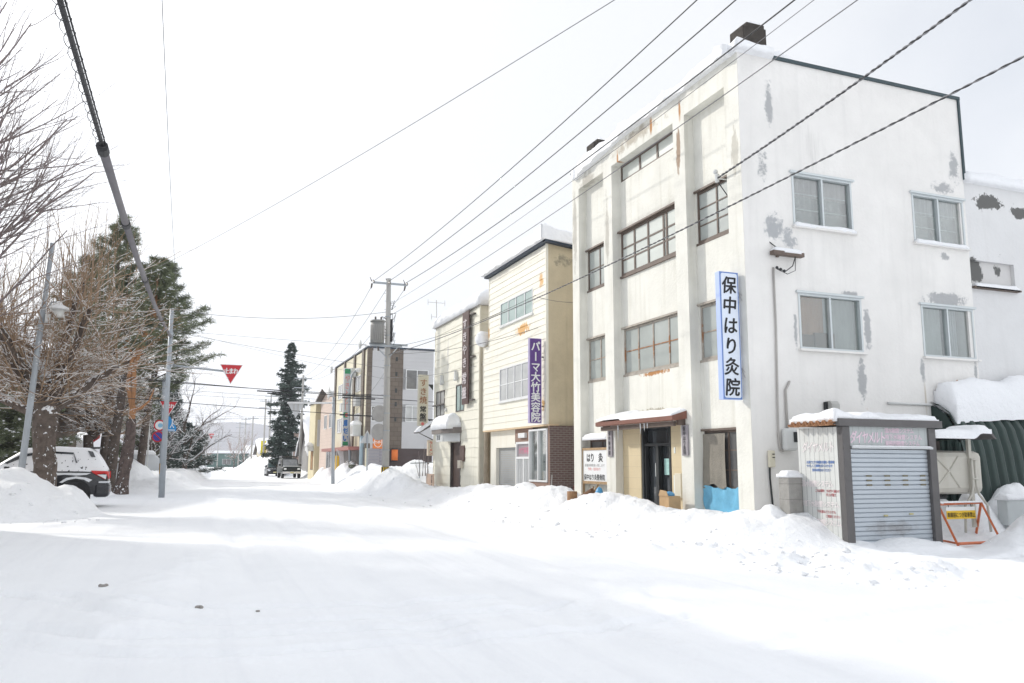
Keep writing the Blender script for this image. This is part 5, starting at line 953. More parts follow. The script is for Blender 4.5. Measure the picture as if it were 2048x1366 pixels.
for dx in (-.8, -.5, .6):
    mb = MB(); mb.tube([(ux+dx, uy-.2, 7.36), (ux+dx, uy-.2, 7.58)], [.05, .035], 8); mb.build('insulator', M_insu, U)
TR = part('transformer', (ux-.6, uy-.2, 7.7), U)
mb = MB(); mb.tube([(ux-.58, uy-.25, 7.78), (ux-.58, uy-.25, 8.85)], .36, 20); mb.tube([(ux-.58, uy-.25, 8.86), (ux-.58, uy-.25, 8.95)], .39, 20); mb.build('tank', mat('transformer_grey', (.26, .26, .25), .5, .1), TR, True)
mb = MB()
for k in range(22): a = 2*math.pi*k/22; mb.box(ux-.58+.36*math.cos(a)-.008, ux-.58+.36*math.cos(a)+.008, uy-.25+.36*math.sin(a)-.03, uy-.25+.36*math.sin(a)+.03, 7.9, 8.7)
mb.build('cooling_fin', M_conduit, TR)
mb = MB(); mb.tube([(ux-.7, uy-.25, 8.95), (ux-.7, uy-.25, 9.15)], .05, 8); mb.tube([(ux-.4, uy-.25, 8.95), (ux-.4, uy-.25, 9.15)], .05, 8); mb.build('bushing', M_insu, TR)
mb = MB(); rng = random.Random(3)
mb.box(ux+.13, ux+.25, uy-.12, uy+.05, 7.9, 9.1)
for k in range(12):
    z = rng.uniform(7.9, 10); mb.tube([(ux+.1, uy-.1, z), (ux+rng.uniform(.2, .42), uy-.15, z+rng.uniform(-.1, .15)), (ux+rng.uniform(.1, .3), uy-.15, z-rng.uniform(.2, .5))], .014, 4)
for k in range(6):
    z = rng.uniform(7.9, 9.3); mb.tube([(ux-.1, uy-.14, z), (ux-rng.uniform(.2, .35), uy-.2, z+.1), (ux-.45, uy-.25, 9.0)], .014, 4)
mb.build('cable_cluster', M_wire, U)
mb = MB(); mb.tube([(ux+.08, uy, .3), (ux+.075, uy, 1.35)], .215, 14, False)
def stripes(m, n_): pass
M_yb = mat('yellow_black_plate', (.62, .42, .04), .5, .1, lines=[(0, .11, .05, (.03, .03, .03))]); mb.build('marker_plate', M_yb, U)
mb = MB(); mb.sphere((ux-.33, uy-.05, 4.1), .40, .05, .44, 18, 10); mb.sphere((ux-.33, uy-.05, 3.15), .40, .05, .44, 18, 10); MR = mb.build('mirror', mat('mirror_back', (.38, .37, .36), .5, .15, 3), U, True)
mb = MB(); mb.tube([(ux-.02, uy-.02, 4.3), (ux-.02, uy-.05, 2.9)], .03, 6); mb.tube([(ux-.3, uy-.02, 4.1), (ux+.1, uy-.02, 4.1)], .025, 6); mb.tube([(ux-.3, uy-.02, 3.15), (ux+.1, uy-.02, 3.15)], .025, 6); mb.build('mirror_arm', M_steel, U)

def tri(mb, cx, y, zt, w_, h_, th, upward=False):
    pts = [(cx-w_/2, zt), (cx+w_/2, zt), (cx, zt-h_)] if not upward else [(cx-w_/2, zt-h_), (cx+w_/2, zt-h_), (cx, zt)]
    mb.prism(pts, 'y', y, y+th)
def stop_sign(t, cx, y, zt, w_=1.0, back=False):
    h_ = w_*.9; mb = MB(); tri(mb, cx, y, zt, w_, h_, .03); o = mb.build('sign_plate', M_back if back else M_sgw, t)
    if back:
        mb = MB()
        for dx in (-.12, .12): mb.box(cx+dx-.02, cx+dx+.02, y-.03, y-.001, zt-.5*h_, zt-.02)
        mb.build('rib', M_conduit, o); return o
    mb = MB(); tri(mb, cx, y-.006, zt-.03*w_, w_*.90, h_*.90, .004); mb.build('red_face', M_stop, o)
    mb = MB(); write(mb, '止まれ', FY(y), cx-.20*w_, zt-.30*w_, .22*w_, .28*w_, .012, 1, False, .045, .20*w_); mb.build('lettering', M_sgw, o)
    return o
t = thing('sign_post', 'leaning grey steel post with an overhead arm holding the big red stop sign', 'sign post', (-1.2, 40.3, 0))
mb = MB(); mb.tube([(-1.18, 40.3, -.2), (-1.26, 40.3, 8.6)], [.135, .085], 14); mb.build('post', M_steel, t, True)
mb = MB(); mb.tube([(-1.2, 40.3, 5.98), (1.5, 40.3, 5.78)], .05, 8); mb.tube([(-1.2, 40.3, 6.05), (-1.05, 40.25, 6.05)], .12, 8); mb.tube([(-1.24, 40.3, 7.3), (-1.22, 40.3, 7.5)], .11, 10); mb.build('arm', M_steel, t, True)
stop_sign(t, 1.48, 40.22, 6.13, 1.06)
t = thing('road_sign_post', 'grey post half hidden behind the leaning post with stop, crossing and round signs', 'sign post', (-1.55, 48, 0))
mb = MB(); mb.tube([(-1.5, 48, 0), (-1.68, 48, 6.0)], .075, 10); mb.build('post', M_steel, t, True)
mb = MB(); mb.tube([(-1.51, 47.99, .95), (-1.53, 47.99, 1.5)], .10, 10, False); mb.build('marker_plate', mat('yellow_marker', (.65, .38, .03), .5, .1, lines=[(0, .09, .03, (.05, .04, .03))]), t)
stop_sign(t, -1.35, 47.9, 4.86, .96)
mb = MB(); mb.prism([(-1.72, 3.22), (-.90, 3.22), (-.88, 3.42), (-1.25, 4.02), (-1.37, 4.02), (-1.74, 3.42)], 'y', 47.88, 47.91); o = mb.build('crossing_sign', M_sgb, t)
mb = MB(); f = FY(47.875)
for p, q in (((-1.1, 3.78), (-1.12, 3.6)), ((-1.12, 3.6), (-1.02, 3.4)), ((-1.12, 3.6), (-1.2, 3.4)), ((-1.12, 3.68), (-.99, 3.58)), ((-1.68, 3.28), (-.95, 3.28))): mb.tube([f(p[0], p[1], 0), f(q[0], q[1], 0)], .022, 5)
mb.sphere((-1.1, 47.87, 3.84), .05, .01, .05, 8, 5); mb.build('symbol', M_sgw, o)
for z, m_in, x in ((3.52, M_sgw, -1.72), (2.92, M_nob, -1.78)):
    mb = MB(); mb.disc((x, 47.85, z), (0, 1, 0), .30, .03, 22); o = mb.build('round_sign', M_stop, t); mb = MB(); mb.disc((x, 47.83, z), (0, 1, 0), .23, .02, 22); mb.build('face', m_in, o)
    if m_in is M_nob: mb = MB(); mb.tube([(x-.17, 47.81, z+.17), (x+.17, 47.81, z-.17)], .03, 4); mb.build('slash', M_stop, o)
    else: mb = MB(); mb.disc((x+.03, 47.815, z), (0, 1, 0), .12, .015, 14); mb.build('symbol', mat('pale_sign_blue', (.25, .5, .68), .5), o)
t = thing('lamp_pole', 'tall leaning grey pole with a white shaded lamp in front of the bare tree', 'lamp post', (-4.92, 29.2, .4))
mb = MB(); mb.tube([(-4.94, 29.2, -.2), (-4.90, 29.2, 1.05)], .112, 12); mb.build('painted_base', mat('dark_band', (.09, .085, .10), .6), t, True)
mb = MB(); mb.tube([(-4.90, 29.2, 1.051), (-4.61, 29.2, 8.56)], [.102, .075], 12); mb.build('pole', M_steel, t, True)
lp = part('lamp', (-4.23, 29.0, 6.4), t)
mb = MB(); mb.tube([(-4.7, 29.2, 6.15), (-4.45, 29.1, 6.62), (-4.23, 29.0, 6.62)], .025, 6); mb.build('arm', M_steel, lp)
mb = MB(); mb.tube([(-4.23, 29, 6.64), (-4.23, 29, 6.53), (-4.23, 29, 6.45), (-4.23, 29, 6.38)], [.05, .12, .28, .30], 14); mb.build('shade', M_sgw, lp, True)
mb = MB(); mb.tube([(-4.23, 29, 6.37), (-4.23, 29, 6.13)], [.2, .12], 12); mb.build('globe', mat('lamp_globe', (.62, .62, .6), .3), lp, True)
mb = MB(); mb.box(-4.60, -4.46, 29.05, 29.2, 5.95, 6.22); mb.build('control_box', M_meter, t)
t = thing('street_lamp', 'slim grey street lamp with a small round head among the left trees', 'street lamp', (-2.8, 60, .5)); mb = MB(); mb.tube([(-2.75, 60, .3), (-2.83, 60, 5.8), (-2.6, 60, 6.2)], .05, 8); mb.build('pole', M_meter, t, True); mb = MB(); mb.sphere((-2.55, 60, 6.3), .24); mb.build('head', M_sgw, t, True)
t = thing('street_lamp', 'curved grey street lamp standing before the street front of the tile band building', 'street lamp', (10.05, 55.5, .8)); mb = MB(); mb.tube([(10.0, 55.5, .4), (9.75, 55.5, 4), (9.72, 55.5, 6.6), (9.85, 55.5, 7.5), (10.15, 55.5, 7.85)], [.10, .09, .08, .07, .06], 10); mb.build('pole', M_steel, t, True); mb = MB(); mb.sphere((10.4, 55.5, 7.84), .34, .2, .17); mb.build('head', M_sgw, t, True)
t = thing('sign_gantry', 'grey post whose long arm holds a stop sign seen from behind', 'sign post', (7.85, 50, .5)); mb = MB(); mb.tube([(7.95, 50, .3), (7.8, 50, 5.5)], [.11, .08], 10); mb.build('post', M_steel, t, True); mb = MB(); mb.tube([(7.8, 50, 5.15), (5.1, 50, 5.08)], .055, 8); mb.build('arm', M_sgw, t, True); stop_sign(t, 5.62, 50.06, 5.05, .95, True)
t = thing('warning_sign', 'triangular road sign seen from behind on a thin post by the orange sign', 'road sign', (9.38, 47, 1)); mb = MB(); mb.tube([(9.38, 47, .8), (9.35, 47, 3.25)], .04, 8); mb.build('post', M_steel, t, True); mb = MB(); tri(mb, 9.35, 47.05, 3.42, .82, .74, .025, True); mb.build('sign_plate', M_back, t)
def far_pole(name, label, x, y, h, arms=2, r=.15, group=None):
    t = thing(name, label, 'utility pole', (x, y, 0), group); mb = MB(); mb.tube([(x, y, -.2), (x, y, h)], [r, r*.65], 8); mb.build('pole', M_conc, t, True); mb = MB()
    for k in range(arms): mb.box(x-.9, x+.9, y-.06, y+.06, h-.4-k*1.0, h-.3-k*1.0)
    if arms: mb.build('crossarm', M_steel, t)
    return t
far_pole('utility_pole', 'grey utility pole in front of the dark conifer', 10.5, 88, 10.7)
for x, y, h, a, lab in ((9.9, 128, 11, 2, 'utility pole just left of the dark conifer'), (10.9, 131, 12, 1, 'taller utility pole standing beside another just left of the dark conifer'), (9.6, 150, 9.5, 1, 'thin pole beside the yellow sign far down the street'), (9.8, 175, 10.5, 2, 'utility pole beyond the yellow sign'), (10.2, 205, 11, 2, 'distant utility pole on the right where the street ends'), (3.2, 215, 11, 1, 'distant utility pole before the green building on the left'), (6.5, 240, 9, 1, 'thin far pole before the middle of the green building'), (-.6, 95, 5.5, 0, 'short pole at the dark bushes on the left bank'), (.5, 118, 4.6, 0, 'short post on the left bank beyond the dark bushes')): far_pole('utility_pole', lab, x, y, h, a)
t = thing('sign_post', 'far thin post with an arm and a small red stop sign over the street', 'sign post', (.6, 150, 0)); mb = MB(); mb.tube([(.6, 150, 0), (.6, 150, 6.6)], .1, 6); mb.tube([(.6, 150, 6.1), (2.8, 150, 6.1)], .05, 6); mb.build('post', M_steel, t); stop_sign(t, 2.85, 149.9, 6.4, 1.1)
t = thing('round_mirror', 'pair of round pale traffic mirrors on a post before the brown shop', 'traffic mirror', (9.9, 106, 0)); mb = MB(); mb.tube([(9.9, 106, .5), (9.9, 106, 4.4)], .06, 6); mb.build('post', M_steel, t); mb = MB(); mb.sphere((9.9, 105.9, 4.0), .4, .05, .4); mb.sphere((9.9, 105.9, 2.9), .4, .05, .4); mb.build('mirror', M_meter, t, True)

WG_ = 'overhead wires along and across the street'
def wire(label, a, b, sag, r=.012, m=None, n=30, twist=0., name='overhead_wire'):
    a, b = Vector(a), Vector(b); pts = []
    for i in range(n+1):
        s = i/n; p = a.lerp(b, s); p.z -= 4*sag*s*(1-s); pts.append(p)
    mb = MB()
    if twist:
        L_ = (b-a).length; N = int(L_/.045); d = (b-a).normalized(); q1 = d.cross(Vector((0, 0, 1))).normalized(); q2 = d.cross(q1)
        for ph in (0, math.pi):
            pp = []
            for i in range(N+1):
                s = i/N; p = a.lerp(b, s); p.z -= 4*sag*s*(1-s); an = ph+s*L_/twist*2*math.pi; pp.append(p+(q1*math.cos(an)+q2*math.sin(an))*r*.75)
            mb.m = 0 if ph == 0 else 1; mb.tube(pp, r*.8, 5)
        o = mb.build(name, [M_wire, CABW], None, True, base=tuple(a))
    else:
        mb.tube(pts, r, 5); o = mb.build(name, m or M_wire, None, True, base=tuple(a))
    tag(o, label, 'wire', WG_); return o
CABW = mat('snowy_cable_strand', (.22, .22, .23), .7, .2, 20)
wire('upper left power line from the transformer pole up to the top edge', (ux-.75, uy, 11.15), (8.55, -12, 11.3), .85, .013)
wire('middle power line from the transformer pole, between the other two heavy lines', (ux+.0, uy, 11.15), (9.25, -12, 11.35), .85, .014)
wire('right power line from the transformer pole crossing the roof snow and chimney', (ux+.95, uy, 11.15), (10.1, -12, 11.1), .85, .016)
wire('thin line just right of the chimney running down to the transformer pole', (ux+.1, uy, 9.9), (9.6, -12, 10.4), .75, .007, M_wireg)
wire('thin grey line crossing the upper corner of the white side wall', (ux+.1, uy, 9.3), (10.0, -12, 10.2), .75, .010, M_wireg)
wire('snowy twisted service cable that ends at the top right clinic window', (11.08, 15.3, 8.2), (9.9, -8, 11.2), .55, .018, None, 30, .30, 'service_cable')
wire('long twisted cable crossing both walls of the corner building below the upper windows', (ux+.05, uy, 7.2), (9.35, -12, 7.6), .95, .0125, None, 30, .36, 'service_cable')
wire('single line crossing the open sky from the pine tree to the top centre', (-2.2, 44, 11.3), (14.3, -10, 11.3), .7, .009, M_wireg)
wire('sagging wire between the leaning sign post and the transformer pole', (-1.26, 40.3, 8.55), (ux, uy, 9.5), .38, .012, M_wireg)
wire('nearly level wire crossing below the transformer to the pale yellow shop', (-4, 42.3, 8.0), (17, 43, 7.8), .15, .008, M_wireg)
wire('thin wire descending from the pine tree to the transformer pole', (-4, 41.5, 8.2), (ux, uy, 6.5), .15, .009, M_wireg)
wire('very thin wire slanting from the pine tree to the pole below the transformer', (-4, 41.7, 8.5), (ux, uy, 5.9), .1, .006, M_wireg)
wire('thick black cable crossing the street just below the red stop sign', (-7, 41.6, 5.75), (14.5, 42.5, 4.75), .12, .018)
wire('second black cable crossing the street close under the thick one', (-7, 41.7, 5.68), (ux, uy, 5.05), .14, .016)
wire('third thin cable crossing the street under the black pair', (-7, 41.8, 5.3), (17, 43, 4.55), .12, .008, M_wireg)
wire('fourth thin cable crossing the street under the black pair', (-7, 41.9, 5.05), (17, 43, 4.4), .10, .007, M_wireg)
wire('lowest dark cable crossing the street from the left trees to the tile band building', (-7, 41.6, 4.75), (17, 43, 3.75), .12, .016)
for i, (a, b, z, lab) in enumerate(((2.8, 4.0, 5.06, 'black cable sleeve over the middle of the street'), (3.3, 4.5, 4.96, 'lower black cable sleeve over the middle of the street'), (7.0, 8.7, 4.86, 'black cable sleeve just left of the transformer pole'), (7.0, 8.5, 5.00, 'upper black cable sleeve just left of the transformer pole'), (6.9, 8.6, 3.98, 'short black sleeve on the lowest cable left of the transformer pole'))):
    mb = MB(); mb.tube([(a, 42, z+.01), (b, 42, z-.02)], .035, 6); tag(mb.build('cable_sleeve', M_wire, base=(a, 42, z)), lab, 'cable sleeve')
for k, dx in enumerate((-.85, 0, .95)): wire(('left', 'middle', 'right')[k]+' of three lines dropping from the transformer pole to the next pole', (ux+dx, uy+.4, 10.85), (10.5+(-.85, 0, .85)[k], 88, 10.3), 1.3, .012, M_wireg)
wire('service wire from the transformer pole to the upper bracket of the beauty parlour', (ux+.1, uy, 7.6), (11.08, 26.2, 7.5), .3, .010)
wire('service wire from the transformer pole to the lower bracket of the beauty parlour', (ux+.1, uy, 7.3), (11.08, 26.0, 6.3), .3, .010)
wire('wire from the beauty parlour bracket across its ochre side wall', (11.08, 26.0, 7.4), (11.2, 23.2, 6.7), .05, .008)
wire('slack wire from the transformer pole down to the tile band building sign', (ux, uy, 6.4), (9.9, 56.8, 4.6), .2, .008, M_wireg)
wire('wire from the transformer pole to the service pole of the restaurant', (ux, uy, 6.0), (11.5, 32.45, 5.8), .2, .008, M_wireg)
wire('thin high line from the leaning sign post along the street behind the thick cable', (-1.0, 40.3, 8.7), (-.55, -8, 8.6), .9, .006, M_wireg)
for y, z0 in ((105, 7.2), (128, 8.6), (175, 7.8)): wire('faint distant wire crossing the street end at %s' % {105: 'the conifer', 128: 'the far left post', 175: 'the hill foot'}[y], (-6, y, z0), (11, y, z0-.2), .3, .014, M_wireg)
wire('black drop wire from the insulator down the corner to the cable bracket', (11.08, 15.3, 8.15), (12.0, 14.36, 6.35), .16, .013)
mb = MB(); mb.tube([(11.08, 15.3, 8.1), (11.08, 15.3, 8.3)], .05, 8); mb.sphere((11.06, 15.32, 8.36), .06); mb.tube([(11.08, 15.3, 8.2), (11.42, 15.3, 8.2)], .02, 5); tag(mb.build('insulator', M_meter, base=(11.1, 15.3, 8.1)), 'pale insulator at the top right clinic window frame', 'insulator')
t = thing('covered_cable', 'thick grey-sleeved cable sweeping down from the top left to the leaning post', 'cable', (-1.2, 7, 5.3))
cp = [(-1.2, -6, 6.1), (-1.2, 2, 5.45), (-1.2, 7, 5.27), (-1.2, 10.4, 5.30)]; mb = MB(); mb.tube(cp, .026, 6)
pp = []; rng = random.Random(2)
for i in range(300):
    y = 3+7.4*i/300; z = np.interp(y, [2, 7, 10.4], [5.45, 5.27, 5.30]); a = i*.62; pp.append((-1.2+.055*math.cos(a), y, z-.02+.055*math.sin(a)))
mb.tube(pp, .004, 4); mb.tube([(p[0]+.02, p[1], p[2]+.06) for p in cp], .009, 5); mb.build('bare_cable', M_wire, t, True)
M_slv = mat('sleeve_grey', (.17, .16, .17), .6, .12, 3)
sp_ = [(-1.2, 10.4, 5.28), (-1.2, 12.2, 5.32), (-1.2, 14.0, 5.36), (-1.2, 17, 5.46), (-1.2, 19.5, 5.60), (-1.2, 24, 5.86), (-1.21, 29, 6.25), (-1.22, 35, 6.82), (-1.24, 40.2, 7.3)]
for i, (a, b) in enumerate(((0, 2), (2, 4), (4, 6), (6, 8))):
    seg = sp_[a:b+1]; mb = MB(); mb.tube(seg, [.056-.004*(k % 2) for k in range(len(seg))], 10); mb.build('sleeve', M_slv, t, True)
for p in sp_[0::2][:-1]:
    mb = MB(); q = Vector(p); mb.tube([q-Vector((0, .1, 0)), q+Vector((0, .1, 0))], .07, 10); mb.build('band', M_wire, t)
# ------------------------------------------------------------------ trees
def tubes_np(S, n=4):
    """S: rows of x0 y0 z0 x1 y1 z1 r0 r1 -> open n-sided prisms."""
    S = np.asarray(S, float); a, b = S[:, :3], S[:, 3:6]; d = b-a; d /= np.linalg.norm(d, axis=1, keepdims=True)+1e-9
    ref = np.where(np.abs(d[:, 2:3]) < .9, np.array([[0, 0, 1.]]), np.array([[1., 0, 0]])); p = np.cross(d, ref); p /= np.linalg.norm(p, axis=1, keepdims=True)+1e-9; q = np.cross(d, p)
    V = np.zeros((len(S), 2*n, 3))
    for k in range(n):
        an = 2*math.pi*k/n+.4; o = p*math.cos(an)+q*math.sin(an); V[:, k] = a+o*S[:, 6:7]; V[:, n+k] = b+o*S[:, 7:8]
    F = np.array([[k, (k+1) % n, n+(k+1) % n, n+k] for k in range(n)]); F = (F[None]+(np.arange(len(S))*2*n)[:, None, None]).reshape(-1, 4)
    return V.reshape(-1, 3), F
def snow_np(S, rng, frac=.6, th=1.0):
    S = np.asarray(S, float); d = S[:, 3:6]-S[:, :3]; L_ = np.linalg.norm(d, axis=1); hz = np.hypot(d[:, 0], d[:, 1])/(L_+1e-9)
    keep = (hz > .45) & (rng.random_sample(len(S)) < frac*hz); T = S[keep].copy(); r = (T[:, 6]+T[:, 7])/2; up_ = r*.75+.004
    T[:, 2] += up_; T[:, 5] += up_; rr = np.clip(r*.75, .008, .07)*th; T[:, 6] = rr; T[:, 7] = rr*.8
    return T
class Tree:
    def __init__(s, seed): s.rng = random.Random(seed); s.S = []; s.tips = []
    def limb(s, p, d, L_, r, depth, wob=.18, up=.05, nseg=6, kids=4, kl=.6, spread=.8, taper=.45, kstart=.3, ksub=None):
        rng = s.rng; p = Vector(p); d = Vector(d).normalized(); st = L_/nseg; pts = [(p.copy(), d.copy(), r)]
        for i in range(nseg):
            d = (d+Vector((rng.gauss(0, wob), rng.gauss(0, wob), rng.gauss(0, wob)+up))).normalized(); q = p+d*st; r0_ = r*(1-(1-taper)*i/nseg); r1_ = r*(1-(1-taper)*(i+1)/nseg)
            s.S.append((*p, *q, r0_, r1_)); p = q; pts.append((p.copy(), d.copy(), r1_))
        s.tips.append((p.copy(), d.copy()))
        if depth <= 0: return pts
        for k in range(kids):
            f = kstart+(1-kstart)*(k+rng.random())/kids; i = min(int(f*nseg), nseg-1); g = f*nseg-i; q = pts[i][0].lerp(pts[i+1][0], g); dd = pts[i][1]
            ax = dd.cross(Vector((rng.gauss(0, 1), rng.gauss(0, 1), rng.gauss(0, 1)))).normalized(); nd = (dd*math.cos(spread)+ax*math.sin(spread)*1.0).normalized()
            a = ksub[0] if ksub else {}
            kw = dict(wob=wob, up=up, nseg=max(3, nseg-1), kids=kids, kl=kl, spread=spread, taper=taper, kstart=kstart, ksub=ksub[1:] if ksub and len(ksub) > 1 else None); kw.update(a)
            l2 = L_*kl*(1.1-.5*f)*rng.uniform(.7, 1.2); s.limb(q, nd, l2, pts[i][2]*rng.uniform(.4, .6), depth-1, **kw)
        return pts
M_bark = mat('brown_bark', (.12, .095, .08), .95, .5, 4, snow=.36, bump=.8, bs=9); M_twig = mat('brown_twig', (.34, .24, .16), .9, .2, 6); M_twigd = mat('dark_twig', (.22, .18, .175), .9, .2, 6); M_red = mat('red_pine_bark', (.36, .18, .085), .9, .25, 5, bump=.4, bs=10); M_tsnow = mat('twig_snow', (.84, .85, .87), .8, .03)
def tree_objs(t, tr, trunk_mat, twig_mat, split=.035, snow=.6, th=1.0, base=None):
    S = np.array(tr.S); big = S[:, 6] > split; nrs = np.random.RandomState(int(abs(S[0, 0]*100)) % 1000)
    if big.any(): V_, F_ = tubes_np(S[big], 8); np_obj('trunk', V_, F_, trunk_mat, t)
    V_, F_ = tubes_np(S[~big], 3); np_obj('twigs', V_, F_, twig_mat, t)
    if snow: V_, F_ = tubes_np(snow_np(S, nrs, snow, th), 4); np_obj('lying_snow', V_, F_, M_tsnow, t)['kind'] = 'stuff'
def gnarl(t, pts, rs, seed, m=None, n=20):
    """a thick trunk with bark ridges and buttresses, closed at the top."""
    P = np.array(pts, float); s = np.linspace(0, len(P)-1, 26); q = np.stack([np.interp(s, range(len(P)), P[:, k]) for k in range(3)], 1); rr = np.interp(s, range(len(P)), rs); V = []
    for i in range(26):
        for k in range(n):
            a = 2*math.pi*k/n; w_ = 1+.30*(vnoise(np.array(k*.55+seed), np.array(i*.25+seed))-.5)+.14*(vnoise(np.array(k*1.7), np.array(i*.9+seed))-.5); V.append((q[i, 0]+rr[i]*w_*math.cos(a), q[i, 1]+rr[i]*w_*math.sin(a), q[i, 2]))
    F = [(i*n+k, i*n+(k+1) % n, (i+1)*n+(k+1) % n, (i+1)*n+k) for i in range(25) for k in range(n)]+[tuple(25*n+k for k in range(n))]
    return mesh_obj('trunk', V, F, m or M_bark, t, smooth=False)
# big bare tree just outside the left edge, its fan of branches reaching into view
t = thing('bare_tree', 'big bare tree at the left edge fanning thin dark branches into the sky', 'tree', (-7.0, 26.5, 0)); tr = Tree(11)
pts = tr.limb((-7.4, 26.5, 0), (.0, 0, 1), 9.5, .36, 0, .03, .05, 8, taper=.5)
for k in range(26):
    h = 3.6+7.5*k/26; a = k*2.4+.3; a = a if k % 3 else random.Random(k).uniform(-.9, .7)
    el = .55+.35*random.Random(k+50).random()
    tr.limb((-7.4, 26.5, h), (math.cos(a)*math.cos(el), math.sin(a)*math.cos(el), math.sin(el)*1.15), 6.2-.05*k, .07, 3, .06, .03, 9, 6, .50, .50, .25, .2, [dict(kids=5, kl=.5, wob=.08), dict(kids=3, kl=.5)])
for k in range(20):
    a = -1.0+.1*k; el = .30+.16*(k % 5); tr.limb((-7.4, 26.5, 4.2+.36*k), (math.cos(a)*math.cos(el), math.sin(a)*math.cos(el), math.sin(el)), 5.0, .05, 3, .05, .05, 9, 6, .5, .48, .25, .2, [dict(kids=5, kl=.5), dict(kids=3, kl=.5)])
tree_objs(t, tr, M_bark, M_twigd, .05, .12, .7)
# pollarded tree with dense brown sprays above the parked car
t = thing('pollarded_tree', 'thick-trunked pollarded tree with dense brown snowy sprays behind the leaning lamp pole', 'tree', (-4.5, 30.4, .3)); tr = Tree(23)
tp_ = [(-4.36, 30.4, -.1), (-4.42, 30.4, 1.0), (-4.5, 30.42, 2.2), (-4.55, 30.45, 3.1), (-4.62, 30.5, 3.8)]
gnarl(t, tp_, [.44, .34, .33, .37, .27], 3)
hd = Vector((-4.58, 30.46, 3.1)); limbs = []
for k, (dx, dy, dz, l_) in enumerate(((-.75, -.1, .8, 3.2), (.5, -.2, 1, 3.4), (.12, .2, 1, 4.2), (-.35, .4, 1, 3.6), (.7, .4, 1.0, 2.4), (-.2, -.5, .9, 2.8), (-1.1, .3, .5, 2.6))): limbs.append(tr.limb(hd, (dx, dy, dz), l_*1.12, .21, 0, .10, .05, 6, taper=.45))
rg = random.Random(4)
for pts in limbs:
    for i in range(1, len(pts)):
        for q in range(9):
            a = rg.uniform(0, 6.28); el = rg.uniform(-.25, .9) if q < 7 else rg.uniform(1.1, 1.5)
            tr.limb(pts[i][0], (math.cos(a)*math.cos(el), math.sin(a)*math.cos(el), math.sin(el)), rg.uniform(1.6, 3.6), .022, 2, .055, .035, 7, 5, .40, .5, .35, .2, [dict(kids=3, kl=.4, nseg=3)])
for k in range(26):
    a = rg.uniform(-.6, .6); tr.limb((-4.3+rg.uniform(-1.0, 1.2), 30.5+rg.uniform(-1, 1), 5.8+rg.uniform(0, 2)), (rg.gauss(0, .06), rg.gauss(0, .06), 1), rg.uniform(2.0, 3.6), .018, 1, .02, .05, 6, 4, .25, .5, .3, .2)
tree_objs(t, tr, M_bark, M_twig, .05, .42, .85)
mb = MB(); mb.prism([(-5.15, 4.95), (-4.45, 4.85), (-4.45, 4.35), (-5.0, 4.3), (-5.2, 4.55)], 'y', 30.1, 30.4); o = tag(mb.build('snow_clump', CAP, base=(-4.9, 30.2, 4.3)), 'block of snow caught in the fork of the pollarded tree', 'snow clump')
# second street tree with a straight trunk
t = thing('street_tree', 'straight dark-trunked bare tree with brown sprays beyond the parked car', 'tree', (-3.75, 46.5, 0)); tr = Tree(31)
pts = tr.limb((-3.85, 46.5, -.1), (.0, .0, 1), 9.0, .31, 0, .03, .02, 9, taper=.5); rg = random.Random(8)
for i in range(3, len(pts)):
    for q in range(9):
        a = rg.uniform(0, 6.28); el = rg.uniform(-.1, .9); tr.limb(pts[i][0], (math.cos(a)*math.cos(el), math.sin(a)*math.cos(el), math.sin(el)), rg.uniform(1.2, 3.0), .035, 2, .10, .04, 6, 6, .45, .6, .35, .15, [dict(kids=3, kl=.45, nseg=3)])
for k in range(16): tr.limb((-4.6+rg.uniform(-1.5, 1.2), 46.5+rg.uniform(-1, 1), 8.5+rg.uniform(0, 1.5)), (rg.gauss(0, .05), rg.gauss(0, .05), 1), rg.uniform(3.0, 5.5), .022, 1, .02, .05, 6, 4, .25, .5, .3, .2)
tree_objs(t, tr, M_bark, M_twig, .05, .40, 1.0)
t = thing('leafless_tree', 'low forked bare tree in front of the kiosk beyond the parked car', 'tree', (-5.2, 52, 0)); tr = Tree(37)
tr.limb((-5.3, 52, -.1), (0, 0, 1), 3.2, .36, 0, .05, .02, 5, taper=.7); rg = random.Random(18)
for q in range(9):
    a = q*.7; pts = tr.limb((-5.3, 52, 2.9), (math.cos(a)*.7, math.sin(a)*.7, .8), 3.0, .14, 0, .1, .06, 6, taper=.4)
    for i in range(1, 7):
        for z in range(6): b = rg.uniform(0, 6.28); el = rg.uniform(-.2, .9); tr.limb(pts[i][0], (math.cos(b)*math.cos(el), math.sin(b)*math.cos(el), math.sin(el)), rg.uniform(1, 2.4), .03, 1, .1, .03, 6, 7, .45, .6, .35, .15)
tree_objs(t, tr, M_bark, M_twig, .05, .5, 1.2)
# needles
M_need = mat('pine_needles', (.17, .195, .115), .8, .35, 1.2); M_needb = mat('spruce_needles', (.085, .115, .10), .85, .35, .8); M_needl = mat('yellow_green_needles', (.14, .14, .06), .8, .35, 1.0)  # last one: a yellower green for the far pine
def tuft(C, rng, n, L_, w_, flat=.6, up_=.25):
    """n needle blades round every centre in C (rows x y z)."""
    C = np.asarray(C, float); m = len(C); d = rng.normal(size=(m, n, 3)); d[..., 2] = d[..., 2]*flat+up_; d /= np.linalg.norm(d, axis=-1, keepdims=True)
    s = np.cross(d, rng.normal(size=(m, n, 3))); s /= np.linalg.norm(s, axis=-1, keepdims=True)+1e-9; l_ = L_*rng.uniform(.6, 1.2, (m, n, 1)); o = C[:, None]+d*0.02
    V_ = np.stack([o-s*w_*.5, o+s*w_*.5, o+d*l_+s*w_*.3, o+d*l_-s*w_*.3], 2).reshape(-1, 3); return V_, np.arange(len(V_)).reshape(-1, 4)
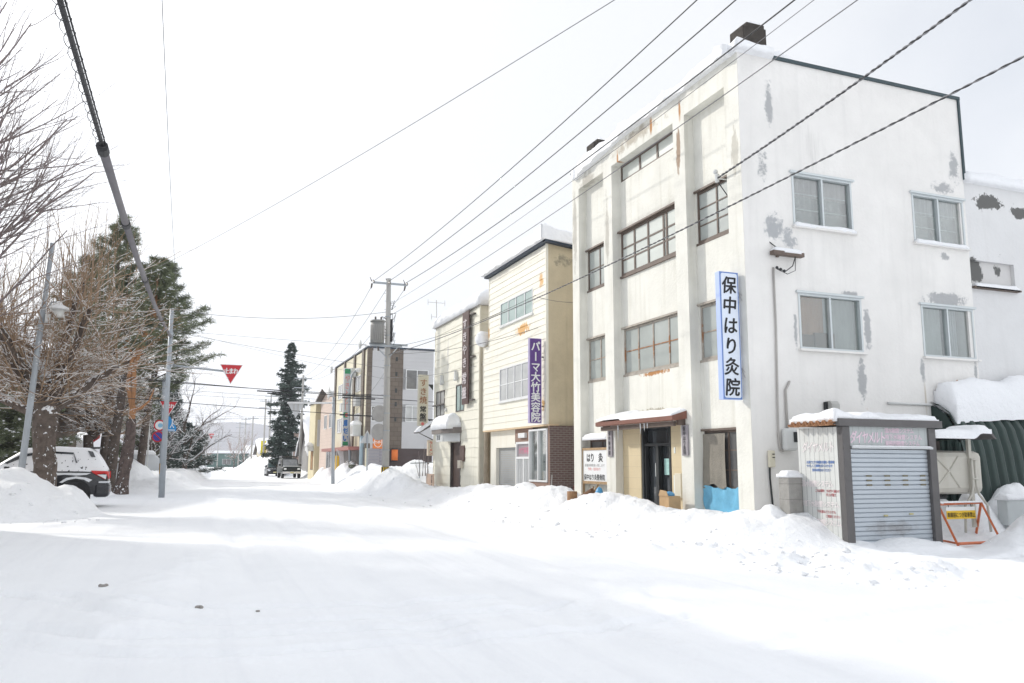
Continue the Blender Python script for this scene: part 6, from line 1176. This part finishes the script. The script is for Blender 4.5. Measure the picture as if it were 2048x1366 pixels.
def blobs(C, rng, r, n=5):
    """small lumps of snow lying on the boughs: flattened five-sided caps."""
    C = np.asarray(C, float); m = len(C); V_ = np.zeros((m, 2*n+1, 3)); R_ = r*rng.uniform(.5, 1.3, m)
    for k in range(n):
        a = 2*math.pi*k/n; V_[:, k] = C+np.stack([R_*math.cos(a), R_*math.sin(a), -R_*.25], 1); V_[:, n+k] = C+np.stack([R_*.7*math.cos(a), R_*.7*math.sin(a), R_*.2], 1)
    V_[:, 2*n] = C+np.stack([0*R_, 0*R_, R_*.42], 1); F = [[k, (k+1) % n, n+(k+1) % n, n+k] for k in range(n)]+[[n+k, n+(k+1) % n, 2*n, 2*n] for k in range(n)]
    F = np.array([f for f in F]); T = []
    for f in F: T.append([f[0], f[1], f[2]]); T.append([f[0], f[2], f[3]])
    T = np.array([q for q in T if len(set(q)) == 3]); return V_.reshape(-1, 3), (T[None]+(np.arange(m)*(2*n+1))[:, None, None]).reshape(-1, 3)
def pine(name, label, base, top, trunk_pts, r, crown, seed, trunk_m, need_m, nb=60, L_=2.2, tu=.26, snow=.35, dens=5, cat='tree'):
    """open-crowned pine: trunk, tiers of boughs between crown[0] and crown[1], needle tufts toward the tips."""
    t = thing(name, label, cat, base); tr = Tree(seed); rg = random.Random(seed); tp = [Vector(p) for p in trunk_pts]
    for a, b, i in zip(tp[:-1], tp[1:], range(99)): k = len(tp)-1; tr.S.append((*a, *b, r*(1-.75*i/k), r*(1-.75*(i+1)/k)))
    def at(z):
        for a, b in zip(tp[:-1], tp[1:]):
            if b.z >= z: return a.lerp(b, max(0, (z-a.z)/max(b.z-a.z, 1e-6)))
        return tp[-1]
    C = []
    for k in range(nb):
        f = (k+.5)/nb; z = crown[0]+(crown[1]-crown[0])*f; a = k*2.39996+rg.uniform(-.3, .3); l_ = L_*(1-.80*f**1.6)*rg.choice((.45, .7, .9, 1.1, 1.3)); p = at(z)
        pts = tr.limb(p, (math.cos(a), math.sin(a), .12+.5*f), l_, .05*(1-.5*f), 0, .10, .07, 6, taper=.3)
        for i in range(2, 7):
            for q in range(dens):
                b = a+rg.uniform(-1.3, 1.3); ll = l_*.34*rg.uniform(.4, 1.1); s0 = pts[i][0]; e = s0+Vector((math.cos(b)*ll, math.sin(b)*ll, rg.uniform(-.1, .35)*ll)); tr.S.append((*s0, *e, .012, .007))
                for g in (.55, .8, 1.0): C.append(s0.lerp(e, g)+Vector((rg.gauss(0, .04), rg.gauss(0, .04), rg.gauss(0, .04))))
    nr = np.random.RandomState(seed); C = np.array([tuple(c) for c in C])
    S = np.array(tr.S); V_, F_ = tubes_np(S, 6); np_obj('trunk', V_, F_, trunk_m, t)
    V_, F_ = tuft(C, nr, 9, tu, .026); np_obj('needles', V_, F_, need_m, t, smooth=False)
    if snow: K_ = C[nr.random_sample(len(C)) < snow]+np.array([0, 0, tu*.28]); V_, F_ = blobs(K_, nr, .085); np_obj('lying_snow', V_, F_, M_tsnow, t)['kind'] = 'stuff'
    return t
pine('red_pine', 'twisted pine with orange bark in its forked upper trunk and dark green tufts', (-3.1, 45, 0), None, [(-3.15, 45, -.1), (-2.98, 45, 2.6), (-2.9, 45, 4.2), (-3.2, 45, 5.4), (-3.1, 45, 6.6), (-2.75, 45, 7.6), (-2.2, 45.2, 9.0), (-2.2, 45.4, 11.4)], .19, (6.8, 11.6), 41, M_red, M_need, 34, 2.0, .24, .30, 5)
t = bpy.data.objects['red_pine']; mb = MB(); mb.tube([(-2.93, 44.95, 4.4), (-2.92, 44.9, 5.3), (-2.98, 44.9, 6.3), (-2.7, 45, 7.3), (-2.5, 45, 8.2)], [.10, .11, .10, .09, .05], 8); mb.tube([(-2.9, 45, 4.15), (-2.55, 45, 4.25), (-2.2, 45, 4.6), (-2.0, 45, 5.2)], [.09, .07, .05, .03], 8); mb.build('limb', M_red, t, True)
_pb = mat('pine_lower_bark', (.12, .09, .08), .95, .5, 5, snow=.33, bump=.8)
gnarl(t, [(-3.2, 44.99, -.1), (-3.1, 44.99, 1.0), (-2.98, 44.99, 2.4), (-2.92, 44.99, 3.7)], [.36, .28, .26, .20], 9, _pb).name = 'lower_bark'
pine('tall_pine', 'tallest green pine behind the bare trees with a leader above the rest', (-4.6, 52, 0), None, [(-4.7, 52, -.1), (-4.6, 52, 6), (-4.7, 52, 11), (-4.75, 52, 15.4)], .28, (5.2, 15.3), 42, M_bark, M_need, 58, 2.8, .30, .30, 5)
pine('leaning_pine', 'broad dark green pine leaning out over the roadside behind the steel sign post', (-2.4, 53, 0), None, [(-2.9, 53, -.1), (-2.6, 53, 5), (-2.1, 53, 9), (-2.2, 53, 13.8)], .26, (5.6, 13.6), 43, M_bark, M_need, 50, 2.5, .30, .22, 5)
pine('far_pine', 'yellow-green pine rising above the timber house roof', (-7.4, 60, 0), None, [(-7.4, 60, -.1), (-7.2, 60, 8), (-7.1, 60, 15)], .3, (5, 15), 44, M_bark, M_needl, 60, 2.9, .34, .25, 5)
for i, (x, y, h, w_, lab) in enumerate(((-9.6, 43.5, 6.2, 2.0, 'snow-flecked pine shrub at the far left edge behind the parked car'), (-7.6, 44.5, 5.0, 1.8, 'dark snowy pine behind the big trunk and parked car'), (-3.8, 66, 6.5, 2.0, 'snow-flecked conifer behind the slim street lamp'), (-1.9, 76, 7.8, 2.3, 'dark conifer on the left bank beside the road signs'), (-.2, 80, 4.6, 1.9, 'low dark conifer overhanging the left snow bank'), (-2.6, 70, 7.4, 2.2, 'snowy conifer behind the round road signs'))):
    pine('snowy_pine', lab, (x, y, 0), None, [(x, y, -.1), (x+.05, y, h*.5), (x, y, h)], .16, (.6, h), 60+i, M_bark, M_needb if i > 2 else M_need, 44, w_, .26, .30, 5)
def spruce(name, label, x, y, h, R_, seed, z0=1.6, nb=150):
    t = thing(name, label, 'tree', (x, y, 0)); rg = random.Random(seed); nr = np.random.RandomState(seed); S = [(x, y, -.1, x, y, h*.5, .28, .17), (x, y, h*.5, x+.05, y, h, .17, .03)]; C = []
    for k in range(nb):
        f = ((k+.5)/nb)**1.1; z = z0+(h-z0)*f; a = k*2.39996; prof_ = min(1, (1-f)*2.1)**.9*(.8+.2*math.sin(f*34)); l_ = R_*prof_*rg.choice((.3, .5, .75, .9, 1.15))*rg.uniform(.85, 1.1)+.12; p = Vector((x, y, z)); d = Vector((math.cos(a), math.sin(a), -.05+.1*f)); q = p
        for i in range(5):
            d = (d+Vector((rg.gauss(0, .07), rg.gauss(0, .07), -.05 if i < 3 else .14))).normalized(); e = q+d*l_/5; S.append((*q, *e, .025, .018)); 
            for g in range(int(4+3*prof_)):
                u_ = q.lerp(e, rg.random()); sd = d.cross(Vector((0, 0, 1))).normalized()*rg.uniform(-1, 1)*.22*l_*(1-i/7); C.append(u_+sd+Vector((0, 0, rg.uniform(-.30, .05))))
            q = e
    C = np.array([tuple(c) for c in C]); V_, F_ = tubes_np(S, 6); np_obj('trunk', V_, F_, M_bark, t); V_, F_ = tuft(C, nr, 9, .34, .09, .5, -.15); np_obj('needles', V_, F_, M_needb, t, smooth=False)
    K_ = C[nr.random_sample(len(C)) < .10]+np.array([0, 0, .15]); V_, F_ = blobs(K_, nr, .17); np_obj('lying_snow', V_, F_, M_tsnow, t)['kind'] = 'stuff'
spruce('dark_conifer', 'tall dark conical conifer rising behind the two parked cars', 10.3, 99, 15.6, 2.9, 71, 3.2, 100)
spruce('small_conifer', 'shorter conifer at the left foot of the tall dark conifer', 9.2, 97, 6.6, 1.6, 72, 1.6, 70)
# broad bare trees further along the left bank
def bare(name, label, x, y, h, seed, spread=.75, r=.2, twig=M_twigd, n=9, lean=(0, 0), snow=.8, z0=.3):
    t = thing(name, label, 'tree', (x, y, 0)); tr = Tree(seed); pts = tr.limb((x, y, -.1), (lean[0], lean[1], 1), h*.45, r, 0, .05, .02, 6, taper=.6); rg = random.Random(seed)
    for k in range(n):
        a = k*2.4; p = pts[min(6, 2+k*5//n)][0]; tr.limb(p, (math.cos(a)*.8+lean[0], math.sin(a)*.8+lean[1], rg.uniform(.35, 1.1)), h*.5*rg.uniform(.7, 1.1), r*.4, 3, .14, .03, 6, 6, .55, spread, .3, .2, [dict(kids=5, kl=.5), dict(kids=3, kl=.5, nseg=3)])
    tree_objs(t, tr, M_bark, twig, .05, snow, 1.6)
bare('spreading_tree', 'broad snowy bare tree spreading over the left roadside below the overhead stop sign', -.6, 72, 10.2, 81, .8, .22, M_twigd, 11, (.12, 0))
bare('spreading_tree', 'smaller snowy bare tree between the pines and the round road signs', -2.6, 64, 7.5, 82, .8, .18, M_twigd, 9)
for i, (x, y, h, lab) in enumerate(((1.3, 128, 6, 'reddish bare shrub at the end of the left bank'), (8.6, 190, 9, 'pale upright bare tree at the far right end of the street'), (9.6, 170, 9, 'nearer upright bare tree beyond the yellow sign'), (6.6, 285, 8, 'bare tree rising behind the green building'))):
    bare('distant_tree', lab, x, y, h, 90+i, .35 if i in (1, 2) else .7, .14, mat('pale_twig', (.30, .2, .16), .9, .1), 9, (0, 0), .2)
mb = MB(); rng = random.Random(9)
t = thing('bare_shrub', 'thin bare twigs of a shrub poking out of the snow beside the restaurant', 'shrub', (11.3, 41.6, .8)); tr = Tree(95)
for k in range(9): tr.limb((11.4+rng.uniform(-.4, .4), 41.6, .9), (rng.gauss(0, .12), rng.gauss(0, .1), 1), rng.uniform(.7, 1.5), .018, 1, .05, .05, 5, 3, .35, .4, .4, .3)
V_, F_ = tubes_np(tr.S, 4); np_obj('twigs', V_, F_, M_twigd, t)
mb = MB(); mb.tube([(10.6, 41.8, 1.55), (11.9, 41.8, 1.6)], .03, 5); mb.tube([(11.1, 41.8, .8), (11.1, 41.8, 1.6)], .03, 5); mb.build('support_rail', M_steel, t)
# ------------------------------------------------------------------ cars
M_tyre = mat('tyre', (.02, .02, .021), .8, .1); M_rim = mat('grey_rim', (.25, .26, .27), .4, .1, metal=.5); M_cblk = mat('dark_car_paint', (.012, .013, .017), .22, .2, 2, spec=.6, snow=.02); M_carsnow = snow_mat('car_snow', (.80, .82, .85), .4, 14, .05); M_cglass = mat('car_glass', (.03, .035, .04), .06, .2, 1, spec=.8); M_tail = mat('tail_lamp_red', (.62, .03, .03), .2, .1, 8); M_clear = mat('clear_lamp', (.70, .72, .74), .15, .05); M_chrome = mat('bright_trim', (.6, .6, .62), .25, .05, metal=.8); M_plate = mat('number_plate', (.62, .63, .6), .5)
def loft(t, name, st, m, loc, ang, smooth=True, closed=True):
    """st: stations (x, [(y, z), ...]) along the car's length; turned by ang about z and moved to loc."""
    c, s_ = math.cos(ang), math.sin(ang); V_ = []; k = len(st[0][1])
    for x, ring in st:
        for y, z in ring: V_.append((loc[0]+x*c-y*s_, loc[1]+x*s_+y*c, loc[2]+z))
    F_ = [(i*k+j, i*k+(j+1) % k, (i+1)*k+(j+1) % k, (i+1)*k+j) for i in range(len(st)-1) for j in range(k)]
    F_ += [tuple(range(k))[::-1], tuple((len(st)-1)*k+j for j in range(k))]
    o = mesh_obj(name, V_, F_, m, t, smooth); md = o.modifiers.new('b', 'BEVEL'); md.width = .035; md.segments = 2; md.limit_method = 'ANGLE'; md.angle_limit = R(25); return o
def wheel(t, loc, ang, x, y, r, w_):
    c, s_ = math.cos(ang), math.sin(ang); P_ = lambda x, y, z: (loc[0]+x*c-y*s_, loc[1]+x*s_+y*c, loc[2]+z); q = 1 if y > 0 else -1
    mb = MB(); mb.tube([P_(x, y-w_/2, r), P_(x, y-w_/2*.8, r), P_(x, y+w_/2*.8, r), P_(x, y+w_/2, r)], [r*.93, r, r, r*.93], 22); o = mb.build('wheel', M_tyre, t, False)
    mb = MB(); mb.tube([P_(x, y+q*w_*.44, r), P_(x, y+q*w_*.53, r)], [r*.62, r*.55], 16); mb.build('rim', M_rim, o)
# near-side SUV, nose away to the left, tail towards the street
loc = (-2.74, 33.0, .06); ang = math.pi+.05
SV = thing('parked_suv', 'dark sport utility car coated in snow, parked nose-in behind the big trunk', 'car', (-5, 33, .1))
def ring(hw, z0, z1, z2, hr): return [(-hw, z0), (-hw*1.01, (z0+z1)/2), (-hw*.985, z1), (-hr, z2-.07), (-hr+.12, z2), (hr-.12, z2), (hr, z2-.07), (hw*.985, z1), (hw*1.01, (z0+z1)/2), (hw, z0)]
low = [(0.02, ring(.86, .47, 1.10, 1.20, .82)), (.12, ring(.93, .40, 1.16, 1.24, .90)), (.9, ring(.95, .40, 1.20, 1.25, .92)), (3.2, ring(.95, .36, 1.20, 1.24, .92)), (3.9, ring(.94, .36, 1.12, 1.18, .88)), (4.5, ring(.90, .36, 1.02, 1.10, .8)), (4.75, ring(.78, .42, .8, .88, .66))]
loft(SV, 'body', low, M_cblk, loc, ang)
cab = [(.05, ring(.88, 1.14, 1.19, 1.26, .84)), (.22, ring(.91, 1.14, 1.22, 1.56, .80)), (.42, ring(.915, 1.14, 1.24, 1.86, .75)), (.62, ring(.92, 1.14, 1.24, 2.0, .72)), (1.6, ring(.92, 1.10, 1.24, 2.05, .72)), (2.6, ring(.92, 1.10, 1.24, 1.98, .70)), (3.3, ring(.90, 1.14, 1.22, 1.48, .74)), (3.6, ring(.88, 1.12, 1.16, 1.22, .80))]
loft(SV, 'cabin', cab, mat('snow_coated_cabin', (.03, .033, .04), .4, .2, 3, snow=.53), loc, ang)
c_, s_ = math.cos(ang), math.sin(ang); Q_ = lambda x, y, z: (loc[0]+x*c_-y*s_, loc[1]+x*s_+y*c_, loc[2]+z)
def side_strip(mb, pts, y): n = len(pts); mb.add([Q_(x, yy, z) for x, yy, z in pts]+[Q_(x, yy-.012, z) for x, yy, z in pts], [tuple(range(n)), tuple(range(2*n-1, n-1, -1))]+[(i, (i+1) % n, n+(i+1) % n, n+i) for i in range(n)])
mb = MB(); side_strip(mb, [(1.15, .775, 1.84), (1.95, .775, 1.88), (1.95, .785, 1.81), (1.15, .785, 1.77)], 0); mb.build('side_window', M_cglass, SV)
mb = MB(); side_strip(mb, [(2.05, .775, 1.87), (2.7, .78, 1.77), (3.2, .83, 1.47), (3.1, .83, 1.44), (2.6, .80, 1.68), (2.05, .785, 1.80)], 0); mb.build('side_window', M_cglass, SV)
mb = MB(); side_strip(mb, [(1.12, .79, 1.77), (1.16, .785, 1.84), (1.05, .88, 1.48), (1.0, .88, 1.48)], 0); mb.build('side_window', M_cglass, SV)
mb = MB(); side_strip(mb, [(.55, .775, 1.87), (.72, .76, 1.91), (.60, .82, 1.70), (.46, .82, 1.68)], 0); mb.build('side_window', M_cglass, SV)

for y in (.86, -.86):
    mb = MB(); q = 1 if y > 0 else -1; n0 = [(.02, y*.90, 1.18), (.09, y*1.085, 1.20), (.56, y*1.108, 1.22), (.50, y*1.112, 1.14), (.12, y*1.10, .92), (.015, y*.92, .93)]
    V_ = [Q_(*p) for p in n0]+[Q_(p[0]-.03 if p[0] < .1 else p[0], p[1]+.02*q, p[2]) for p in n0]; n = 6; mb.add(V_, [tuple(range(n)), tuple(range(n, 2*n))]+[(i, (i+1) % n, n+(i+1) % n, n+i) for i in range(n)]); o = mb.build('tail_light', M_tail, SV)
    if q > 0: mb = MB(); side_strip(mb, [(.06, .968, 1.08), (.36, .980, 1.08), (.08, .972, .92)], 0); mb.build('clear_lens', M_clear, o)
mb = MB(); V_ = []
def cbox(mb, x0, x1, y0, y1, z0, z1): mb.add([Q_(x, y, z) for z in (z0, z1) for x, y in ((x0, y0), (x1, y0), (x1, y1), (x0, y1))], [(3,2,1,0),(4,5,6,7),(0,1,5,4),(1,2,6,5),(2,3,7,6),(3,0,4,7)])
cbox(mb, -.06, .46, -.93, .965, .30, .80); mb.build('bumper', M_cblk, SV, bevel=.12)
mb = MB(); cbox(mb, -.02, .30, .62, .955, .79, .85); cbox(mb, -.03, .1, -.6, .4, .792, .83); mb.build('bumper_snow', M_carsnow, SV, bevel=.02)
mb = MB(); cbox(mb, -.075, -.06, -.8, .8, .42, .47); mb.build('bumper_trim', M_chrome, SV)
mb = MB(); cbox(mb, -.01, .015, -.26, .26, .72, .9); mb.build('number_plate', M_plate, SV)
mb = MB(); cbox(mb, -.066, -.061, .55, .75, .50, .56); mb.build('reflector', M_tail, SV)
mb = MB(); cbox(mb, .34, .66, -.62, .62, 1.98, 2.04); mb.build('spoiler', M_cblk, SV, bevel=.015)
mb = MB(); cbox(mb, 1.6, 1.85, .95, .99, 1.07, 1.11); cbox(mb, 2.75, 3.0, .95, .99, 1.06, 1.10); mb.build('door_handle', M_cblk, SV, bevel=.01)
mb = MB(); cbox(mb, 3.0, 3.15, .94, 1.16, 1.20, 1.36); mb.build('wing_mirror', M_cblk, SV, bevel=.03)
mb = MB(); side_strip(mb, [(.55, .966, 1.13), (2.8, .968, 1.16), (2.9, .968, 1.08), (2.0, .968, 1.02), (1.35, .968, 1.08), (1.0, .968, 1.05), (.7, .966, 1.07)], 0); mb.build('side_snow', M_carsnow, SV)
mb = MB(); side_strip(mb, [(.5, .970, .90), (.70, .974, .98), (1.0, .976, 1.02), (1.3, .974, .97), (1.5, .972, .82), (1.42, .976, .80), (1.25, .98, .90), (1.0, .982, .95), (.76, .98, .91), (.6, .976, .82)], 0); mb.build('fender_snow', M_carsnow, SV)
mb = MB(); V_ = [Q_(1.0+.48*math.cos(a), .959, .42+.50*math.sin(a)) for a in np.linspace(0, math.pi, 16)]+[Q_(.52, .959, .25), Q_(1.48, .959, .25)][::1]; n = len(V_)
mb.add(V_, [tuple(range(n))]); mb.build('wheel_arch', M_tyre, SV)
for x in (1.0, 3.75):
    for y in (.84, -.84): wheel(SV, loc, ang, x, y, .40, .27)
# jeep seen from the front
def front_car(name, label, loc, ang, w_, L_, h, kind):
    t = thing(name, label, 'car', loc); c, s_ = math.cos(ang), math.sin(ang); hw = w_/2
    P_ = lambda x, y, z: (loc[0]+x*c-y*s_, loc[1]+x*s_+y*c, loc[2]+z)
    def bx_(mb, x0, x1, y0, y1, z0, z1): mb.add([P_(x, y, z) for z in (z0, z1) for x, y in ((x0, y0), (x1, y0), (x1, y1), (x0, y1))], [(3,2,1,0),(4,5,6,7),(0,1,5,4),(1,2,6,5),(2,3,7,6),(3,0,4,7)])
    if kind == 'jeep':
        body = [(0, ring(hw*.95, .55, .95, 1.06, hw*.9)), (.15, ring(hw, .5, 1.0, 1.13, hw*.93)), (1.4, ring(hw, .5, 1.06, 1.18, hw*.94)), (L_, ring(hw, .5, 1.06, 1.16, hw*.94))]; cabn = [(1.2, ring(hw*.95, 1.12, 1.14, 1.2, hw*.86)), (1.55, ring(hw*.95, 1.12, 1.16, h-.05, hw*.82)), (1.9, ring(hw*.95, 1.12, 1.16, h, hw*.82)), (L_-.1, ring(hw*.95, 1.12, 1.16, h, hw*.82)), (L_, ring(hw*.95, 1.12, 1.16, h-.08, hw*.82))]
    else:
        body = [(0, ring(hw*.85, .25, .5, .62, hw*.7)), (.2, ring(hw*.97, .2, .62, .74, hw*.8)), (1.1, ring(hw, .2, .82, .92, hw*.85)), (L_-.3, ring(hw, .2, .85, .95, hw*.85)), (L_, ring(hw*.9, .3, .8, .9, hw*.7))]; cabn = [(.95, ring(hw*.92, .88, .9, .95, hw*.8)), (1.75, ring(hw*.92, .88, .92, h, hw*.66)), (3.0, ring(hw*.92, .88, .92, h, hw*.66)), (L_-.3, ring(hw*.9, .88, .9, 1.0, hw*.7))]
    loft(t, 'body', body, M_jeep if kind == 'jeep' else M_cblk, loc, ang); loft(t, 'cabin', cabn, M_jeep if kind == 'jeep' else M_cblk, loc, ang)
    mb = MB(); a = (1.24, 1.22, 1.52, h-.12) if kind == 'jeep' else (1.0, .97, 1.66, h-.06)
    for yy0, yy1 in ((-hw*.80, hw*.80),): mb.add([P_(a[0]-.03, yy0, a[1]), P_(a[0]-.03, yy1, a[1]), P_(a[2]-.04, yy1*.94, a[3]), P_(a[2]-.04, yy0*.94, a[3])], [(0, 1, 2, 3)])
    mb.build('windscreen', mat('frosty_windscreen', (.24, .25, .27) if kind == 'jeep' else (.22, .30, .30), .3, .35, 3), t)
    mb = MB()
    for q in (-1, 1): bx_(mb, 2.0, L_-.5, q*hw*.885-.03*q, q*hw*.93, 1.25 if kind == 'jeep' else 1.0, h-.25)
    mb.build('side_window', M_cglass, t); zf = .82 if kind == 'jeep' else .55
    for q in (-1, 1):
        mb = MB(); bx_(mb, -.02, .06, q*hw*.58, q*hw*.85, zf, zf+.17); mb.build('headlight', M_clear, t)
    mb = MB(); bx_(mb, -.015, .05, -hw*.5, hw*.5, zf+.01, zf+.15); mb.build('grille', M_tyre, t, False)
    mb = MB(); bx_(mb, -.16, .05, -hw*.98, hw*.98, .45 if kind == 'jeep' else .3, .66 if kind == 'jeep' else .42); mb.build('bumper', M_chrome if kind == 'jeep' else M_cblk, t, bevel=.03)
    mb = MB(); bx_(mb, -.17, -.161, -.17, .17, .5 if kind == 'jeep' else .36, .62 if kind == 'jeep' else .48); mb.build('number_plate', mat('yellow_plate_old', (.6, .55, .3), .5), t)
    for q in (-1, 1): mb = MB(); bx_(mb, 1.3, 1.4, q*hw*.95, q*(hw+.2), 1.2 if kind == 'jeep' else .95, 1.38 if kind == 'jeep' else 1.08); mb.build('wing_mirror', M_cblk, t, bevel=.02)
    if kind == 'jeep':
        mb = MB()
        for x in np.arange(1.9, L_-.2, .4): bx_(mb, x, x+.04, -hw*.8, hw*.8, h+.08, h+.12)
        for q in (-1, 1): bx_(mb, 1.8, L_-.2, q*hw*.8-.03, q*hw*.8+.03, h+.06, h+.2)
        bx_(mb, 1.78, 1.82, -hw*.8, hw*.8, h+.05, h+.2); mb.build('roof_rack', M_cblk, t)
    mb = MB(); bx_(mb, .25, 1.15, -hw*.8, hw*.8, 1.125 if kind == 'jeep' else .80, 1.20 if kind == 'jeep' else .94) if kind == 'jeep' else bx_(mb, 1.75, 3.0, -hw*.64, hw*.64, h, h+.08); mb.build('lying_snow', M_carsnow, t, bevel=.03)
    r = .37 if kind == 'jeep' else .31
    for x in (.7, L_-.75):
        for y in (hw-.12, -hw+.12): wheel(t, loc, ang, x, y, r, .24)
M_jeep = mat('jeep_paint', (.02, .026, .025), .5, .25, 3, spec=.2)
front_car('parked_jeep', 'boxy dark jeep with a roof rack and frosted windscreen parked facing the camera', (9.1, 82.3, .02), math.pi/2+.03, 1.80, 4.2, 1.95, 'jeep')
front_car('parked_car', 'low dark hatchback with snow on its roof parked beside the jeep', (8.75, 96, .02), math.pi/2, 1.70, 4.1, 1.50, 'car')
# snowed-in pale van behind the left bank and a far car
t = thing('snowed_van', 'pale van buried in snow behind the left bank near the red pine', 'van', (-3.4, 61, 0)); loc = (-4.5, 62, .2)
st = [(0, ring(.85, .4, 1.2, 1.75, .7)), (.15, ring(.88, .4, 1.25, 1.95, .74)), (2.0, ring(.88, .4, 1.25, 1.98, .74)), (2.5, ring(.86, .4, 1.2, 1.5, .7)), (2.9, ring(.8, .4, .9, 1.1, .7))]
loft(t, 'body', st, mat('van_white', (.58, .60, .62), .5, .05), loc, .05)
mb = MB(); mb.box(-4.25, -3.5, 61.14, 61.17, 1.62, 1.72); mb.box(-3.25, -3.0, 61.14, 61.17, 1.7, 1.8); mb.build('window', M_cglass, t); snowcap('snow_cap', -4.5, -2.4, 61.2, 62.8, 2.12, .22, t, 9, .15, .02)
for x in (.5, 2.3):
    for y in (-.75, .75): wheel(t, loc, .05, x, y, .3, .2)
mb = MB(); t = thing('distant_car', 'pale car half hidden behind the snow bank at the far left end of the street', 'car', (2.0, 170, 0)); loc = (2.0, 170, .3)
loft(t, 'body', [(0, ring(.8, .3, .9, 1.0, .7)), (1, ring(.85, .3, .95, 1.05, .7)), (4, ring(.8, .3, .9, 1.0, .7))], mat('pale_car', (.5, .53, .56), .4), loc, math.pi/2); loft(t, 'cabin', [(.8, ring(.78, 1.0, 1.02, 1.1, .7)), (1.3, ring(.78, 1.0, 1.02, 1.7, .62)), (3.5, ring(.78, 1.0, 1.02, 1.7, .62))], M_carsnow, loc, math.pi/2)
# scraps on the road
for x, y, s_, lab in ((-.97, 11.9, .05, 'grey chunk of dirty ice on the road at the left'), (.17, 9.87, .05, 'brown chunk of ice on the road near the bottom left'), (.75, 9.5, .025, 'tiny dark crumb of ice on the road')):
    mb = MB(); rng = random.Random(int(x*100)); z = gz(x, y)
    for k in range(4): mb.sphere((x+rng.uniform(-1, 1)*s_, y+rng.uniform(-.6, .6)*s_, z+s_*.25), s_*rng.uniform(.4, .8), s_*.6, s_*.45, 7, 5)
    tag(mb.build('ice_chunk', mat('dirty_ice', (.33, .31, .29), .8, .3, 30), base=(x, y, z)), lab, 'ice chunk')
# ------------------------------------------------------------------ hills and far woods
def hill(name, pts, y, depth, c, seed):
    n = 160; m = 24; xs = np.linspace(pts[0][0], pts[-1][0], n); hz = np.interp(xs, [p[0] for p in pts], [p[1] for p in pts]); V_ = []
    for i, x in enumerate(xs):
        for j in range(m):
            f = j/(m-1); pr = math.sin(min(1, f*1.6)*math.pi/2) if f < .625 else math.cos((f-.625)/.375*math.pi/2); V_.append([x, y+depth*f, hz[i]*pr])
    V_ = np.array(V_); V_[:, 2] += (fbm(V_[:, 0]*.006+seed, V_[:, 1]*.006, 5)*26+fbm(V_[:, 0]*.05, V_[:, 1]*.05+seed, 3)*7)*(V_[:, 2] > 3)*np.clip(V_[:, 2]/40, 0, 1)
    F_ = np.array([[i*m+j, (i+1)*m+j, (i+1)*m+j+1, i*m+j+1] for i in range(n-1) for j in range(m-1)]); return struct(np_obj(name, V_, F_, c))
M_hill = mat('winter_woods', (.16, .15, .17), .95, .45, .012, patches=[])
hill('hill', [(-900, 40), (-500, 60), (-260, 66), (-120, 84), (-40, 96), (30, 112), (100, 122), (170, 118), (260, 104), (380, 92), (600, 100), (900, 84), (1500, 70), (2500, 30)], 2300, 700, M_hill, 3.3)
hill('low_hill', [(-1200, 20), (-300, 26), (0, 24), (120, 34), (260, 30), (600, 36), (1500, 30)], 1500, 500, M_hill, 8.1)
HZ = MB(); HZ.box(-2600, 2700, -60, 3300, -1.0, 170)
hm = bpy.data.materials.new('winter_air'); hm.use_nodes = True; t_ = hm.node_tree; t_.nodes.remove(t_.nodes['Principled BSDF']); vp = t_.nodes.new('ShaderNodeVolumePrincipled'); vp.inputs['Color'].default_value = (.93, .95, 1, 1); vp.inputs['Density'].default_value = HAZE_D; t_.links.new(vp.outputs[0], t_.nodes['Material Output'].inputs['Volume'])
if HAZE_D > 0: struct(HZ.build('haze', hm), 'stuff')
